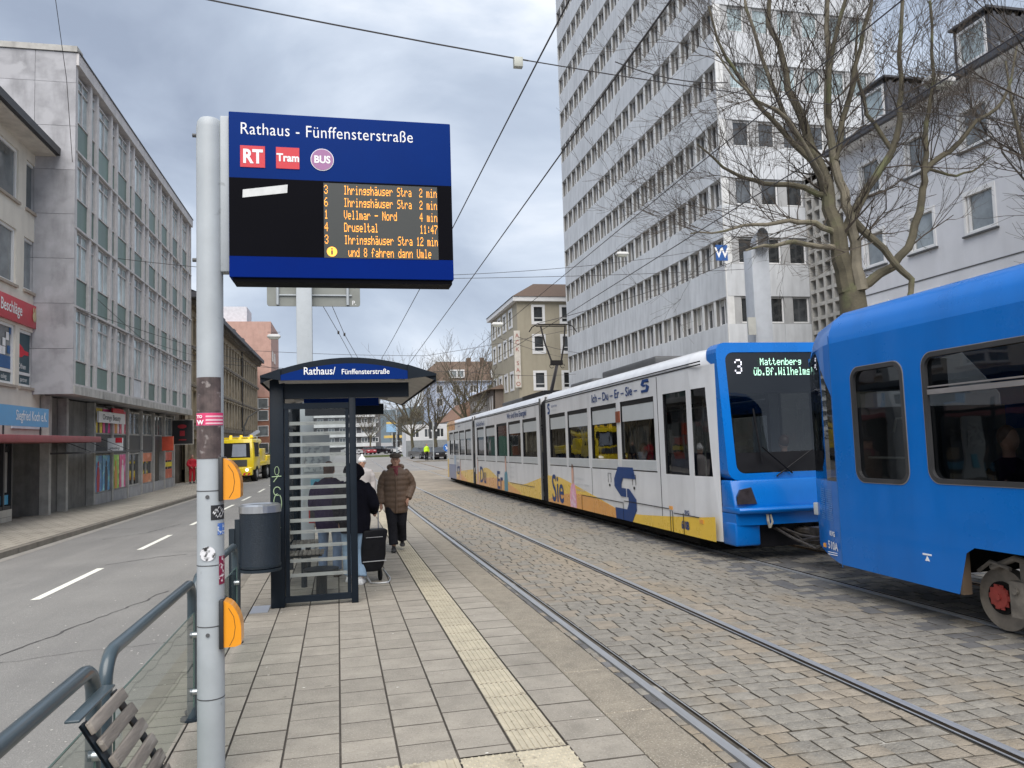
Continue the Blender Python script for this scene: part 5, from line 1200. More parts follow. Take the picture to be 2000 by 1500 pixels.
for (x, y) in ((.10, .18),): b = MB(); b.box(x-.035, x+.045, y-.03, y+.05, 0, 2.46); put('post', bevel(b.mesh('post', dk), .006), SH)
for y in (4.6,): b = MB(); b.box(-.86, -.72, y, y+.2, 0, 2.66); b.build('post', dk, SH); 
b = MB(); b.box(-.70, .066, .165, .225, 2.33, 2.40).box(-.70, .10, .165, .225, .05, .12).box(-.69, -.645, .17, .22, .12, 2.33).box(.02, .062, .175, .215, .12, 2.33); b.build('panel_frame', dk, SH)
gl_s = glass('shelter_glass', (.78, .82, .82), fac=.0)
b = MB(); b.quad([(-.645, .195, .12), (.02, .195, .12), (.02, .195, 2.33), (-.645, .195, 2.33)]); b.build('glass_pane', gl_s, SH)
# printed translucent bands with route names
band = bpy.data.materials.new('frosted_band'); band.use_nodes = True; nt_ = band.node_tree
p_ = nt_.nodes['Principled BSDF']; p_.inputs['Base Color'].default_value = (.30, .32, .305, 1); p_.inputs['Roughness'].default_value = .6
tr = nt_.nodes.new('ShaderNodeBsdfTransparent'); ms = nt_.nodes.new('ShaderNodeMixShader'); ms.inputs[0].default_value = .62
nt_.links.new(tr.outputs[0], ms.inputs[1]); nt_.links.new(p_.outputs[0], ms.inputs[2]); nt_.links.new(ms.outputs[0], nt_.nodes['Material Output'].inputs[0])
fr_txt = pm('grey_print', (.16, .17, .17), rough=.6)
names = ['Rathaus', 'Friedrichsplatz', 'Königsplatz', 'Am Stern', 'Lutherplatz', 'Holländische Straße', 'Scheidemannplatz', 'Hauptbahnhof', 'Weigelstraße', 'Auestadion', 'Wilhelmshöhe', 'Kirchweg', 'Bebelplatz']
zz = [2.155, 2.03, 1.90, 1.775, 1.65, 1.52, 1.39, 1.265, 1.135, 1.00, .865, .70, .53, .36]
for i, z in enumerate(zz):
    b = MB(); b.box(-.64, .018, .1875, .1885, z-.020, z+.022); b.build('frosted_band', band, SH)
    nm = names[i % 13]; puttext('lettering', textmesh(nm, .036, fr_txt, align='RIGHT' if i % 2 else 'LEFT'), SH, (-.45+.42*(i % 2), .186, z-.012), (1, 0, 0))
# long side glass towards the road, timetable case, seats inside
b = MB(); b.quad([(-.80, .5, .25), (-.80, 4.6, .25), (-.80, 4.6, 2.2), (-.80, .5, 2.2)]); b.build('glass_pane', gl_s, SH)
b = MB(); 
for y in (.5, 1.85, 3.2, 4.55): b.box(-.83, -.77, y, y+.05, 0, 2.45)
b.box(-.83, -.77, .5, 4.6, 2.2, 2.26); b.box(-.83, -.77, .5, 4.6, .2, .25); b.build('side_frame', dk, SH)
TT = thing('timetable_case', 'grey timetable case with blue notice inside the shelter', 'timetable', (0, 9.4, gz(9.4)+.08), .008, True)
b = MB(); b.box(-.62, -.2, 3.3, 3.36, .9, 2.1); b.build('case', pm('case_grey', (.48, .50, .50), rough=.5, var=.1), TT)
b = MB(); b.box(-.6, -.30, 3.28, 3.299, 1.5, 1.95); b.build('sheet', pm('sheet_grey', (.60, .62, .60), rough=.6, spots=(.3, .32, .33), spotscale=18, spotpos=.5), TT)
b = MB(); b.box(-.5, -.36, 3.28, 3.299, 1.1, 1.38); b.build('sheet', pm('sheet_blue', (.12, .42, .55), rough=.6), TT)
b = MB(); b.box(-.50, -.2, 2.3, 2.33, .78, 1.16); b.box(-.48, -.22, 2.29, 2.30, .8, 1.12, 1)
b.build('red_box', [pm('red_case', (.45, .03, .03), rough=.5), blk], TT)
for k in range(2):
    t = thing('shelter_seat', ['wooden slat seat nearer the glass panel inside the shelter', 'wooden slat seat farther inside the shelter'][k], 'seat', (-.55, 10.9+1.2*k, gz(11)+.08), 0, True, group='seats in the shelter')
    for i in range(9):
        o = put('slat', sm, t, (-.2+.055*i, 0, .46)); 
    for i in range(7): o = put('slat', sm, t, (-.24-.012*i, 0, .52+.055*i)); o.rotation_euler = (0, rad(78), 0)
    MB().box(-.2, .24, -.03, .03, .40, .44).tube([(0, 0, 0), (0, 0, .42)], .04, 8).build('frame', rl_d, t)
b = MB(); b.disc((-.3, .9, .30), .22, (0, 0, 1), .05, 20); b.tube([(-.3, .9, 0), (-.3, .9, .3)], .07, 10)
t = thing('round_litter_stand', 'dark round-topped stand low behind the shelter glass', 'stand', (0, 9.4, gz(9.4)+.08), .008, True); b.build('stand', rl_d, t)
# metal cover plate in front of the shelter post
b = MB(); b.box(-1.08, -.88, 9.35, 9.75, .0, .006); o = b.build('cover_plate', steel); o.location = (0, 0, gz(9.5)+.081); tag(o, 'small shiny metal cover plate on the paving beside the shelter post', 'cover plate')
# graffiti on the shelter post
gr = pm('graffiti_green', (.32, .42, .25), rough=.6)
t = thing('graffiti_tag', 'thin pale green scrawled graffiti on the shelter corner post', 'graffiti', (0, 9.4, gz(9.4)+.08), .008, True)
def scr(pts, r=.005):
    b = MB(); b.tube([(x, .157, z) for x, z in pts], r, 4); b.build('stroke', gr, t)
circ = lambda cx, cz, rx, rz, a0, a1, n=14: [(cx+rx*math.cos(rad(a0+(a1-a0)*i/n)), cz+rz*math.sin(rad(a0+(a1-a0)*i/n))) for i in range(n+1)]
scr(circ(-.782, 1.60, .025, .05, 0, 360), .0035); scr([(-.84, 1.53), (-.73, 1.535)]); scr([(-.76, 1.55), (-.82, 1.47)]); scr(circ(-.78, 1.36, .04, .05, 20, 300)); scr(circ(-.775, 1.22, .045, .11, 90, 420)); scr([(-.83, 1.07), (-.75, 1.12), (-.755, .98)]); scr([(-.83, 1.07), (-.79, .98)]); scr([(-.80, 1.05), (-.77, 1.03)]); scr([(-.82, .90), (-.77, .96)]); scr([(-.80, .88), (-.74, .935)])
# ------------------------------------------------------------------ pole with sign seen from behind
b = thing('route_sign', 'back of a grey sign with clamps on a square grey post behind the shelter', 'sign', (-.71, 15.2, gz(15.2)+.08))
bk = pm('sign_back', (.21, .22, .20), rough=.5, var=.1)
put('post', bevel(MB().box(-.145, .145, -.1, .1, 0, 5.6).mesh('post', pole_m), .01), b)
m_ = MB().prism(rrect(-.70, 1.06, 4.64, 5.28, .05), lambda u, v, t: (u, t, v), .12, .15).mesh('board', bk); put('board', m_, b)
q = MB(); q.tube([(-.5, .1, 4.85), (.9, .1, 4.85)], .018, 6); q.tube([(-.5, .09, 4.66), (-.5, .09, 5.25)], .03, 6); q.tube([(.82, .09, 4.66), (.82, .09, 5.25)], .03, 6); q.tube([(-.5, .1, 5.24), (.9, .1, 5.24)], .018, 6); q.build('clamp', pole_m, b)
puttext('lettering', textmesh('P.', .12, wht), b, (.90, .118, 4.67), (1, 0, 0))
# ------------------------------------------------------------------ trams
t_white = pm('tram_white', (.66, .67, .69), rough=.3, var=.05, scale=1.5, coat=.3, streak=.16)
t_blue = pm('tram_blue', (.001, .138, .50), rough=.28, var=.04, scale=1.2, coat=.22, spec=.3, streak=.14)
t_grey = pm('tram_grey_panel', (.48, .51, .53), rough=.3, var=.05, coat=.3)
t_black = pm('tram_black', (.010, .010, .012), rough=.45, var=.2, spec=.2); rubber = pm('rubber', (.015, .015, .017), rough=.8, var=.2, spec=.2)
t_glass = glass('tram_glass', (.30, .32, .33), fac=.03, rough=.02); t_glass2 = glass('tram_windscreen', (.40, .43, .44), fac=.02, rough=.02)
t_int = pm('tram_interior', (.11, .115, .12), rough=.7, var=.2); seat_m = pm('tram_seat', (.03, .05, .11), rough=.8, var=.3); und = pm('underframe', (.010, .009, .008), rough=.9, var=.4, spots=(.03, .024, .018), spotscale=6, spec=.2)
yel = pm('livery_yellow', (.78, .50, .03), rough=.28, var=.06, coat=.4); oran = pm('livery_orange', (.70, .30, .035), rough=.28, var=.10, scale=1.0, coat=.4); nvy = pm('livery_navy', (.010, .045, .17), rough=.4, spec=.2); lbl = pm('livery_lightblue', (.30, .42, .58), rough=.3, coat=.3); slat_ = pm('livery_slate', (.10, .15, .33), rough=.3, coat=.3)
def roofshape(z0, z1, hw):
    """half profile from the top of the side wall over the shoulder to the roof centre: (inset, z)"""
    return [(0, z0), (.03, z0+(z1-z0)*.35), (.10, z0+(z1-z0)*.66), (.24, z0+(z1-z0)*.90), (.45, z1), (hw, z1+.02)]
def side(b_out, ya, yb, z0, z1, holes, hw, m=0, mirror=True):
    pass
def tram_section(root, name, ya, yb, hw, zb, zs, zr, holes, mat, gl, rounded=0, framem=None, bothsides=True, cutpoly=None, fz=None):
    """side walls with window openings, roof shell, floor. local x across, y along"""
    outer = cutpoly or rect(ya, yb, zb, zs)
    loops = [outer]+[(rrect(*h, rounded) if rounded else rect(*h)) for h in holes]
    b = MB(); b.sheet(loops, lambda y, z: (-hw, y, z)); b.sheet(loops, lambda y, z: (hw, y, z))
    for lp in loops[1:]:
        n = len(lp)
        for i in range(n):
            (y0, z0), (y1, z1) = lp[i], lp[(i+1) % n]
            for s in (-1, 1): b.quad([(s*hw, y0, z0), (s*hw, y1, z1), (s*(hw-.05), y1, z1), (s*(hw-.05), y0, z0)], 1)
    b.build(name, [mat, rubber], root)
    pr = roofshape(zs, zr, hw); P = [(-hw+a, z) for a, z in pr]+[(hw-a, z) for a, z in reversed(pr[:-1])]
    b = MB(); b.loft([[(x, ya, z) for x, z in P], [(x, yb, z) for x, z in P]], cap=True)
    b.build('roof', mat, root, smooth=True)
    b = MB(); fz = fz or zb+.1; b.box(-hw+.06, hw-.06, ya+.05, yb-.05, fz, fz+.12); b.box(-hw+.1, hw-.1, ya+.05, yb-.05, zs-.06, zs-.02); b.build('floor_and_ceiling', t_int, root)
    for h in holes:
        for s in (-1, 1):
            b = MB(); b.quad([(s*(hw-.035), h[0], h[2]), (s*(hw-.035), h[1], h[2]), (s*(hw-.035), h[1], h[3]), (s*(hw-.035), h[0], h[3])]); b.build('window', gl, root)
def seats(root, ya, yb, hw, zf, step=.85):
    b = MB(); y = ya+.4
    while y < yb-.4:
        for x in (-hw+.15, hw-.6):
            b.box(x, x+.45, y, y+.42, zf+.40, zf+.48); b.box(x, x+.45, y+.38, y+.45, zf+.45, zf+1.05)
        y += step
    b.build('seats', seat_m, root)
    b = MB(); y = ya+.8
    while y < yb: b.tube([(-.35, y, zf), (-.35, y, zf+2.1)], .018, 6); b.tube([(.35, y+.4, zf), (.35, y+.4, zf+2.1)], .018, 6); y += 1.7
    b.tube([(-.35, ya, zf+1.95), (-.35, yb, zf+1.95)], .015, 6); b.build('grab_poles', pm('grab_rail', (.45, .45, .40), rough=.35, metal=.3) if 'grab_rail' not in MATS else MATS['grab_rail'], root)
def bogie(root, y, hw, zr=.0):
    t = MB()
    for yy in (y-.9, y+.9):
        for s in (-1, 1): t.disc((s*.74, yy, .29), .29, (1, 0, 0), .12, 24)
    t.build('wheel', und, root, smooth=True)
    t = MB(); t.box(-.95, -.82, y-1.2, y+1.2, .25, .5); t.box(.82, .95, y-1.2, y+1.2, .25, .5); t.box(-.8, .8, y-.3, y+.3, .2, .55); t.build('bogie_frame', und, root)
HW = 1.2
WT = thing('white_tram', 'white tram with yellow and orange livery and blue nose on the far track', 'tram', (6.92, 0, 0.0), 0, True)
WB, WS, WR = .27, 3.10, 3.43
gz0, gz1 = 1.53, 2.74
s1 = [(19.62, 21.22), (17.70, 19.38), (15.68, 17.42), (13.62, 15.42)]; s2 = [(22.75, 24.62), (24.95, 26.85), (27.15, 29.05), (29.45, 31.4), (31.85, 33.55)]; s3 = [(35.2, 36.9), (37.2, 38.9), (39.2, 40.9), (41.2, 42.6)]
doors = [(12.20, 13.18)]
tram_section(WT, 'body', 12.08, 21.60, HW, WB, WS, WR, [(a, c, gz0, gz1) for a, c in s1]+[(a, c, 1.29, gz1) for a, c in doors], t_white, t_glass)
tram_section(WT, 'body', 22.35, 34.1, HW, WB, WS, WR, [(a, c, gz0, gz1) for a, c in s2], t_white, t_glass)
tram_section(WT, 'body', 34.75, 43.6, HW, WB, WS, WR, [(a, c, gz0, gz1) for a, c in s3], t_white, t_glass)
for ya, yb in ((21.6, 22.35), (34.1, 34.75)):
    b = MB(); P = lambda k: [(-HW+.06+k, WB-.02), (-HW+.06+k, WS+.05), (-HW+.35, WR-.03), (HW-.35, WR-.03), (HW-.06-k, WS+.05), (HW-.06-k, WB-.02)]
    R_ = []
    for i in range(13): y = ya+(yb-ya)*i/12; R_.append([(x, y, z) for x, z in P(.0 if i % 2 else .07)])
    b.loft(R_); b.build('gangway_bellows', rubber, WT)
    b = MB(); b.box(-HW+.0, -HW+.04, ya-.02, ya+.05, WB, WR-.15); b.box(-HW, -HW+.04, yb-.05, yb+.02, WB, WR-.15); b.build('bellows_frame', dark_g, WT)
for a, c in ((12.5, 21.5), (22.5, 34), (35, 43.4)): seats(WT, a, c, HW, .55)
for y in (15.4, 28.2, 40.5): bogie(WT, y, HW)
b = MB(); b.box(-HW+.12, HW-.12, 12.2, 43.4, .14, .5); b.build('underframe', und, WT)
for (a, c) in s1+s2+s3:
    for s in (-1, 1):
        x = s*(HW+.004)
        mats = [t_grey, t_black]
        b = MB(); b.box(min(x, s*HW), max(x, s*HW), a-.03, c+.03, 1.33, gz0-.015, 0); b.box(min(x*.999, s*HW), max(x*.999, s*HW), a-.04, c+.04, 1.305, 1.325, 1)
        b.build('lower_panel', mats, WT)
        if (a, c) != s2[2]:
            b = MB(); b.box(min(s*(HW-.03), s*(HW-.02)), max(s*(HW-.03), s*(HW-.02)), a+.05, c-.05, gz1-.42, gz1-.10, 0); b.build('hopper_panel', t_grey, WT)
        b = MB()
        for yy in (a+.02, c-.02): b.box(min(s*(HW-.035), s*(HW-.01)), max(s*(HW-.035), s*(HW-.01)), yy-.02, yy+.02, gz0, gz1)
        b.box(min(s*(HW-.035), s*(HW-.012)), max(s*(HW-.035), s*(HW-.012)), a, c, gz1-.09, gz1); b.build('window_frame', t_black, WT)
b = MB()
for ya, yb in ((11.6, 21.6), (22.35, 34.1), (34.75, 43.6)):
    for z in (WS+.02, WS+.07): b.tube([(-HW-.004, ya, z), (-HW-.004, yb, z)], .012, 5)
b.build('gutter', t_black, WT)
MB().box(-HW-.003, -HW, 17.5, 17.52, WB, 1.3).build('body_seam', t_black, WT); MB().box(-HW-.003, -HW, 13.42, 13.44, WB, 3.08).build('body_seam', t_black, WT)
# roof equipment
for q in ((-.75, .75, 14.5, 17.8, .26), (-.6, .6, 19, 21, .22), (-.75, .75, 26, 30, .25), (-.6, .6, 36, 39, .22)): put('roof_unit', bevel(MB().box(*q[:4], WR+.02, WR+q[4]*.7).mesh('roof_unit', dark_g), .04), WT)
# livery: side x = -HW-.004
XS = -HW-.0045
def decal(name, mat, poly, dx=0.0): return MB().prism(poly, lambda y, z, t: (t, y, z), XS-dx-.002, XS-dx).build(name, mat, WT)
def wave(y0, y1, fn, n=24, z0=WB): return [(y0, z0)]+[(y0+(y1-y0)*i/n, fn(y0+(y1-y0)*i/n)) for i in range(n+1)]+[(y1, z0)]
# reading direction: towards the camera = -y ; left of picture is larger y
def w1(y): t = (21.6-y)/9.5; return 1.02-.10*t if t < .1 else 1.01-.62*min(1, (t-.1)/.55)**1.1+.02 if t < .66 else .42+(.18*((t-.66)/.34)**1.3)
decal('yellow_wave', yel, wave(12.0, 21.58, w1)); decal('orange_wave', oran, wave(15.2, 21.57, lambda y: .30+.34*math.sin(math.pi*min(1, max(0, (y-15.0)/6.7)))**.8), .002)
def w2(y): t = (34.05-y)/11.7; return .62+.42*math.exp(-((t-.22)/.17)**2)+.30*max(0, (t-.80)/.20)
decal('yellow_wave', yel, wave(22.40, 34.05, w2)); decal('orange_wave', oran, wave(25.2, 34.04, lambda y: .30+.38*math.sin(math.pi*min(1, max(0, (y-25.0)/9.4)))**.9), .002)
decal('yellow_wave', yel, wave(34.8, 40.2, lambda y: .66+.24*(40.2-y)/5.4)); decal('orange_wave', oran, wave(36.5, 40.1, lambda y: .62-.3*abs((y-38.5)/2)), .002)
decal('blue_block', slat_, rect(40.2, 43.0, WB, 1.02), .001); decal('light_blue_block', lbl, rect(40.2, 40.9, 1.02, 1.5), .001); decal('yellow_edge', yel, wave(43.0, 43.58, lambda y: 1.3), .001); decal('orange_square', oran, rect(40.4, 42.9, 2.85, 3.35), .002); decal('yellow_square', yel, rect(42.9, 43.5, 2.3, 3.3), .002)
def tt(txt, size, mat, y, z, xs=1.0, bold=0.0, name='lettering'): return puttext(name, textmesh(txt, size, mat, bold=bold, xs=xs), WT, (XS-.009, y, z), (0, -1, 0))
# big S logo
def slogo(y, z, w_, h_, mat, dx=.003, k=.34):
    t = w_*k; v = h_*.21
    g = MB()
    for poly in ([(0, h_*.62), (0, h_-t*.6), (t*.6, h_), (w_-t*.3, h_), (w_, h_-t*.5), (w_, h_-v), (t*1.25, h_-v), (t, h_-v-t*.3), (t, h_*.60), (w_*.55, h_*.60), (w_*.55, h_*.44), (t*.9, h_*.44)],
                 [(w_*.60, h_*.44), (w_*.60, h_*.60), (w_-t*.9, h_*.60), (w_, h_*.42), (w_, t*.6), (w_-t*.6, 0), (t*.1, 0), (t*.02, v), (w_-t*1.25, v), (w_-t, v+t*.3), (w_-t, h_*.44)]):
        g.prism([(y-a, z+c) for a, c in poly], lambda yy, zz_, t_: (t_, yy, zz_), XS-dx-.003, XS-dx)
    return g.build('s_logo', mat, WT)
slogo(15.95, .27, 1.25, 1.10, nvy, .005); slogo(14.20, 2.84, .42, .25, nvy)
tt('Ich – Du – Er – Sie –', .265, nvy, 17.30, 2.84, 1.30, .004); tt('Sie', 1.05, nvy, 21.15, .33, 1.0, .012); tt('Er', .95, nvy, 29.2, .30, 1.3, .012); tt('Du', .95, nvy, 33.0, .40, 1.3, .012); tt('Ich', .9, nvy, 39.9, .55, 1.0, .01)
tt('Wir sind Ihre Energie!', .27, nvy, 27.0, 2.86, 1.25, .004); tt('Ich-Du-Er-Sie-S', .26, nvy, 33.7, 2.80, 1.3, .003); tt('Städtische Werke', .10, nvy, 20.95, 2.93, .85); tt('Aktiengesellschaft', .09, t_grey, 20.95, 2.82, .85); slogo(21.35, 2.76, .24, .30, nvy)
tt('Städtische Werke', .10, nvy, 39.3, 2.95, 1.2)
for i, s_ in enumerate(('Mit ihr, die Nachhaltigkeit liebt.', 'Und die gern, die heute an morgen denkt.', 'Gemeinsam in die Zukunft.')): tt(s_, .085, t_grey, 19.0-.1*i, 1.0-.14*i, .8)
for i, s_ in enumerate(('Er kümmert sich', 'um Ihre Energie.', 'Tag und Nacht.')): tt(s_, .10, t_grey, 26.8, 1.12-.16*i, 1.1); tt(s_, .10, t_grey, 37.2, 1.05-.16*i, 1.2)
tt('610B', .185, nvy, 12.60, .37, .8, .008); tt('KVG', .10, nvy, 12.45, .62, .9, .004)
skin = pm('skin', (.48, .27, .19), rough=.55, var=.06); skp = pm('print_skin', (.60, .35, .27), rough=.3, var=.1); pkp = pm('print_pink', (.70, .32, .45), rough=.3, var=.2, scale=8, spots=(.75, .6, .68), spotscale=12, spotpos=.5); tealp = pm('print_teal', (.02, .22, .32), rough=.3, var=.2); hairp = pm('print_hair', (.12, .06, .04), rough=.4)
def figure(y, h_, top, mt, w_=1.0, z=.28):
    f = lambda P: [(y-a*w_, z+c*h_) for a, c in P]
    decal('printed_figure', mt, f([(-.28, 0), (.32, 0), (.30, .30), (.22, .48), (.06, .56), (-.10, .52), (-.22, .44), (-.30, .25)]), .006)
    decal('printed_figure', skp, f([(-.06, .50), (.08, .52), (.11, .62), (.12, .78), (.06, .90), (-.03, .90), (-.08, .78), (-.08, .62)]), .008)
    decal('printed_figure', hairp, f([(-.09, .80), (-.02, .96), (.08, .94), (.13, .80), (.06, .88), (-.03, .88)]), .010)
figure(19.1, 1.15, None, pkp, .9); figure(27.5, 1.35, None, tealp, 1.0); figure(33.5, 1.25, None, skp, .7); figure(38.7, 1.1, None, skp, .6)
b = MB()
for y0, y1, z in ((13.1, 15.4, .66), (15.5, 18.3, .62), (11.9, 12.9, .60), (23.2, 26.8, .60)): b.box(XS-.012, XS-.006, y0, y1, z, z+.014)
for y in (13.05, 15.45, 12.95, 18.35, 12.5): b.box(XS-.012, XS-.006, y, y+.012, WB, .64)
b.build('hatch_gap', t_black, WT)
b = MB()
for y in (16.25, 14.78): b.box(XS-.008, XS-.005, y-.10, y-.085, 1.02, 1.22).box(XS-.008, XS-.005, y+.085, y+.10, 1.02, 1.22).box(XS-.008, XS-.005, y-.1, y+.1, 1.215, 1.225); b.disc((XS-.01, y, .96), .03, (1, 0, 0), .012, 10)
b.build('hatch', t_black, WT)
b = MB(); b.box(XS-.014, XS-.003, 12.95, 13.08, .66, .72).box(XS-.014, XS-.003, 11.75, 11.88, .52, .58); b.build('side_marker', oran, WT)
b = MB(); b.box(-HW-.03, -HW, 15.45, 15.66, 1.53+.78, 1.53+1.02); b.build('door_lamp', pm('brown_reflector', (.20, .05, .02), rough=.4), WT)
# nose: cross sections narrowing from y=12.08 to 11.0 ; windscreen faces -y
def ring(y, hw, z0, zs, zr, dy=0): 
    pr = roofshape(zs, zr, hw); return [(-hw, y, z0)]+[(-hw+a, y+dy*(z-z0), z) for a, z in pr]+[(hw-a, y+dy*(z-z0), z) for a, z in reversed(pr[:-1])]+[(hw, y, z0)]
# side glass of the cab
for s in (-1, 1):
    lp = [rect(11.30, 12.08, WB, WS), [(11.47, 1.29), (12.00, 1.29), (12.00, 2.74), (11.56, 2.74)]]
    MB().sheet(lp, lambda y, z: (s*(HW-.10*max(0, (12.08-y)/.78)**2), y, z)).build('cab_side', t_white, WT)
for s in (-1, 1): MB().quad([(s*(HW-.10), 11.46, 1.28), (s*(HW-.03), 12.01, 1.28), (s*(HW-.03), 12.01, 2.75), (s*(HW-.10), 11.55, 2.75)]).build('cab_side_window', t_glass2, WT)
pr0 = ring(12.08, HW, WS, WS, WR); pr1 = ring(11.42, HW-.10, WS, WS, WR-.02); b = MB(); b.loft([pr0, pr1], cap=False); b.build('cab_roof', t_white, WT, smooth=True)
decal('yellow_wave', yel, [(11.34, WB), (12.0, WB), (12.0, .60), (11.34, .66)], -.0)
# blue front mask
FY = lambda z: 11.02 if z < 1.25 else 11.02+.20*(z-1.25)/1.9
hwf = HW-.10
b = MB(); outer = rrect(-hwf, hwf, 1.24, WR+.0, .16, 4); inner = rrect(-hwf+.15, hwf-.15, 1.34, WR-.16, .14, 5)
b.sheet([outer, inner], lambda x, z: (x, FY(z)-.0, z))
n = len(outer)
for i in range(n):
    p, q = outer[i], outer[(i+1) % n]; b.quad([(p[0], FY(p[1]), p[1]), (q[0], FY(q[1]), q[1]), (q[0], FY(q[1])+.34, q[1]), (p[0], FY(p[1])+.34, p[1])])
b.build('front_mask', t_blue, WT, smooth=True)
b = MB(); b.sheet([inner], lambda x, z: (x, FY(z)+.02, z)); b.build('windscreen', t_glass2, WT)
b = MB(); b.box(-hwf+.2, hwf-.2, FY(2.8)+.10, FY(2.8)+.5, 2.62, WR-.14); b.box(-hwf+.12, hwf-.12, 11.15, 11.35, 1.3, 1.62); b.build('destination_box', t_black, WT)
b = MB(); b.sheet([rect(-hwf+.16, hwf-.16, 1.35, 1.66)], lambda x, z: (x, FY(z)+.012, z)); b.build('windscreen_mask', t_black, WT)
ledw = pm('led_white', (.85, .85, .95), rough=.5, emit=.32); ledg = pm('led_green', (.55, 1.0, .75), rough=.5, emit=.30)
b = MB(); fn = lambda u, v: (u, FY(2.8)+.014, v); dots(b, '3', -hwf+.30, 3.16, .026, .034, fn, .8); b.build('line_number', ledw, WT)
b = MB(); dots(b, 'Mattenberg', -.35, 3.17, .0125, .0165, fn, .9); dots(b, 'üb.Bf.Wilhelmsh', -.47, 3.02, .0122, .0185, fn, .9); b.build('destination_text', ledg, WT)
# below the windscreen
b = MB()
R1 = [(-hwf, 11.30, 1.24), (-hwf+.02, 11.06, 1.24), (-.7, 10.98, 1.24), (.7, 10.98, 1.24), (hwf-.02, 11.06, 1.24), (hwf, 11.30, 1.24)]
def rr(z, out, w_): return [(-hwf+w_, 11.30, z), (-hwf+.02+w_, 11.04-out, z), (-.7, 10.96-out, z), (.7, 10.96-out, z), (hwf-.02-w_, 11.04-out, z), (hwf-w_, 11.30, z)]
b.loft([rr(1.24, .0, 0), rr(1.05, .05, 0), rr(.88, .10, 0), rr(.80, .12, 0)], cap=True); put('front_panel', bevel(b.mesh('front_panel', t_blue), .02, 2, 50), WT)
b = MB(); b.loft([rr(.83, .24, 0), rr(.79, .27, 0), rr(.74, .24, 0)]); put('bumper_lip', bevel(b.mesh('bumper_lip', t_blue), .012, 2, 40), WT)
b = MB(); b.loft([rr(.735, .14, 0), rr(.56, .14, 0)]); b.build('bumper', t_blue, WT, smooth=True)
for q in ((-hwf, -hwf+.42), (hwf-.42, hwf)): put('corner_skirt', bevel(MB().box(*q, 10.90, 11.32, .24, .60).mesh('corner_skirt', t_blue), .03), WT)
b = MB(); b.box(-hwf+.42, hwf-.42, 11.0, 11.3, .2, .56); b.build('coupler_recess', t_black, WT)
for s in (-1, 1):
    pl = [(s*(hwf-.05), .88), (s*(hwf-.06), 1.00), (s*(hwf-.13), 1.10), (s*(hwf-.32), 1.13), (s*(hwf-.36), .88)]
    MB().prism(pl, lambda x, z, t: (x, t-.13*(1.2-z)/.4, z), 10.955, 11.0).build('headlight', pm('smoked_lens', (.035, .030, .034), rough=.12, coat=.6, var=.4, scale=8) if 'smoked_lens' not in MATS else MATS['smoked_lens'], WT)
puttext('badge', textmesh('KVG', .17, steel, bold=.006, extrude=.004), WT, (.52, 10.79, .57), (1, 0, 0)); MB().box(.50, .92, 10.795, 10.81, .54, .556).build('badge', steel, WT)
b = MB(); b.tube([(-.30, 10.99, 1.28), (.25, 10.98, 1.62), (.35, 10.97, 1.68)], .012, 5); b.tube([(-.52, 11.02, 1.5), (-.60, 11.06, 2.35)], .016, 5); b.tube([(-.55, 10.95, 1.75), (-.02, 10.99, 1.32)], .014, 5); b.build('wiper', t_black, WT)
b = MB(); b.tube([(-.62, 10.78, .72), (-.63, 10.75, .62), (-.60, 10.76, .52)], .022, 6); b.tube([(-.57, 10.78, .72), (-.56, 10.75, .6), (-.60, 10.76, .52)], .018, 6); b.build('tow_rope', pm('rope', (.35, .32, .26), rough=.8), WT)
# coupling hoses between the trams
b = MB(); rng = random.Random(3)
b.tube([(0, 11.1, .42), (0, 9.2, .42)], .07, 8); b.box(-.2, .2, 10.0, 10.35, .3, .55)
for k in range(9):
    x = rng.uniform(-.45, .35); b.tube([(x, 11.0, .5), (x+rng.uniform(-.1, .1), 10.4, rng.uniform(.25, .45)), (x+rng.uniform(-.15, .15), 9.8, rng.uniform(.25, .5)), (x, 9.3, .55)], .022, 6)
b.build('coupler', pm('oily_metal', (.07, .06, .05), rough=.5, metal=.4, var=.5, scale=14), WT)
# pantograph
pb = pm('pantograph_black', (.012, .010, .010), rough=.6, var=.3, spec=.2)
PT = MB(); py = 24.8; zt_ = 5.93
PT.tube([(-.52, py, zt_), (.52, py, zt_)], .022, 6); PT.tube([(-.52, py+.25, zt_-.02), (.52, py+.25, zt_-.02)], .02, 6); PT.tube([(-.55, py, zt_), (-.72, py, zt_-.10), (-.82, py, zt_-.26)], .018, 6); PT.tube([(.52, py, zt_), (.70, py, zt_-.06), (.84, py, zt_-.26)], .018, 6)
PT.tube([(-.5, py, zt_-.06), (.45, py, zt_-.06)], .012, 5)
PT.tube([(-.42, py, zt_-.05), (-.38, py-.35, zt_-.7), (-.30, py-.9, 4.50)], .028, 6); PT.tube([(.44, py, zt_-.05), (.25, py-.4, zt_-.75), (-.02, py-.9, 4.50)], .028, 6)
PT.box(-.36, .02, py-1.0, py-.85, 4.45, 4.60)
for x in (-.34, .02): PT.tube([(x+.07*math.cos(a*.7), py-.95, 4.42+.07*math.sin(a*.7)) for a in range(9)], .010, 5)
PT.build('pantograph', pb, WT, smooth=True)
PT = MB(); PT.tube([(-.16, py-.92, 4.45), (.05, py+.9, WR+.05)], [.05, .07], 8); PT.build('pantograph_arm', pm('arm_grey', (.25, .24, .26), rough=.5), WT, smooth=True)
b = MB(); b.box(-.8, .8, 23.2, 26.2, WR+.02, WR+.16); b.build('pantograph_base', t_black, WT)

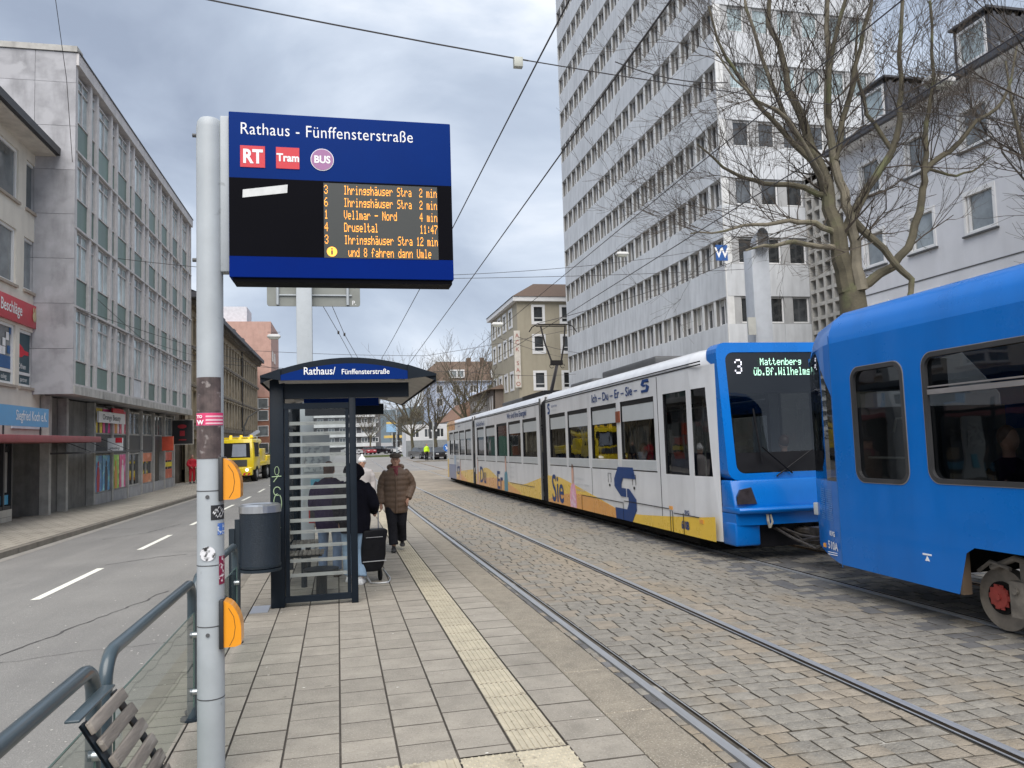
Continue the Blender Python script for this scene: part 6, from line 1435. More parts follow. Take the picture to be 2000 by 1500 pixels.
# ---- blue tram
BTt = thing('blue_tram', 'bright blue tram coupled in front, cut off by the right edge of the picture', 'tram', (6.90, 0, 0.0), 0, True)
BBz, BS, BR = .34, 2.98, 3.40; HB = 1.2
cut = [(-9, BBz), (3.9, BBz), (4.02, .80), (6.16, .80), (6.26, .74), (6.38, BBz), (8.16, BBz+.03), (8.16, BS), (-9, BS)]
bh = [(6.95, 7.76, 1.37, 2.63), (4.45, 6.64, 1.40, 2.66), (2.0, 4.2, 1.40, 2.66), (-.6, 1.7, 1.4, 2.66), (-3.2, -.9, 1.4, 2.66)]
tram_section(BTt, 'body', -9, 8.16, HB, BBz, BS, BR, bh, t_blue, t_glass, rounded=.13, cutpoly=cut, fz=.84)
def ringframe(par, h, d, w_, r, mat, hwx, name='window_frame'):
    o_ = rrect(h[0]-w_*.4, h[1]+w_*.4, h[2]-w_*.4, h[3]+w_*.4, r+w_*.4, 7); i_ = rrect(h[0]+w_*.6, h[1]-w_*.6, h[2]+w_*.6, h[3]-w_*.6, max(.02, r-w_*.6), 7)
    b = MB(); n = len(o_)
    for s in (-1, 1):
        for i in range(n):
            j = (i+1) % n; X0, X1 = s*(hwx+d), s*(hwx-.03)
            b.quad([(X0, *o_[i]), (X0, *o_[j]), (X0, *i_[j]), (X0, *i_[i])]); b.quad([(X0, *i_[i]), (X0, *i_[j]), (X1, *i_[j]), (X1, *i_[i])]); b.quad([(X0, *o_[i]), (X0, *o_[j]), (s*hwx, *o_[j]), (s*hwx, *o_[i])])
    return b.build(name, mat, par)
fr_b = pm('window_rubber', (.035, .035, .037), rough=.5, var=.2); fr_l = pm('window_trim', (.20, .19, .19), rough=.4)
for h in bh: ringframe(BTt, h, .008, .045, .13, fr_b, HB); ringframe(BTt, (h[0]-.02, h[1]+.02, h[2]-.02, h[3]+.02), .006, .014, .14, fr_l, HB, 'window_trim')
b = MB()
for h in bh[1:]:
    for s in (-1, 1): b.box(min(s*(HB-.045), s*(HB-.005)), max(s*(HB-.045), s*(HB-.005)), h[0]+.02, h[1]-.02, 2.26, 2.31).box(min(s*(HB-.045), s*(HB-.015)), max(s*(HB-.045), s*(HB-.015)), h[0]+.02, h[1]-.02, 2.33, 2.345)
b.build('window_bar', fr_l, BTt)
seats(BTt, -8, 5.8, HB, .75); b = MB(); b.tube([(-HB+.15, 7.0, 1.62), (-HB+.15, 7.75, 1.62)], .012, 6); b.tube([(-HB+.3, 7.0, 2.05), (-HB+.3, 7.45, 2.05), (-HB+.3, 7.5, 1.9)], .012, 6); b.build('grab_rail', MATS['grab_rail'], BTt)
b = MB(); b.box(-HB+.2, HB-.2, 7.9, 8.0, .9, 2.2); b.box(.1, HB-.1, 6.9, 7.8, .8, 1.9); b.build('cab_partition', t_int, BTt)
b = MB(); b.box(-HB+.14, HB-.12, 7.2, 8.3, .36, .6).box(-HB+.12, HB-.12, -9, 4.0, .3, .7).box(-HB+.5, HB-.12, 4.0, 6.5, .70, .85); b.build('underframe', und, BTt)
b = MB(); b.box(-HB+.002, -HB+.10, 6.335, 6.37, BBz, .78); b.build('wheel_arch_edge', pm('arch_brown', (.10, .07, .045), rough=.8), BTt)
# bogie with red hub
wst = pm('wheel_steel', (.23, .20, .165), rough=.55, metal=.3, var=.3, scale=6); hub = pm('hub_red', (.30, .045, .035), rough=.6, var=.2, scale=10)
for yy in (6.17, 4.3):
    b = MB(); b.disc((-.86, yy, .31), .285, (1, 0, 0), .10, 40); b.disc((.74, yy, .31), .285, (1, 0, 0), .12, 30); b.tube([(-.74, yy, .31), (.74, yy, .31)], .08, 10); w_ = b.build('wheel', wst, BTt, smooth=True)
    b = MB()
    for s_ in range(10):
        a = s_*math.pi/5; b.box(-.965, -.955, yy+.095*math.cos(a)-.022, yy+.095*math.cos(a)+.022, .335+.095*math.sin(a)-.022, .335+.095*math.sin(a)+.022)
    b.disc((-.955, yy, .335), .10, (1, 0, 0), .03, 20); b.disc((-.975, yy, .335), .03, (1, 0, 0), .02, 12); b.build('hub', hub, w_)
    MB().disc((-.915, yy, .325), .15, (1, 0, 0), .05, 24).build('brake_ring', und, w_, smooth=True)
b = MB(); b.box(-1.0, -.88, 4.4, 5.86, .30, .48); b.box(-1.03, -.95, 5.62, 5.98, .20, .52); b.box(-.98, -.9, 5.5, 5.9, .48, .70); b.tube([(-1.04, 5.7, .28), (-1.06, 5.7, .28)], .05, 10); b.tube([(-1.04, 5.9, .44), (-1.06, 5.9, .44)], .03, 8); b.tube([(-1.0, 5.98, .62), (-1.0, 6.2, .66), (-.99, 6.36, .55)], .02, 6); b.tube([(-.97, 6.22, .60), (-.97, 5.95, .72), (-.97, 5.6, .66)], .03, 8); b.build('bogie_frame', pm('bogie_grey', (.17, .15, .125), rough=.7, var=.4, scale=9), BTt)
b = MB(); b.tube([(-.85, 6.24, .2), (-.85, 6.28, .34), (-.85, 6.15, .42)], .02, 6); b.tube([(-.99, 5.55, .4), (-1.0, 5.5, .75)], .045, 8); b.build('bogie_hose', t_black, BTt)
# tapered end with dark corner glass
def taper(t): return HB-.30*t**1.35
E_ = 9.02
b = MB(); N = 6
for s in (-1, 1):
    for i in range(N):
        ta, tb_ = i/N, (i+1)/N; ya, yb = 8.16+(E_-8.16)*ta, 8.16+(E_-8.16)*tb_
        zlo = lambda t: BBz+.03+.12*t
        b.quad([(s*taper(ta), ya, zlo(ta)), (s*taper(tb_), yb, zlo(tb_)), (s*taper(tb_), yb, 1.34), (s*taper(ta), ya, 1.34)])
        top = lambda t: BS-.12*t**2
        gl_t = lambda t: 2.35+.72*min(1, t*1.6) if t > 0.05 else 2.35
        b.quad([(s*taper(ta), ya, min(gl_t(ta), top(ta)-.02)), (s*taper(tb_), yb, min(gl_t(tb_), top(tb_)-.02)), (s*taper(tb_), yb, top(tb_)), (s*taper(ta), ya, top(ta))])
b.quad([(-taper(1), E_, BBz+.15), (taper(1), E_, BBz+.15), (taper(1), E_, 1.34), (-taper(1), E_, 1.34)]); b.quad([(-taper(1), E_, 2.8), (taper(1), E_, 2.8), (taper(1), E_, 2.9), (-taper(1), E_, 2.9)])
b.build('end_shell', t_blue, BTt, smooth=True)
b = MB()
for s in (-1, 1):
    for i in range(N):
        ta, tb_ = i/N, (i+1)/N; ya, yb = 8.16+(E_-8.16)*ta, 8.16+(E_-8.16)*tb_
        b.quad([(s*(taper(ta)-.004), ya, 1.335), (s*(taper(tb_)-.004), yb, 1.335), (s*(taper(tb_)-.004), yb, min(gl_t(tb_), top(tb_)-.015)), (s*(taper(ta)-.004), ya, min(gl_t(ta), top(ta)-.015))])
b.quad([(-taper(1), E_-.01, 1.34), (taper(1), E_-.01, 1.34), (taper(1), E_-.01, 2.8), (-taper(1), E_-.01, 2.8)])
b.build('corner_glass', t_glass, BTt)
R0_ = ring(8.16, HB, BS, BS, BR); R1_ = ring(8.65, HB-.12, BS-.04, BS-.04, BR-.07); R2_ = ring(E_, HB-.31, BS-.13, BS-.13, BR-.24)
b = MB(); b.loft([R0_, R1_, R2_], cap=True); b.build('end_roof', t_blue, BTt, smooth=True)
b = MB(); b.box(-HB-.002, -HB+.0, 8.14, 8.155, BBz, BS+.1); b.build('panel_seam', pm('seam_blue', (.02, .12, .36), rough=.5), BTt)
b = MB()
for i in range(15):
    z = .86+.026*i
    for (ta, tb_) in ((.18, .42), (.48, .70)):
        ya, yb = 8.16+(E_-8.16)*ta, 8.16+(E_-8.16)*tb_; b.quad([(-taper(ta)-.006, ya, z), (-taper(tb_)-.006, yb, z), (-taper(tb_)-.006, yb, z+.008), (-taper(ta)-.006, ya, z+.008)])
b.build('louvre', pm('louvre_light', (.10, .28, .60), rough=.4), BTt)
d_ = (0.0,)
ta = .30; ya = 8.16+(E_-8.16)*ta
puttext('lettering', textmesh('510A', .13, wht, xs=1.15, bold=.003, align='CENTER'), BTt, (-taper(.22)-.014, 8.16+(E_-8.16)*.22, .52), (-.277, -1, 0)); puttext('lettering', textmesh('KVG', .08, wht, xs=1.1, bold=.003, align='CENTER'), BTt, (-taper(.22)-.014, 8.16+(E_-8.16)*.22, .68), (-.277, -1, 0))
b = MB(); b.box(-taper(.2)-.02, -taper(.2)-.012, 8.26, 8.44, .455, .462).box(-taper(.2)-.02, -taper(.2)-.012, 8.26, 8.44, .48, .486); b.build('lettering_line', wht, BTt)
b = MB(); b.box(-HB-.003, -HB, 6.71, 6.83, .655, .672).prism([(6.80, .60), (6.74, .60), (6.77, .65)], lambda y, z, t: (t, y, z), -HB-.003, -HB); b.build('jack_mark', wht, BTt)
MB().box(-taper(.62)-.012, -taper(.62), 8.66, 8.72, .50, .55).build('marker_lamp', oran, BTt)
put('buffer_block', bevel(MB().box(-HB+.30, -HB+.38, E_+.0, E_+.10, .86, 1.02).mesh('buffer_block', t_grey), .01), BTt)
b = MB(); fn = lambda u, v: (u, 8.93, v); dots(b, '3', -HB+.52, 2.74, -.026, .036, fn, .8); b.build('line_number', ledw, BTt)
b = MB(); b.box(-HB+.35, HB-.35, 8.6, 8.9, 2.45, 2.85); b.build('destination_box', t_int, BTt)
# wires of the stop: poles, span wires and contact wires
wire = pm('wire', (.05, .045, .045), rough=.6)
def sag(p, q, s_, n=12):
    p, q = Vector(p), Vector(q); return [p.lerp(q, i/n)-Vector((0, 0, 4*s_*(i/n)*(1-i/n))) for i in range(n+1)]
def wire_run(label, P, r=.011, extra=None):
    """one wire hung in the air is one thing; fittings on it are its parts"""
    o = Vector(P[0]); t = thing('overhead_wire', label, 'wire', tuple(o), group='overhead wires above the street')
    MB().tube([Vector(p)-o for p in P], r, 5).build('strand', wire, t)
    for p, sx, sy, sz, mt in (extra or []): put('insulator', bevel(MB().box(-sx, sx, -sy, sy, -sz, sz).mesh('insulator', mt), .01), t, Vector(p)-o)
    return t
pale = pm('insulator_grey', (.42, .43, .38), rough=.5)
wire_run('bold contact wire falling from the tower top to the street end', [(2.73, -6, 5.62), (2.73, 5.8, 5.5), (2.73, 15.8, 5.33), (2.74, 36, 5.1), (2.8, 60, 5.1), (3.2, 100, 5.1)], .009)
wire_run('thinner wire left of the contact wire, passing through the insulator box', [(2.05, -4, 5.7), (1.88, 6.9, 5.5), (1.80, 12.7, 5.36), (1.55, 24, 5.1), (1.38, 31, 4.95), (1.3, 48, 5.0)], .008)
wire_run('contact wire over the far track touched by the pantograph', [(6.9, -6, 6.0), (6.9, 12, 5.86), (6.92, 24.8, 5.68), (6.92, 40, 5.5), (6.9, 90, 5.4)], .010)
wire_run('upper carrier wire over the far track in front of the tower', [(6.6, -6, 7.1), (6.6, 14, 6.9), (6.7, 30, 6.7), (6.9, 60, 6.3)], .010)
wire_run('span wire from the top edge above the display down to the grey insulator box', sag((-16, 11.4, 10.7), (3.08, 12, 8.11), .25), .013, [((2.90, 12, 8.06), .075, .05, .085, pale)])
wire_run('span wire from the insulator box to the right behind the plane tree', sag((3.08, 12, 8.11), (21.2, 15, 9.4), .35), .010)
wire_run('short slack wire hanging just right of the insulator box', sag((4.6, 12, 8.21), (6.9, 12.4, 8.2), .12), .010)
wire_run('thin cross wire right of the display at its lower edge', sag((-9.6, 33, 9.6), (2.73, 33, 8.9), .2), .012, [((2.45, 33, 8.8), .04, .04, .10, wire)])
wire_run('cross wire rising from the contact wire to the tower front', sag((2.73, 33, 8.95), (21.2, 41, 12.6), .3), .012, [((2.73, 33, 8.98), .05, .05, .08, wire)])
wire_run('level cross wire from the contact wire to the tower, below the rising one', sag((2.9, 33, 8.85), (21.2, 36, 10.3), .1), .012)
wire_run('upper cross wire behind the post of the route sign', sag((-9.6, 52, 8.3), (5.5, 52, 7.6), .15), .014)
wire_run('cross wire climbing to the corner of the khaki house', sag((5.5, 52, 7.6), (18.5, 55, 10.2), .1), .014)
wire_run('lower cross wire close above the shelter roof', sag((-9.6, 44, 6.7), (6.9, 46, 6.0), .3), .014)
wire_run('cross wire passing in front of the khaki house windows', sag((6.9, 46, 6.0), (18.5, 60, 6.9), .2), .014)
wire_run('left one of the two parallel wires under the route sign', [(-1.0, 32, 7.9), (-.2, 40, 7.5), (1.3, 60, 7.2), (3.6, 90, 7.2)], .014, [((-.2, 40, 7.5), .05, .2, .06, wire)])
wire_run('right one of the two parallel wires under the route sign', [(-.55, 31, 7.7), (.1, 40, 7.4), (1.8, 60, 7.1), (4.2, 90, 7.2)], .014, [((.1, 40, 7.4), .05, .2, .06, wire)])
wire_run('thin wire at the top left, dropping in front of the grey gable', [(-9.2, 30.5, 7.4), (-9.0, 29, 9.8), (-8.4, 26, 13.6), (-7.8, 22, 17)], .010)
wire_run('wire sagging along the lower green panels of the office building', sag((-8.6, 30, 7.3), (-8.6, 47, 6.2), .2), .010)
wire_run('wire running from the office building corner out over the road', sag((-8.6, 27.9, 6.6), (-.6, 50, 5.9), .3), .010)
wire_run('lowest wire starting at the office building corner', sag((-8.6, 27.9, 6.5), (-6.5, 52, 7.3), .4), .010)
wire_run('wire from the lower tower front down to the pantograph', sag((21.2, 60, 8.6), (6.92, 30, 5.9), .3), .011)
wire_run('wire from the far tower corner down over the tram roof', sag((21.1, 68, 9.0), (7.0, 34, 6.4), .2), .011)
wire_run('short wire above the white tram roof beside the pantograph', sag((14, 24, 8.0), (6.92, 27, 6.0), .15), .011)
def hanging_lamp(label, loc, sc):
    t = thing('hanging_lamp', label, 'street lamp', loc, group='lamps hung over the street')
    b = MB(); b.loft([[(x*sc, y*sc, z*sc) for x, y in ((-.35, -.14), (.35, -.14), (.35, .14), (-.35, .14))] if False else [(x*k*sc, y*k*sc, z*sc) for x, y in ((-.36, -.15), (.36, -.15), (.36, .15), (-.36, .15))] for z, k in ((.0, 1), (.10, 1), (.16, .8), (.18, .5))]); put('housing', bevel(b.mesh('housing', wht if False else pm('lamp_white', (.55, .55, .54), rough=.5) if 'lamp_white' not in MATS else MATS['lamp_white']), .02*sc), t)
    b = MB(); b.loft([[(x*k*sc, y*k*sc, z*sc) for x, y in ((-.33, -.13), (.33, -.13), (.33, .13), (-.33, .13))] for z, k in ((-.11, .7), (-.002, 1))]); b.build('diffuser', pale, t)
    b = MB(); b.tube([(-.2*sc, 0, .18*sc), (0, 0, .3*sc), (.2*sc, 0, .18*sc)], .01, 4); b.tube([(-.35*sc, 0, .3*sc), (.35*sc, 0, .3*sc)], .012, 4); b.build('hanger', wire, t)
hanging_lamp('white street lamp hanging above the plane tree at the right', (14.7, 16, 10.42), 1.05)
hanging_lamp('white street lamp hanging in front of the office tower', (17.2, 45, 13.1), 1.1); hanging_lamp('white street lamp hanging in front of the khaki house', (10.5, 52, 9.7), 1.1); hanging_lamp('white street lamp hanging in front of the pink building', (-4.2, 50, 8.6), 1.1)
# W sign
t = thing('w_sign', 'small blue W sign numbered 642 hanging in front of the tower', 'sign', (16.0, 30, 9.55))
put('board', MB().box(-.27, .27, -.02, .02, -.34, .34).mesh('board', pm('w_blue', (.02, .09, .30), rough=.5)), t); puttext('lettering', textmesh('W', .62, wht, align='CENTER', bold=.01), t, (0, -.025, -.20), (1, 0, 0)); puttext('lettering', textmesh('642', .24, blk, align='CENTER'), t, (.02, -.025, -.62), (1, 0, 0))
# hooded vent column + canopy of the opposite stop
t = thing('vent_column', 'square grey column with open half-round hood behind the tram', 'column', (12.95, 22, -.1))
colm = pm('column_grey', (.45, .475, .51), rough=.5, var=.08, streak=.1)
put('shaft', bevel(MB().box(-.30, .30, -.22, .3, 0, 7.75).mesh('shaft', colm), .02), t)
b = MB(); R_ = []
for i in range(13): a = math.pi*i/12; R_.append((.36*math.cos(a)*.95, .30*math.sin(a)+.02))
for i in range(12):
    (xa, za), (xb, zb2) = R_[i], R_[i+1]
    b.quad([(xa*.6-.05, -.5, 8.0+za), (xb*.6-.05, -.5, 8.0+zb2), (xb*.6+.30, .5, 8.0+zb2), (xa*.6+.30, .5, 8.0+za)])
b.quad([(-.28, -.5, 7.7), (.18, -.5, 7.7), (.52, .5, 7.7), (.08, .5, 7.7)]); b.quad([(-.28, -.5, 7.7), (-.28, -.5, 8.05), (.08, .5, 8.05), (.08, .5, 7.7)]); b.quad([(.16, -.5, 7.7), (.16, -.5, 8.05), (.51, .5, 8.05), (.51, .5, 7.7)]); b.build('hood', colm, t)
b = MB(); b.box(-.20, .10, -.47, -.45, 7.74, 8.12); b.build('hood_opening', dark_g, t)
b = MB(); b.box(-.62, -.36, -.36, -.3, 4.95, 5.5); b.build('notice_box', pm('notice_pale', (.5, .5, .46), rough=.6), t)
t = thing('opposite_shelter', 'dark flat canopy of the opposite tram stop behind the white tram', 'shelter', (10.6, 16, -.1))
put('roof', bevel(MB().box(0, 2.7, 0, 5.0, 3.72, 3.92).mesh('roof', dark_m), .02), t); MB().box(1.9, 2.0, .3, .4, 0, 3.72).box(1.9, 2.0, 4.6, 4.7, 0, 3.72).build('post', dark_m, t)
b = MB()
for i in range(8): b.box(.1, 2.6, .25+.6*i, .3+.6*i, 3.66, 3.72)
b.build('rib', dark_g, t)
# ------------------------------------------------------------------ people
def remesh(b, name, mat, vox=.014, sm=2):
    me = b.mesh(name, mat); o = bpy.data.objects.new(name, me); col.objects.link(o)
    m = o.modifiers.new('r', 'REMESH'); m.mode = 'VOXEL'; m.voxel_size = vox; m.use_smooth_shade = True
    if sm: s = o.modifiers.new('s', 'SMOOTH'); s.iterations = sm; s.factor = .5
    n = bpy.data.meshes.new_from_object(o.evaluated_get(bpy.context.evaluated_depsgraph_get())); n.name = name
    bpy.data.objects.remove(o); n.materials.clear(); n.materials.append(mat)
    n.polygons.foreach_set('use_smooth', [True]*len(n.polygons)); return n
def er(cx, cy, cz, rx, ry, n=16): return [(cx+rx*math.cos(2*math.pi*i/n), cy+ry*math.sin(2*math.pi*i/n), cz) for i in range(n)]
def hand(b, p, d, s=1.0, side=1):
    """palm and five curled fingers hanging from wrist p along direction d"""
    p = Vector(p); d = Vector(d).normalized(); a = Vector((0, 1, 0)); a = (a-d*a.dot(d)).normalized(); c = d.cross(a)
    b.tube([p, p+d*.03*s, p+d*.085*s], [.022*s, .03*s, .033*s], 8)
    for k, L in enumerate((.060, .072, .068, .052)):
        q = p+d*.08*s+a*(-.027+.018*k)*s; b.tube([q, q+d*L*.5*s, q+d*L*.85*s+c*.018*s*side, q+d*L*.9*s+c*.04*s*side], [.0098*s, .0095*s, .009*s, .008*s], 6)
    q = p+d*.03*s-a*.028*s; b.tube([q, q+d*.03*s-a*.014*s+c*.01*s*side, q+d*.065*s-a*.012*s+c*.022*s*side], [.013*s, .011*s, .009*s], 6)
def person(label, loc, yaw, h=1.75, coat=None, trousers=None, shoes=None, coat_len=.52, bulk=1.0, pose=None, hat=None, hair=None, scarf=None, quilt=False, hood=None, sk=None, sleeve_hand=True, group=None, vox=.014, lean=0.0, vest=None, leg=1.0):
    t = thing('person', label, 'person', loc, yaw, group=group); k = h/1.75
    P = dict(hipL=(.10, 0, .90), hipR=(-.10, 0, .90), kneeL=(.11, -.02, .48), kneeR=(-.11, -.02, .48), ankL=(.11, .02, .085), ankR=(-.11, .02, .085),
             shL=(.19, .0, 1.42), shR=(-.19, .0, 1.42), elL=(.25, .03, 1.14), elR=(-.25, .03, 1.14), wrL=(.24, -.05, .88), wrR=(-.24, -.05, .88), head=(0, -.01, 1.60))
    if pose: P.update(pose)
    P = {a: Vector(v)*k for a, v in P.items()}; sk = sk or skin
    for a in ('shL', 'shR', 'elL', 'elR', 'wrL', 'wrR', 'head'): P[a].y -= lean*P[a].z
    # one continuous body
    b = MB(); ly = lambda z: -lean*z*k
    b.loft([er(0, ly(.86), .86*k, .13*k, .10*k), er(0, ly(1.05), 1.05*k, .125*k, .09*k), er(0, ly(1.25), 1.25*k, .15*k, .10*k), er(0, ly(1.40), 1.40*k, .15*k, .09*k), er(0, ly(1.46), 1.46*k, .075*k, .06*k), er(0, ly(1.56), 1.53*k, .052*k, .055*k)])
    H = P['head']; b.ell((H.x, H.y, H.z+.03*k), .076*k, .095*k, .115*k, 16, 12); b.ell((H.x, H.y-.03*k, H.z-.045*k), .055*k, .062*k, .06*k, 12, 8)
    b.loft([er(H.x, H.y-.092*k, H.z+.035*k, .010*k, .012*k, 8), er(H.x, H.y-.102*k, H.z+.0*k, .017*k, .02*k, 8), er(H.x, H.y-.09*k, H.z-.012*k, .015*k, .016*k, 8)])
    for s in (-1, 1): b.ell((H.x+s*.078*k, H.y+.01*k, H.z+.01*k), .012*k, .022*k, .034*k, 8, 6)
    b.tube([(H.x*.5, ly(1.5)+.005, 1.46*k), (H.x, H.y+.01, H.z-.05*k)], [.056*k, .052*k], 12)
    for s in 'LR':
        b.tube([P['hip'+s], P['knee'+s], P['ank'+s]], [.085*k, .055*k, .038*k], 10); b.tube([P['sh'+s], P['el'+s], P['wr'+s]], [.052*k, .040*k, .027*k], 10)
        d = P['wr'+s]-P['el'+s]; hand(b, P['wr'+s], d, k, 1 if s == 'L' else -1)
    put('body', remesh(b, 'body', sk, min(vox, .0105), 1), t)
    # face details
    b = MB()
    for s in (-1, 1): b.ell((H.x+s*.031*k, H.y-.083*k, H.z+.03*k), .012*k, .008*k, .007*k, 8, 5)
    b.box(H.x-.022*k, H.x+.022*k, H.y-.094*k, H.y-.084*k, H.z-.043*k, H.z-.037*k)
    for s in (-1, 1): b.box(H.x+s*.031*k-.016*k, H.x+s*.031*k+.016*k, H.y-.096*k, H.y-.086*k, H.z+.05*k, H.z+.056*k)
    b.build('face_features', pm('face_dark', (.10, .05, .04), rough=.6) if 'face_dark' not in MATS else MATS['face_dark'], t)
    # trousers
    if trousers:
        b = MB(); b.loft([er(0, 0, .80*k, .15*k, .115*k), er(0, ly(.9), .92*k, .165*k, .125*k), er(0, ly(1), 1.0*k, .15*k, .115*k)])
        for s in 'LR':
            kn, an = P['knee'+s], P['ank'+s]; b.tube([P['hip'+s], P['hip'+s].lerp(kn, .5), kn, kn.lerp(an, .5)+Vector((0, .012, 0)), an.lerp(kn, .06)], [.105*k, .09*k*leg, .074*k*leg, .070*k*leg, .070*k*leg], 12)
        put('trousers', remesh(b, 'trousers', trousers, vox, 2), t)
    for s in 'LR':
        an = P['ank'+s]; tx = .015 if s == 'L' else -.015
        b = MB(); z0 = an.z-.085*k
        b.loft([[(an.x+x*k, an.y+y*k, z0+z*k) for x, y in ((-.042, .075), (-.046, 0), (-.048, -.10), (-.03, -.175), (.03, -.175), (.048, -.10), (.046, 0), (.042, .075))] for z in (0, .025)]+[[(an.x+x*k*.8, an.y+y*k*(.9 if y < 0 else 1), z0+z*k) for x, y in ((-.042, .07), (-.046, 0), (-.048, -.10), (-.03, -.15), (.03, -.15), (.048, -.10), (.046, 0), (.042, .07))] for z in (.055,)]+[er(an.x, an.y+.015*k, z0+.11*k, .04*k, .045*k, 8)[::-1]], cap=True)
        put('shoe', remesh(b, 'shoe', shoes or blk, .010, 1), t)
    if coat:
        z0 = (1.47-coat_len-.24)*k; rings = []; N = 46; B = bulk
        prof_ = [(0, .165, .125), (.25, .185, .145), (.5, .178, .138), (.75, .19, .14), (.86, .18, .13), (.93, .14, .11), (.975, .10, .095), (1, .08, .085)]
        for i in range(N+1):
            u = i/N
            for (ua, ra, ya), (ub, rb, yb) in zip(prof_[:-1], prof_[1:]):
                if ua <= u <= ub: f = (u-ua)/(ub-ua); rx = ra+(rb-ra)*f; ry = ya+(yb-ya)*f; break
            z = z0+(1.50*k-z0)*u
            if quilt: q = 1+.055*abs(math.sin(u*math.pi*8.5))-.03
            else: q = 1+.012*math.sin(u*9)
            rings.append(er(0, -lean*z, z, rx*k*B*q, ry*k*B*q, 22))
        b = MB(); b.loft(rings)
        for s in 'LR':
            A = [P['sh'+s]+Vector((-.055 if s == 'L' else .055, 0, -.015))*k, P['sh'+s].lerp(P['el'+s], .5), P['el'+s], P['el'+s].lerp(P['wr'+s], .5), P['wr'+s].lerp(P['el'+s], .02)]
            pts = []; rs = []
            for i in range(33):
                u = i/32*4; j = min(3, int(u)); pts.append(A[j].lerp(A[j+1], u-j)); r0 = (.078, .074, .068, .062, .052)
                rr_ = r0[j]+(r0[j+1]-r0[j])*(u-j); rs.append(rr_*k*B*(1+(.09*abs(math.sin(i/32*math.pi*8)) if quilt else .03*math.sin(i*1.1))))
            b.tube(pts, rs, 14)
        put('coat', remesh(b, 'coat', coat, vox*.85, 1 if quilt else 2), t)
        if quilt:
            b = MB(); n = 20
            b.tube([(0, -lean*(z0+(1.44*k-z0)*i/n)-.147*k*B*(1-.25*max(0, i/n-.82)/.18), z0+.01+(1.43*k-z0)*i/n) for i in range(n+1)], .016, 6); b.build('front_placket', coat, t, smooth=True)
    if hood:
        b = MB()
        for i in range(14):
            a = math.pi*i/13; b.ell((H.x+.115*k*math.cos(a), H.y+(.05 if hood[1] == 'down' else .02)*k+.06*k*math.sin(a), H.z-(.10 if hood[1] == 'down' else -.0)*k+(.02 if hood[1] == 'down' else .115)*k*math.sin(a)), .05*k, .055*k, .05*k, 8, 6)
        if hood[1] == 'up': b.ell((H.x, H.y+.03*k, H.z+.01*k), .125*k, .12*k, .15*k, 14, 10)
        put('hood', remesh(b, 'hood', hood[0], .014, 1), t)
    if hat:
        b = MB()
        if hat[1] == 'cap':
            b.loft([er(H.x, H.y, H.z+.07*k, .092*k, .108*k), er(H.x, H.y-.01*k, H.z+.10*k, .112*k, .128*k), er(H.x, H.y-.01*k, H.z+.13*k, .105*k, .12*k), er(H.x, H.y+.01*k, H.z+.155*k, .07*k, .08*k), er(H.x, H.y, H.z+.162*k, .02*k, .02*k)]); b.loft([er(H.x, H.y-.09*k, H.z+.072*k, .075*k, .062*k), er(H.x, H.y-.095*k, H.z+.088*k, .07*k, .06*k)])
        else: b.ell((H.x, H.y+.005*k, H.z+.075*k), .092*k, .108*k, .10*k, 14, 9); b.loft([er(H.x, H.y, H.z+.04*k, .092*k, .106*k), er(H.x, H.y, H.z+.09*k, .10*k, .114*k)]); b.ell((H.x, H.y, H.z+.19*k), .035*k, .035*k, .035*k, 8, 6)
        put('hat', remesh(b, 'hat', hat[0], .009, 1), t)
    if hair:
        b = MB(); b.ell((H.x, H.y+.02*k, H.z+.05*k), .088*k, .098*k, .115*k, 14, 10); b.ell((H.x, H.y+.06*k, H.z-.03*k), .08*k, .05*k, .12*k, 12, 8); put('hair', remesh(b, 'hair', hair, .011, 1), t)
    if scarf:
        b = MB(); b.loft([er(H.x, H.y+.01*k, H.z-.17*k, .10*k, .10*k), er(H.x, H.y, H.z-.13*k, .11*k, .11*k), er(H.x, H.y, H.z-.08*k, .085*k, .09*k)]); b.tube([(H.x, H.y-.10*k, H.z-.13*k), (H.x+.01, H.y-.125*k, H.z-.22*k), (H.x-.01, H.y-.13*k, H.z-.30*k)], [.045*k, .04*k, .03*k], 8); put('scarf', remesh(b, 'scarf', scarf, .010, 1), t)
    return t
def gp(y): return gz(y)+.08
br_coat = pm('brown_quilt', (.135, .086, .056), rough=.6, var=.16, scale=6, bump=.2, bscale=30); dktr = pm('charcoal_cloth', (.018, .018, .022), rough=.9, spec=.1, var=.25, scale=20, bump=.3, bscale=25); blk_c = pm('black_cloth', (.007, .007, .012), rough=.9, spec=.1, var=.25, scale=12, bump=.2, bscale=60)
capm = pm('tweed', (.065, .05, .04), rough=.9, var=.4, scale=120); scm = pm('plaid_scarf', (.17, .035, .045), rough=.9, var=.6, scale=50); jeans = pm('light_jeans', (.26, .37, .50), rough=.85, var=.18, scale=9, bump=.2, bscale=90)
jeans_d = pm('mid_jeans', (.14, .20, .31), rough=.85, var=.2, scale=9)
person('elderly man walking in brown quilted coat, flat cap and red scarf', (.90, 14.1, gp(14.1)+.02), rad(-3), 1.72, br_coat, dktr, blk, coat_len=.56, bulk=1.22, leg=1.2, quilt=True, scarf=scm, hat=(capm, 'cap'), hood=(br_coat, 'down'), vox=.012,
       pose=dict(kneeL=(.09, .00, .47), ankL=(.10, .16, .14), kneeR=(-.08, -.10, .48), ankR=(-.06, -.13, .085), elL=(.29, .08, 1.15), wrL=(.21, -.08, .92), elR=(-.26, .05, 1.12), wrR=(-.27, -.03, .84)))
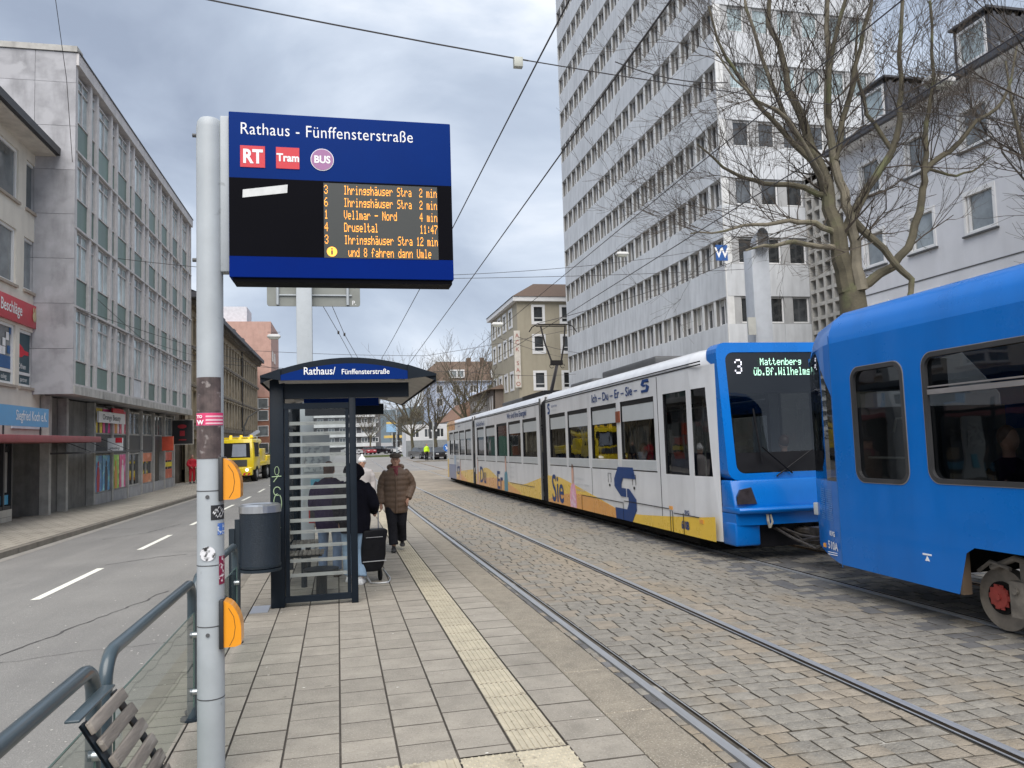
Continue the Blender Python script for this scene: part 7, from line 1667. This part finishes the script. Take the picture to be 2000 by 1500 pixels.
person('woman in black fur-hooded coat and light blue jeans behind the shelter post', (.13, 10.98, gp(10.9)), rad(165), 1.64, blk_c, jeans, pm('white_trainer', (.62, .62, .62), rough=.6), coat_len=.50, bulk=1.28, leg=1.15, hood=(blk_c, 'up'), vox=.013,
       pose=dict(elR=(-.29, .02, 1.14), wrR=(-.24, -.20, 1.02), ankL=(.12, -.10, .085), kneeL=(.13, -.08, .47), ankR=(-.11, .12, .085)))
purp = pm('purple_coat', (.022, .010, .045), rough=.9, spec=.1, var=.3)
person('person in dark purple coat with brown hair seen through the shelter glass', (-.22, 11.7, gp(11.7)), rad(165), 1.66, purp, jeans_d, pm('brown_shoe', (.04, .028, .02), rough=.6), coat_len=.52, bulk=1.25, hair=pm('brown_hair', (.09, .035, .018), rough=.6, var=.3, scale=20), vox=.015)
beige = pm('pale_coat', (.42, .39, .38), rough=.8, var=.15, scale=8)
person('woman with white bobble hat and pale coat behind the shelter post', (.40, 18.2, gp(18)), rad(0), 1.66, beige, dktr, blk, coat_len=.45, bulk=1.2, hat=(wht, 'beanie'), vox=.018)
hv = pm('hi_vis', (.55, .85, .02), rough=.6, emit=.0)
person('worker in yellow high-visibility jacket on the traffic island', (8.95, 86, -.43+.1), rad(20), 1.80, hv, dktr, blk, coat_len=.30, bulk=1.25, hair=hairp, vox=.022)
redc = pm('red_suit', (.50, .010, .025), rough=.6, var=.15)
person('person in bright red suit standing by the far shop corner', (-9.05, 50.2, -.30), rad(30), 1.74, redc, redc, blk, coat_len=.34, bulk=1.25, hair=hairp, vox=.02, pose=dict(elL=(.28, -.04, 1.14), wrL=(.14, -.22, 1.0), elR=(-.28, -.04, 1.14), wrR=(-.14, -.22, 1.0)))
person('person in black coat bent over a grey pushchair near the red-suited person', (-8.15, 50.8, -.30), rad(60), 1.66, blk_c, dktr, blk, coat_len=.45, bulk=1.2, hair=hairp, vox=.022, lean=.10)
t = thing('pushchair', 'small grey and black pushchair beside the person in black', 'pushchair', (-8.50, 50.1, -.30))
b = MB(); b.loft([er(0, 0, .35, .18, .26, 10), er(0, .05, .65, .22, .30, 10), er(0, .12, .95, .18, .16, 10)]); b.build('seat', pm('pram_grey', (.35, .37, .40), rough=.7), t, smooth=True)
b = MB()
for s in (-.22, .22):
    b.tube([(s, .45, 1.0), (s, -.2, .25), (s, -.35, .12)], .014, 5); b.tube([(s, .3, .12), (s, -.1, .6)], .014, 5)
    for yy in (-.35, .3): b.disc((s, yy, .11), .11, (1, 0, 0), .03, 12)
b.build('frame', blk, t)
# shopping trolley
t = thing('shopping_trolley', 'black shopping trolley bag with silver frame next to the woman in black', 'shopping trolley', (.36, 10.95, gp(10.95)), rad(10))
bagm = pm('black_nylon', (.006, .006, .008), rough=.5, spec=.2, var=.3, scale=10, bump=.5, bscale=12)
b = MB(); b.loft([[(x*.15, y*.11+.02, z) for x, y in ((-1, -1), (-.3, -1.1), (.3, -1.1), (1, -1), (1.05, 0), (1, 1), (-1, 1), (-1.05, 0))] if False else [(x*w_+o_, y*.10, z) for x, y in ((-1, -1), (-.3, -1.15), (.3, -1.15), (1, -1), (1.05, 0), (1, 1), (-1, 1), (-1.05, 0))] for z, w_, o_ in ((.16, .12, -.03), (.24, .155, -.02), (.38, .165, 0), (.55, .16, .01), (.70, .17, .03), (.72, .14, .03))]); put('bag', bevel(b.mesh('bag', bagm), .012), t)
b = MB(); b.box(-.16, .17, -.126, -.118, .295, .305).box(-.11, .12, -.128, -.12, .62, .626); b.build('reflective_strip', pm('strip_grey', (.45, .45, .46), rough=.4), t)
b = MB(); b.tube([(-.12, .0, .16), (-.06, -.16, .02), (.03, -.2, .012), (.17, -.2, .012), (.21, -.16, .05), (.15, .02, .16)], .011, 8); b.tube([(-.1, .13, .1), (-.1, .14, .95)], .01, 6); b.tube([(.12, .13, .1), (.12, .14, .95)], .01, 6); b.build('frame', steel, t, smooth=True)
b = MB(); 
for x in (-.19, .12): b.disc((x, .08, .085), .085, (1, 0, 0), .03, 18)
b.build('wheel', rubber, t, smooth=True)
# seated passengers inside the trams
for i, (x, y, zf, lab, c, hc, par) in enumerate([(6.0, 14.9, .55, 'tram passenger in dark coat by the last white tram window', blk_c, hairp, 0), (6.1, 17.9, .55, 'tram passenger with white hair in the second window from the door', dktr, wht, 0), (6.05, 20.6, .55, 'tram passenger in pink top near the gangway of the white tram', pm('dusty_pink', (.35, .12, .14), rough=.8), pm('grey_hair', (.4, .4, .4), rough=.7), 0),
        (7.35, 11.95, .62, 'tram driver in dark blue seen through the white tram windscreen', pm('driver_blue', (.02, .03, .09), rough=.8), hairp, 0), (6.25, 6.25, .62, 'passenger in dark jacket seated behind the blue tram window', blk_c, hairp, 1), (6.35, 5.3, .70, 'passenger resting head on hand further along the blue tram window', blk_c, capm, 1)]):
    t = thing('person', lab, 'person', (x, y, gz(y)+zf), rad(180 if i % 2 else 0))
    b = MB(); b.loft([er(0, 0, .42, .17, .13), er(0, .02, .6, .16, .12), er(0, .02, .85, .20, .13), er(0, .02, .95, .17, .11), er(0, .01, 1.0, .07, .07)])
    for s in (-1, 1): b.tube([(s*.19, .02, .90), (s*.24, -.03, .66), (s*.12, -.25, .58)], [.06, .05, .04], 8); b.tube([(s*.09, 0, .46), (s*.10, -.42, .48), (s*.10, -.44, .05)], [.085, .065, .05], 8)
    put('clothes', remesh(b, 'clothes', c, .02, 2), t)
    b = MB(); b.ell((0, 0, 1.17), .08, .095, .125, 14, 10); b.tube([(0, .01, .97), (0, .01, 1.1)], .055, 10); b.ell((0, -.09, 1.15), .016, .02, .022, 6, 5)
    for s in (-1, 1): hand(b, (s*.12, -.25, .58), (-s*.3, -1, -.2), .95, s)
    put('body', remesh(b, 'body', skin, .014, 1), t)
    b = MB(); b.ell((0, .02, 1.20), .09, .10, .115, 12, 8); put('hair', remesh(b, 'hair', hc, .016, 1), t)

# ------------------------------------------------------------------ vehicles
ty = pm('truck_yellow', (.80, .60, .01), rough=.3, var=.06, coat=.4)
TR = thing('recovery_truck', 'yellow recovery truck with roof light bars driving up the street', 'truck', (-6.85, 52.0, gz(52)), rad(-5))
b = MB(); b.loft([[(-1.2, 0, .75), (1.2, 0, .75), (1.2, 2.1, .75), (-1.2, 2.1, .75)], [(-1.22, -.05, 1.5), (1.22, -.05, 1.5), (1.22, 2.1, 1.5), (-1.22, 2.1, 1.5)], [(-1.1, .18, 2.75), (1.1, .18, 2.75), (1.1, 2.05, 2.75), (-1.1, 2.05, 2.75)]])
put('cab', bevel(b.mesh('cab', ty), .07), TR)
b = MB(); b.quad([(-1.0, -.045, 1.55), (1.0, -.045, 1.55), (.93, .13, 2.5), (-.93, .13, 2.5)]); b.quad([(1.225, .35, 1.6), (1.225, 1.5, 1.6), (1.13, 1.5, 2.5), (1.13, .4, 2.5)]); b.build('windscreen', t_black, TR)
MB().tube([(0, 5.2, 1.6), (0, 4.6, 2.9), (0, 7.6, 3.3)], .16, 6).tube([(-.8, 2.4, 2.1), (-.8, 3.2, 2.9), (.8, 3.2, 2.9), (.8, 2.4, 2.1)], .06, 6).build('crane', rail_m, TR)
MB().quad([(-.15, -.06, 1.62), (.75, -.06, 1.62), (.70, .10, 2.42), (-.12, .10, 2.42)]).build('windscreen_shade', pm('shade_grey', (.25, .28, .33), rough=.4), TR)
b = MB(); b.box(-1.15, 1.15, -.35, .1, .42, .95); put('bumper', bevel(b.mesh('bumper', ty), .05), TR)
b = MB()
for i in range(8): b.prism([(-1.1+.28*i, .44), (-.98+.28*i, .44), (-.88+.28*i, .6), (-1.0+.28*i, .6)], lambda x, z, t_: (x, t_, z), -.36, -.352)
b.build('warning_stripe', redp, TR)
b = MB(); b.box(-.8, .8, -.09, -.052, 1.0, 1.42); 
for i in range(4): b.box(-.75, .75, -.1, -.09, 1.05+.1*i, 1.09+.1*i)
b.build('grille', dark_g, TR)
lampw = pm('headlamp_lit', (1, .95, .8), rough=.3, emit=.7); b = MB()
for x in (-.85, .85): b.disc((x, -.36, .78), .10, (0, 1, 0), .03, 14)
b.build('headlight', lampw, TR)
amb = pm('beacon_amber', (.9, .6, .05), rough=.3, emit=.22); b = MB()
for x in (-.95, -.32, .32, .95): b.tube([(x, .5, 2.86), (x, .5, 3.0)], [.10, .085], 10); b.disc((x*.9, .28, 2.8), .08, (0, 1, 0), .03, 10)
b.build('roof_beacon', amb, TR, smooth=True); b = MB(); b.box(-1.1, 1.1, .35, .7, 2.78, 2.86); b.tube([(-1.05, .2, 2.65), (1.05, .2, 2.65)], .03, 6); b.build('light_bar', ty, TR)
b = MB(); b.box(-1.2, 1.2, 2.2, 8.2, .95, 1.25); b.box(-1.15, 1.15, 2.4, 4.2, 1.25, 2.1); b.box(-1.2, 1.2, 4.6, 8.0, 1.25, 1.6); b.tube([(0, 3.4, 2.2), (0, 7.8, 2.6)], .22, 8); put('recovery_deck', bevel(b.mesh('recovery_deck', ty), .03), TR)
for yy in (1.0, 4.6, 6.1, 7.3):
    for s in (-1, 1): w_ = MB().disc((s*1.05, yy, .5), .5, (1, 0, 0), .32, 22).build('wheel', rubber, TR, smooth=True); MB().disc((s*1.22, yy, .5), .26, (1, 0, 0), .02, 14).build('rim', rail_m, w_)
b = MB()
for s in (-1, 1): b.tube([(s*1.15, .2, 2.5), (s*1.42, .0, 2.45)], .03, 5); b.box(s*1.42-.08, s*1.42+.08, -.05, .02, 1.75, 2.5)
b.build('mirror', blk, TR)
def car(label, loc, yaw, mat, L=4.3, W=1.75, H=1.48, group='cars at the far junction'):
    t = thing('parked_car', label, 'car', loc, yaw, group=group)
    pr = [(-L/2, .35), (-L/2, .70), (-L*.47, .84), (-L*.22, .92), (-L*.08, H-.10), (L*.02, H), (L*.25, H-.02), (L*.40, .98), (L*.49, .90), (L/2, .6), (L/2, .35)]
    b = MB(); b.prism(pr[:4]+[(L*.40, .98)]+pr[8:], lambda y, z, t_: (t_, y, z), -W/2, W/2); put('body', bevel(b.mesh('body', mat), .06, 2, 30), t)
    cab = [(-L*.22, .90), (-L*.08, H-.06), (L*.02, H-.03), (L*.25, H-.05), (L*.40, .95)]
    b = MB(); b.prism(cab, lambda y, z, t_: (t_*(1-.16*(z-.9)/.55), y, z), -W/2+.05, W/2-.05); b.build('windows', g_dark, t)
    b = MB(); b.prism([(-L*.08, H-.08), (L*.02, H-.02), (L*.25, H-.04), (L*.27, H-.09)], lambda y, z, t_: (t_*.84, y, z+.02), -W/2+.05, W/2-.05); b.build('roof', mat, t)
    for yy in (-L*.31, L*.31):
        for s in (-1, 1): w_ = MB().disc((s*(W/2-.1), yy, .32), .32, (1, 0, 0), .22, 18).build('wheel', rubber, t, smooth=True); MB().disc((s*(W/2+.012), yy, .32), .19, (1, 0, 0), .01, 12).build('rim', rail_m, w_)
    for s in (-1, 1): MB().box(s*(W/2-.3)-.18, s*(W/2-.3)+.18, -L/2-.02, -L/2+.04, .62, .76).build('headlight', wht, t); MB().box(s*(W/2-.28)-.14, s*(W/2-.28)+.14, L/2-.04, L/2+.02, .66, .82).build('tail_light', redp, t)
    return t
cb = pm('car_black', (.015, .015, .02), rough=.25, coat=.6); cs = pm('car_silver', (.45, .46, .47), rough=.3, metal=.5); cw = pm('car_white', (.62, .63, .64), rough=.3, coat=.5); cr_ = pm('car_red', (.30, .02, .03), rough=.3, coat=.5); cbl = pm('car_blue', (.02, .035, .09), rough=.25, coat=.6); cgr = pm('car_grey', (.12, .125, .13), rough=.3, coat=.5)
zf = -.44
for lab, x, y, yw, m in [('dark grey car parked left of the hi-vis worker', 9.6, 98, 20, cgr), ('black car parked behind the hi-vis worker', 10.7, 93, 15, cb), ('dark blue car behind the round blue arrow sign', 11.9, 95, -15, cbl), ('black car nearest the white tram tail', 13.6, 93, -20, cb),
        ('small red car crossing the far junction', 4.6, 150, 12, cr_), ('black car behind the small red car', 7.3, 152, 60, cb), ('white car in the middle of the far parked row', 9.3, 152, 70, cw), ('silver car left of the grey lamp mast', 11.0, 154, 75, cs), ('white van-like car right of the grey lamp mast', 12.9, 148, 75, cw), ('pale silver car at the left end of the far row', 1.6, 152, 80, cs)]:
    car(lab, (x, y, zf), rad(yw), m)
# traffic island, arrow sign, signals, masts, barrier
b = MB(); b.prism([(7.3, 84.5), (14.0, 82.6), (14.4, 84.6), (8.0, 86.8)], lambda x, y, t_: (x, y, t_), -.45, -.33); o = b.build('traffic_island', kerb_m, kind='structure')
t = thing('arrow_sign', 'round blue keep-right arrow sign on the traffic island', 'sign', (11.1, 85, -.34)); MB().disc((0, 0, 1.35), .42, (0, 1, 0), .03, 28).build('disc', pm('sign_mid_blue', (.02, .14, .48), rough=.4), t); MB().tube([(0, .04, 0), (0, .04, 1.3)], .04, 8).build('post', pole_m, t)
MB().prism([(-.22, 1.50), (-.16, 1.56), (.06, 1.34), (.06, 1.46), (.15, 1.46), (.15, 1.17), (-.14, 1.17), (-.14, 1.26), (-.01, 1.26)], lambda x, z, t_: (x, t_, z), -.03, -.017).build('arrow', wht, t); MB().disc((0, -.012, 1.35), .425, (0, 1, 0), .004, 28).build('rim', wht, t)
def signal(label, loc, h):
    t = thing('traffic_light', label, 'traffic light', loc, group='traffic lights at the far junction'); MB().tube([(0, 0, 0), (0, 0, h)], .07, 8).build('post', pole_m, t)
    b = MB()
    for z in (h-.9, h-1.9): b.box(-.45, -.15, -.12, .12, z, z+.8).box(.15, .45, -.12, .12, z, z+.8)
    b.build('signal_head', blk, t)
signal('traffic light mast next to the hi-vis worker', (9.75, 86.3, -.34), 4.3); signal('traffic light mast farther left at the junction', (7.2, 110, -.44), 3.4)
t = thing('lamp_mast', 'tall grey lamp mast in the gap at the street end', 'street lamp', (9.3, 140, -.44)); MB().tube([(0, 0, 0), (0, 0, 11.5)], [.14, .08], 8).tube([(0, 0, 11.4), (-.5, 0, 11.9), (-1.3, 0, 12)], .05, 6).build('mast', pole_m, t)
t = thing('filling_station_sign', 'blue and yellow totem sign near the apartment block', 'sign', (8.3, 156, -.44)); MB().box(0, 2.2, 0, .3, 4.2, 5.8).build('board', pm('totem_blue', (.25, .42, .60), rough=.5), t); MB().box(0, 2.2, -.02, .3, 5.8, 6.2).box(-.5, 3.2, 0, .3, 3.0, 3.5).build('yellow_band', pm('totem_yellow', (.6, .42, .12), rough=.5), t); MB().box(1, 1.2, .1, .2, 0, 4.2).build('post', pole_m, t)
t = thing('traffic_cone', 'bright red traffic cone on the roadway beside the shelter', 'cone', (-5.75, 62, -.43)); MB().tube([(0, 0, .03), (0, 0, .75)], [.24, .05], 14).box(-.3, .3, -.3, .3, 0, .04).build('cone', pm('cone_red', (.75, .10, .06), rough=.5), t, smooth=True)
t = thing('street_lamp', 'thin dark curved lamp arm over the yellow truck', 'street lamp', (-7.2, 60, -.3)); MB().tube([(0, 0, 0), (0, 0, 3.6), (.3, 0, 4.3), (1.2, 0, 4.9), (2.8, 0, 5.3)], [.07, .06, .05, .04, .03], 8).box(2.7, 3.1, -.1, .1, 5.05, 5.45).build('mast', dark_g, t)
b = MB(); rng = random.Random(2)
for k in range(3000):
    x = rng.uniform(2.5, 9); y = rng.uniform(118, 126); b.quad([(x, y, -.45), (x+.06, y, -.45), (x+.03, y, -.2)])
b.build('grass', pm('grass', (.10, .12, .05), rough=.9, var=.3), kind='stuff')
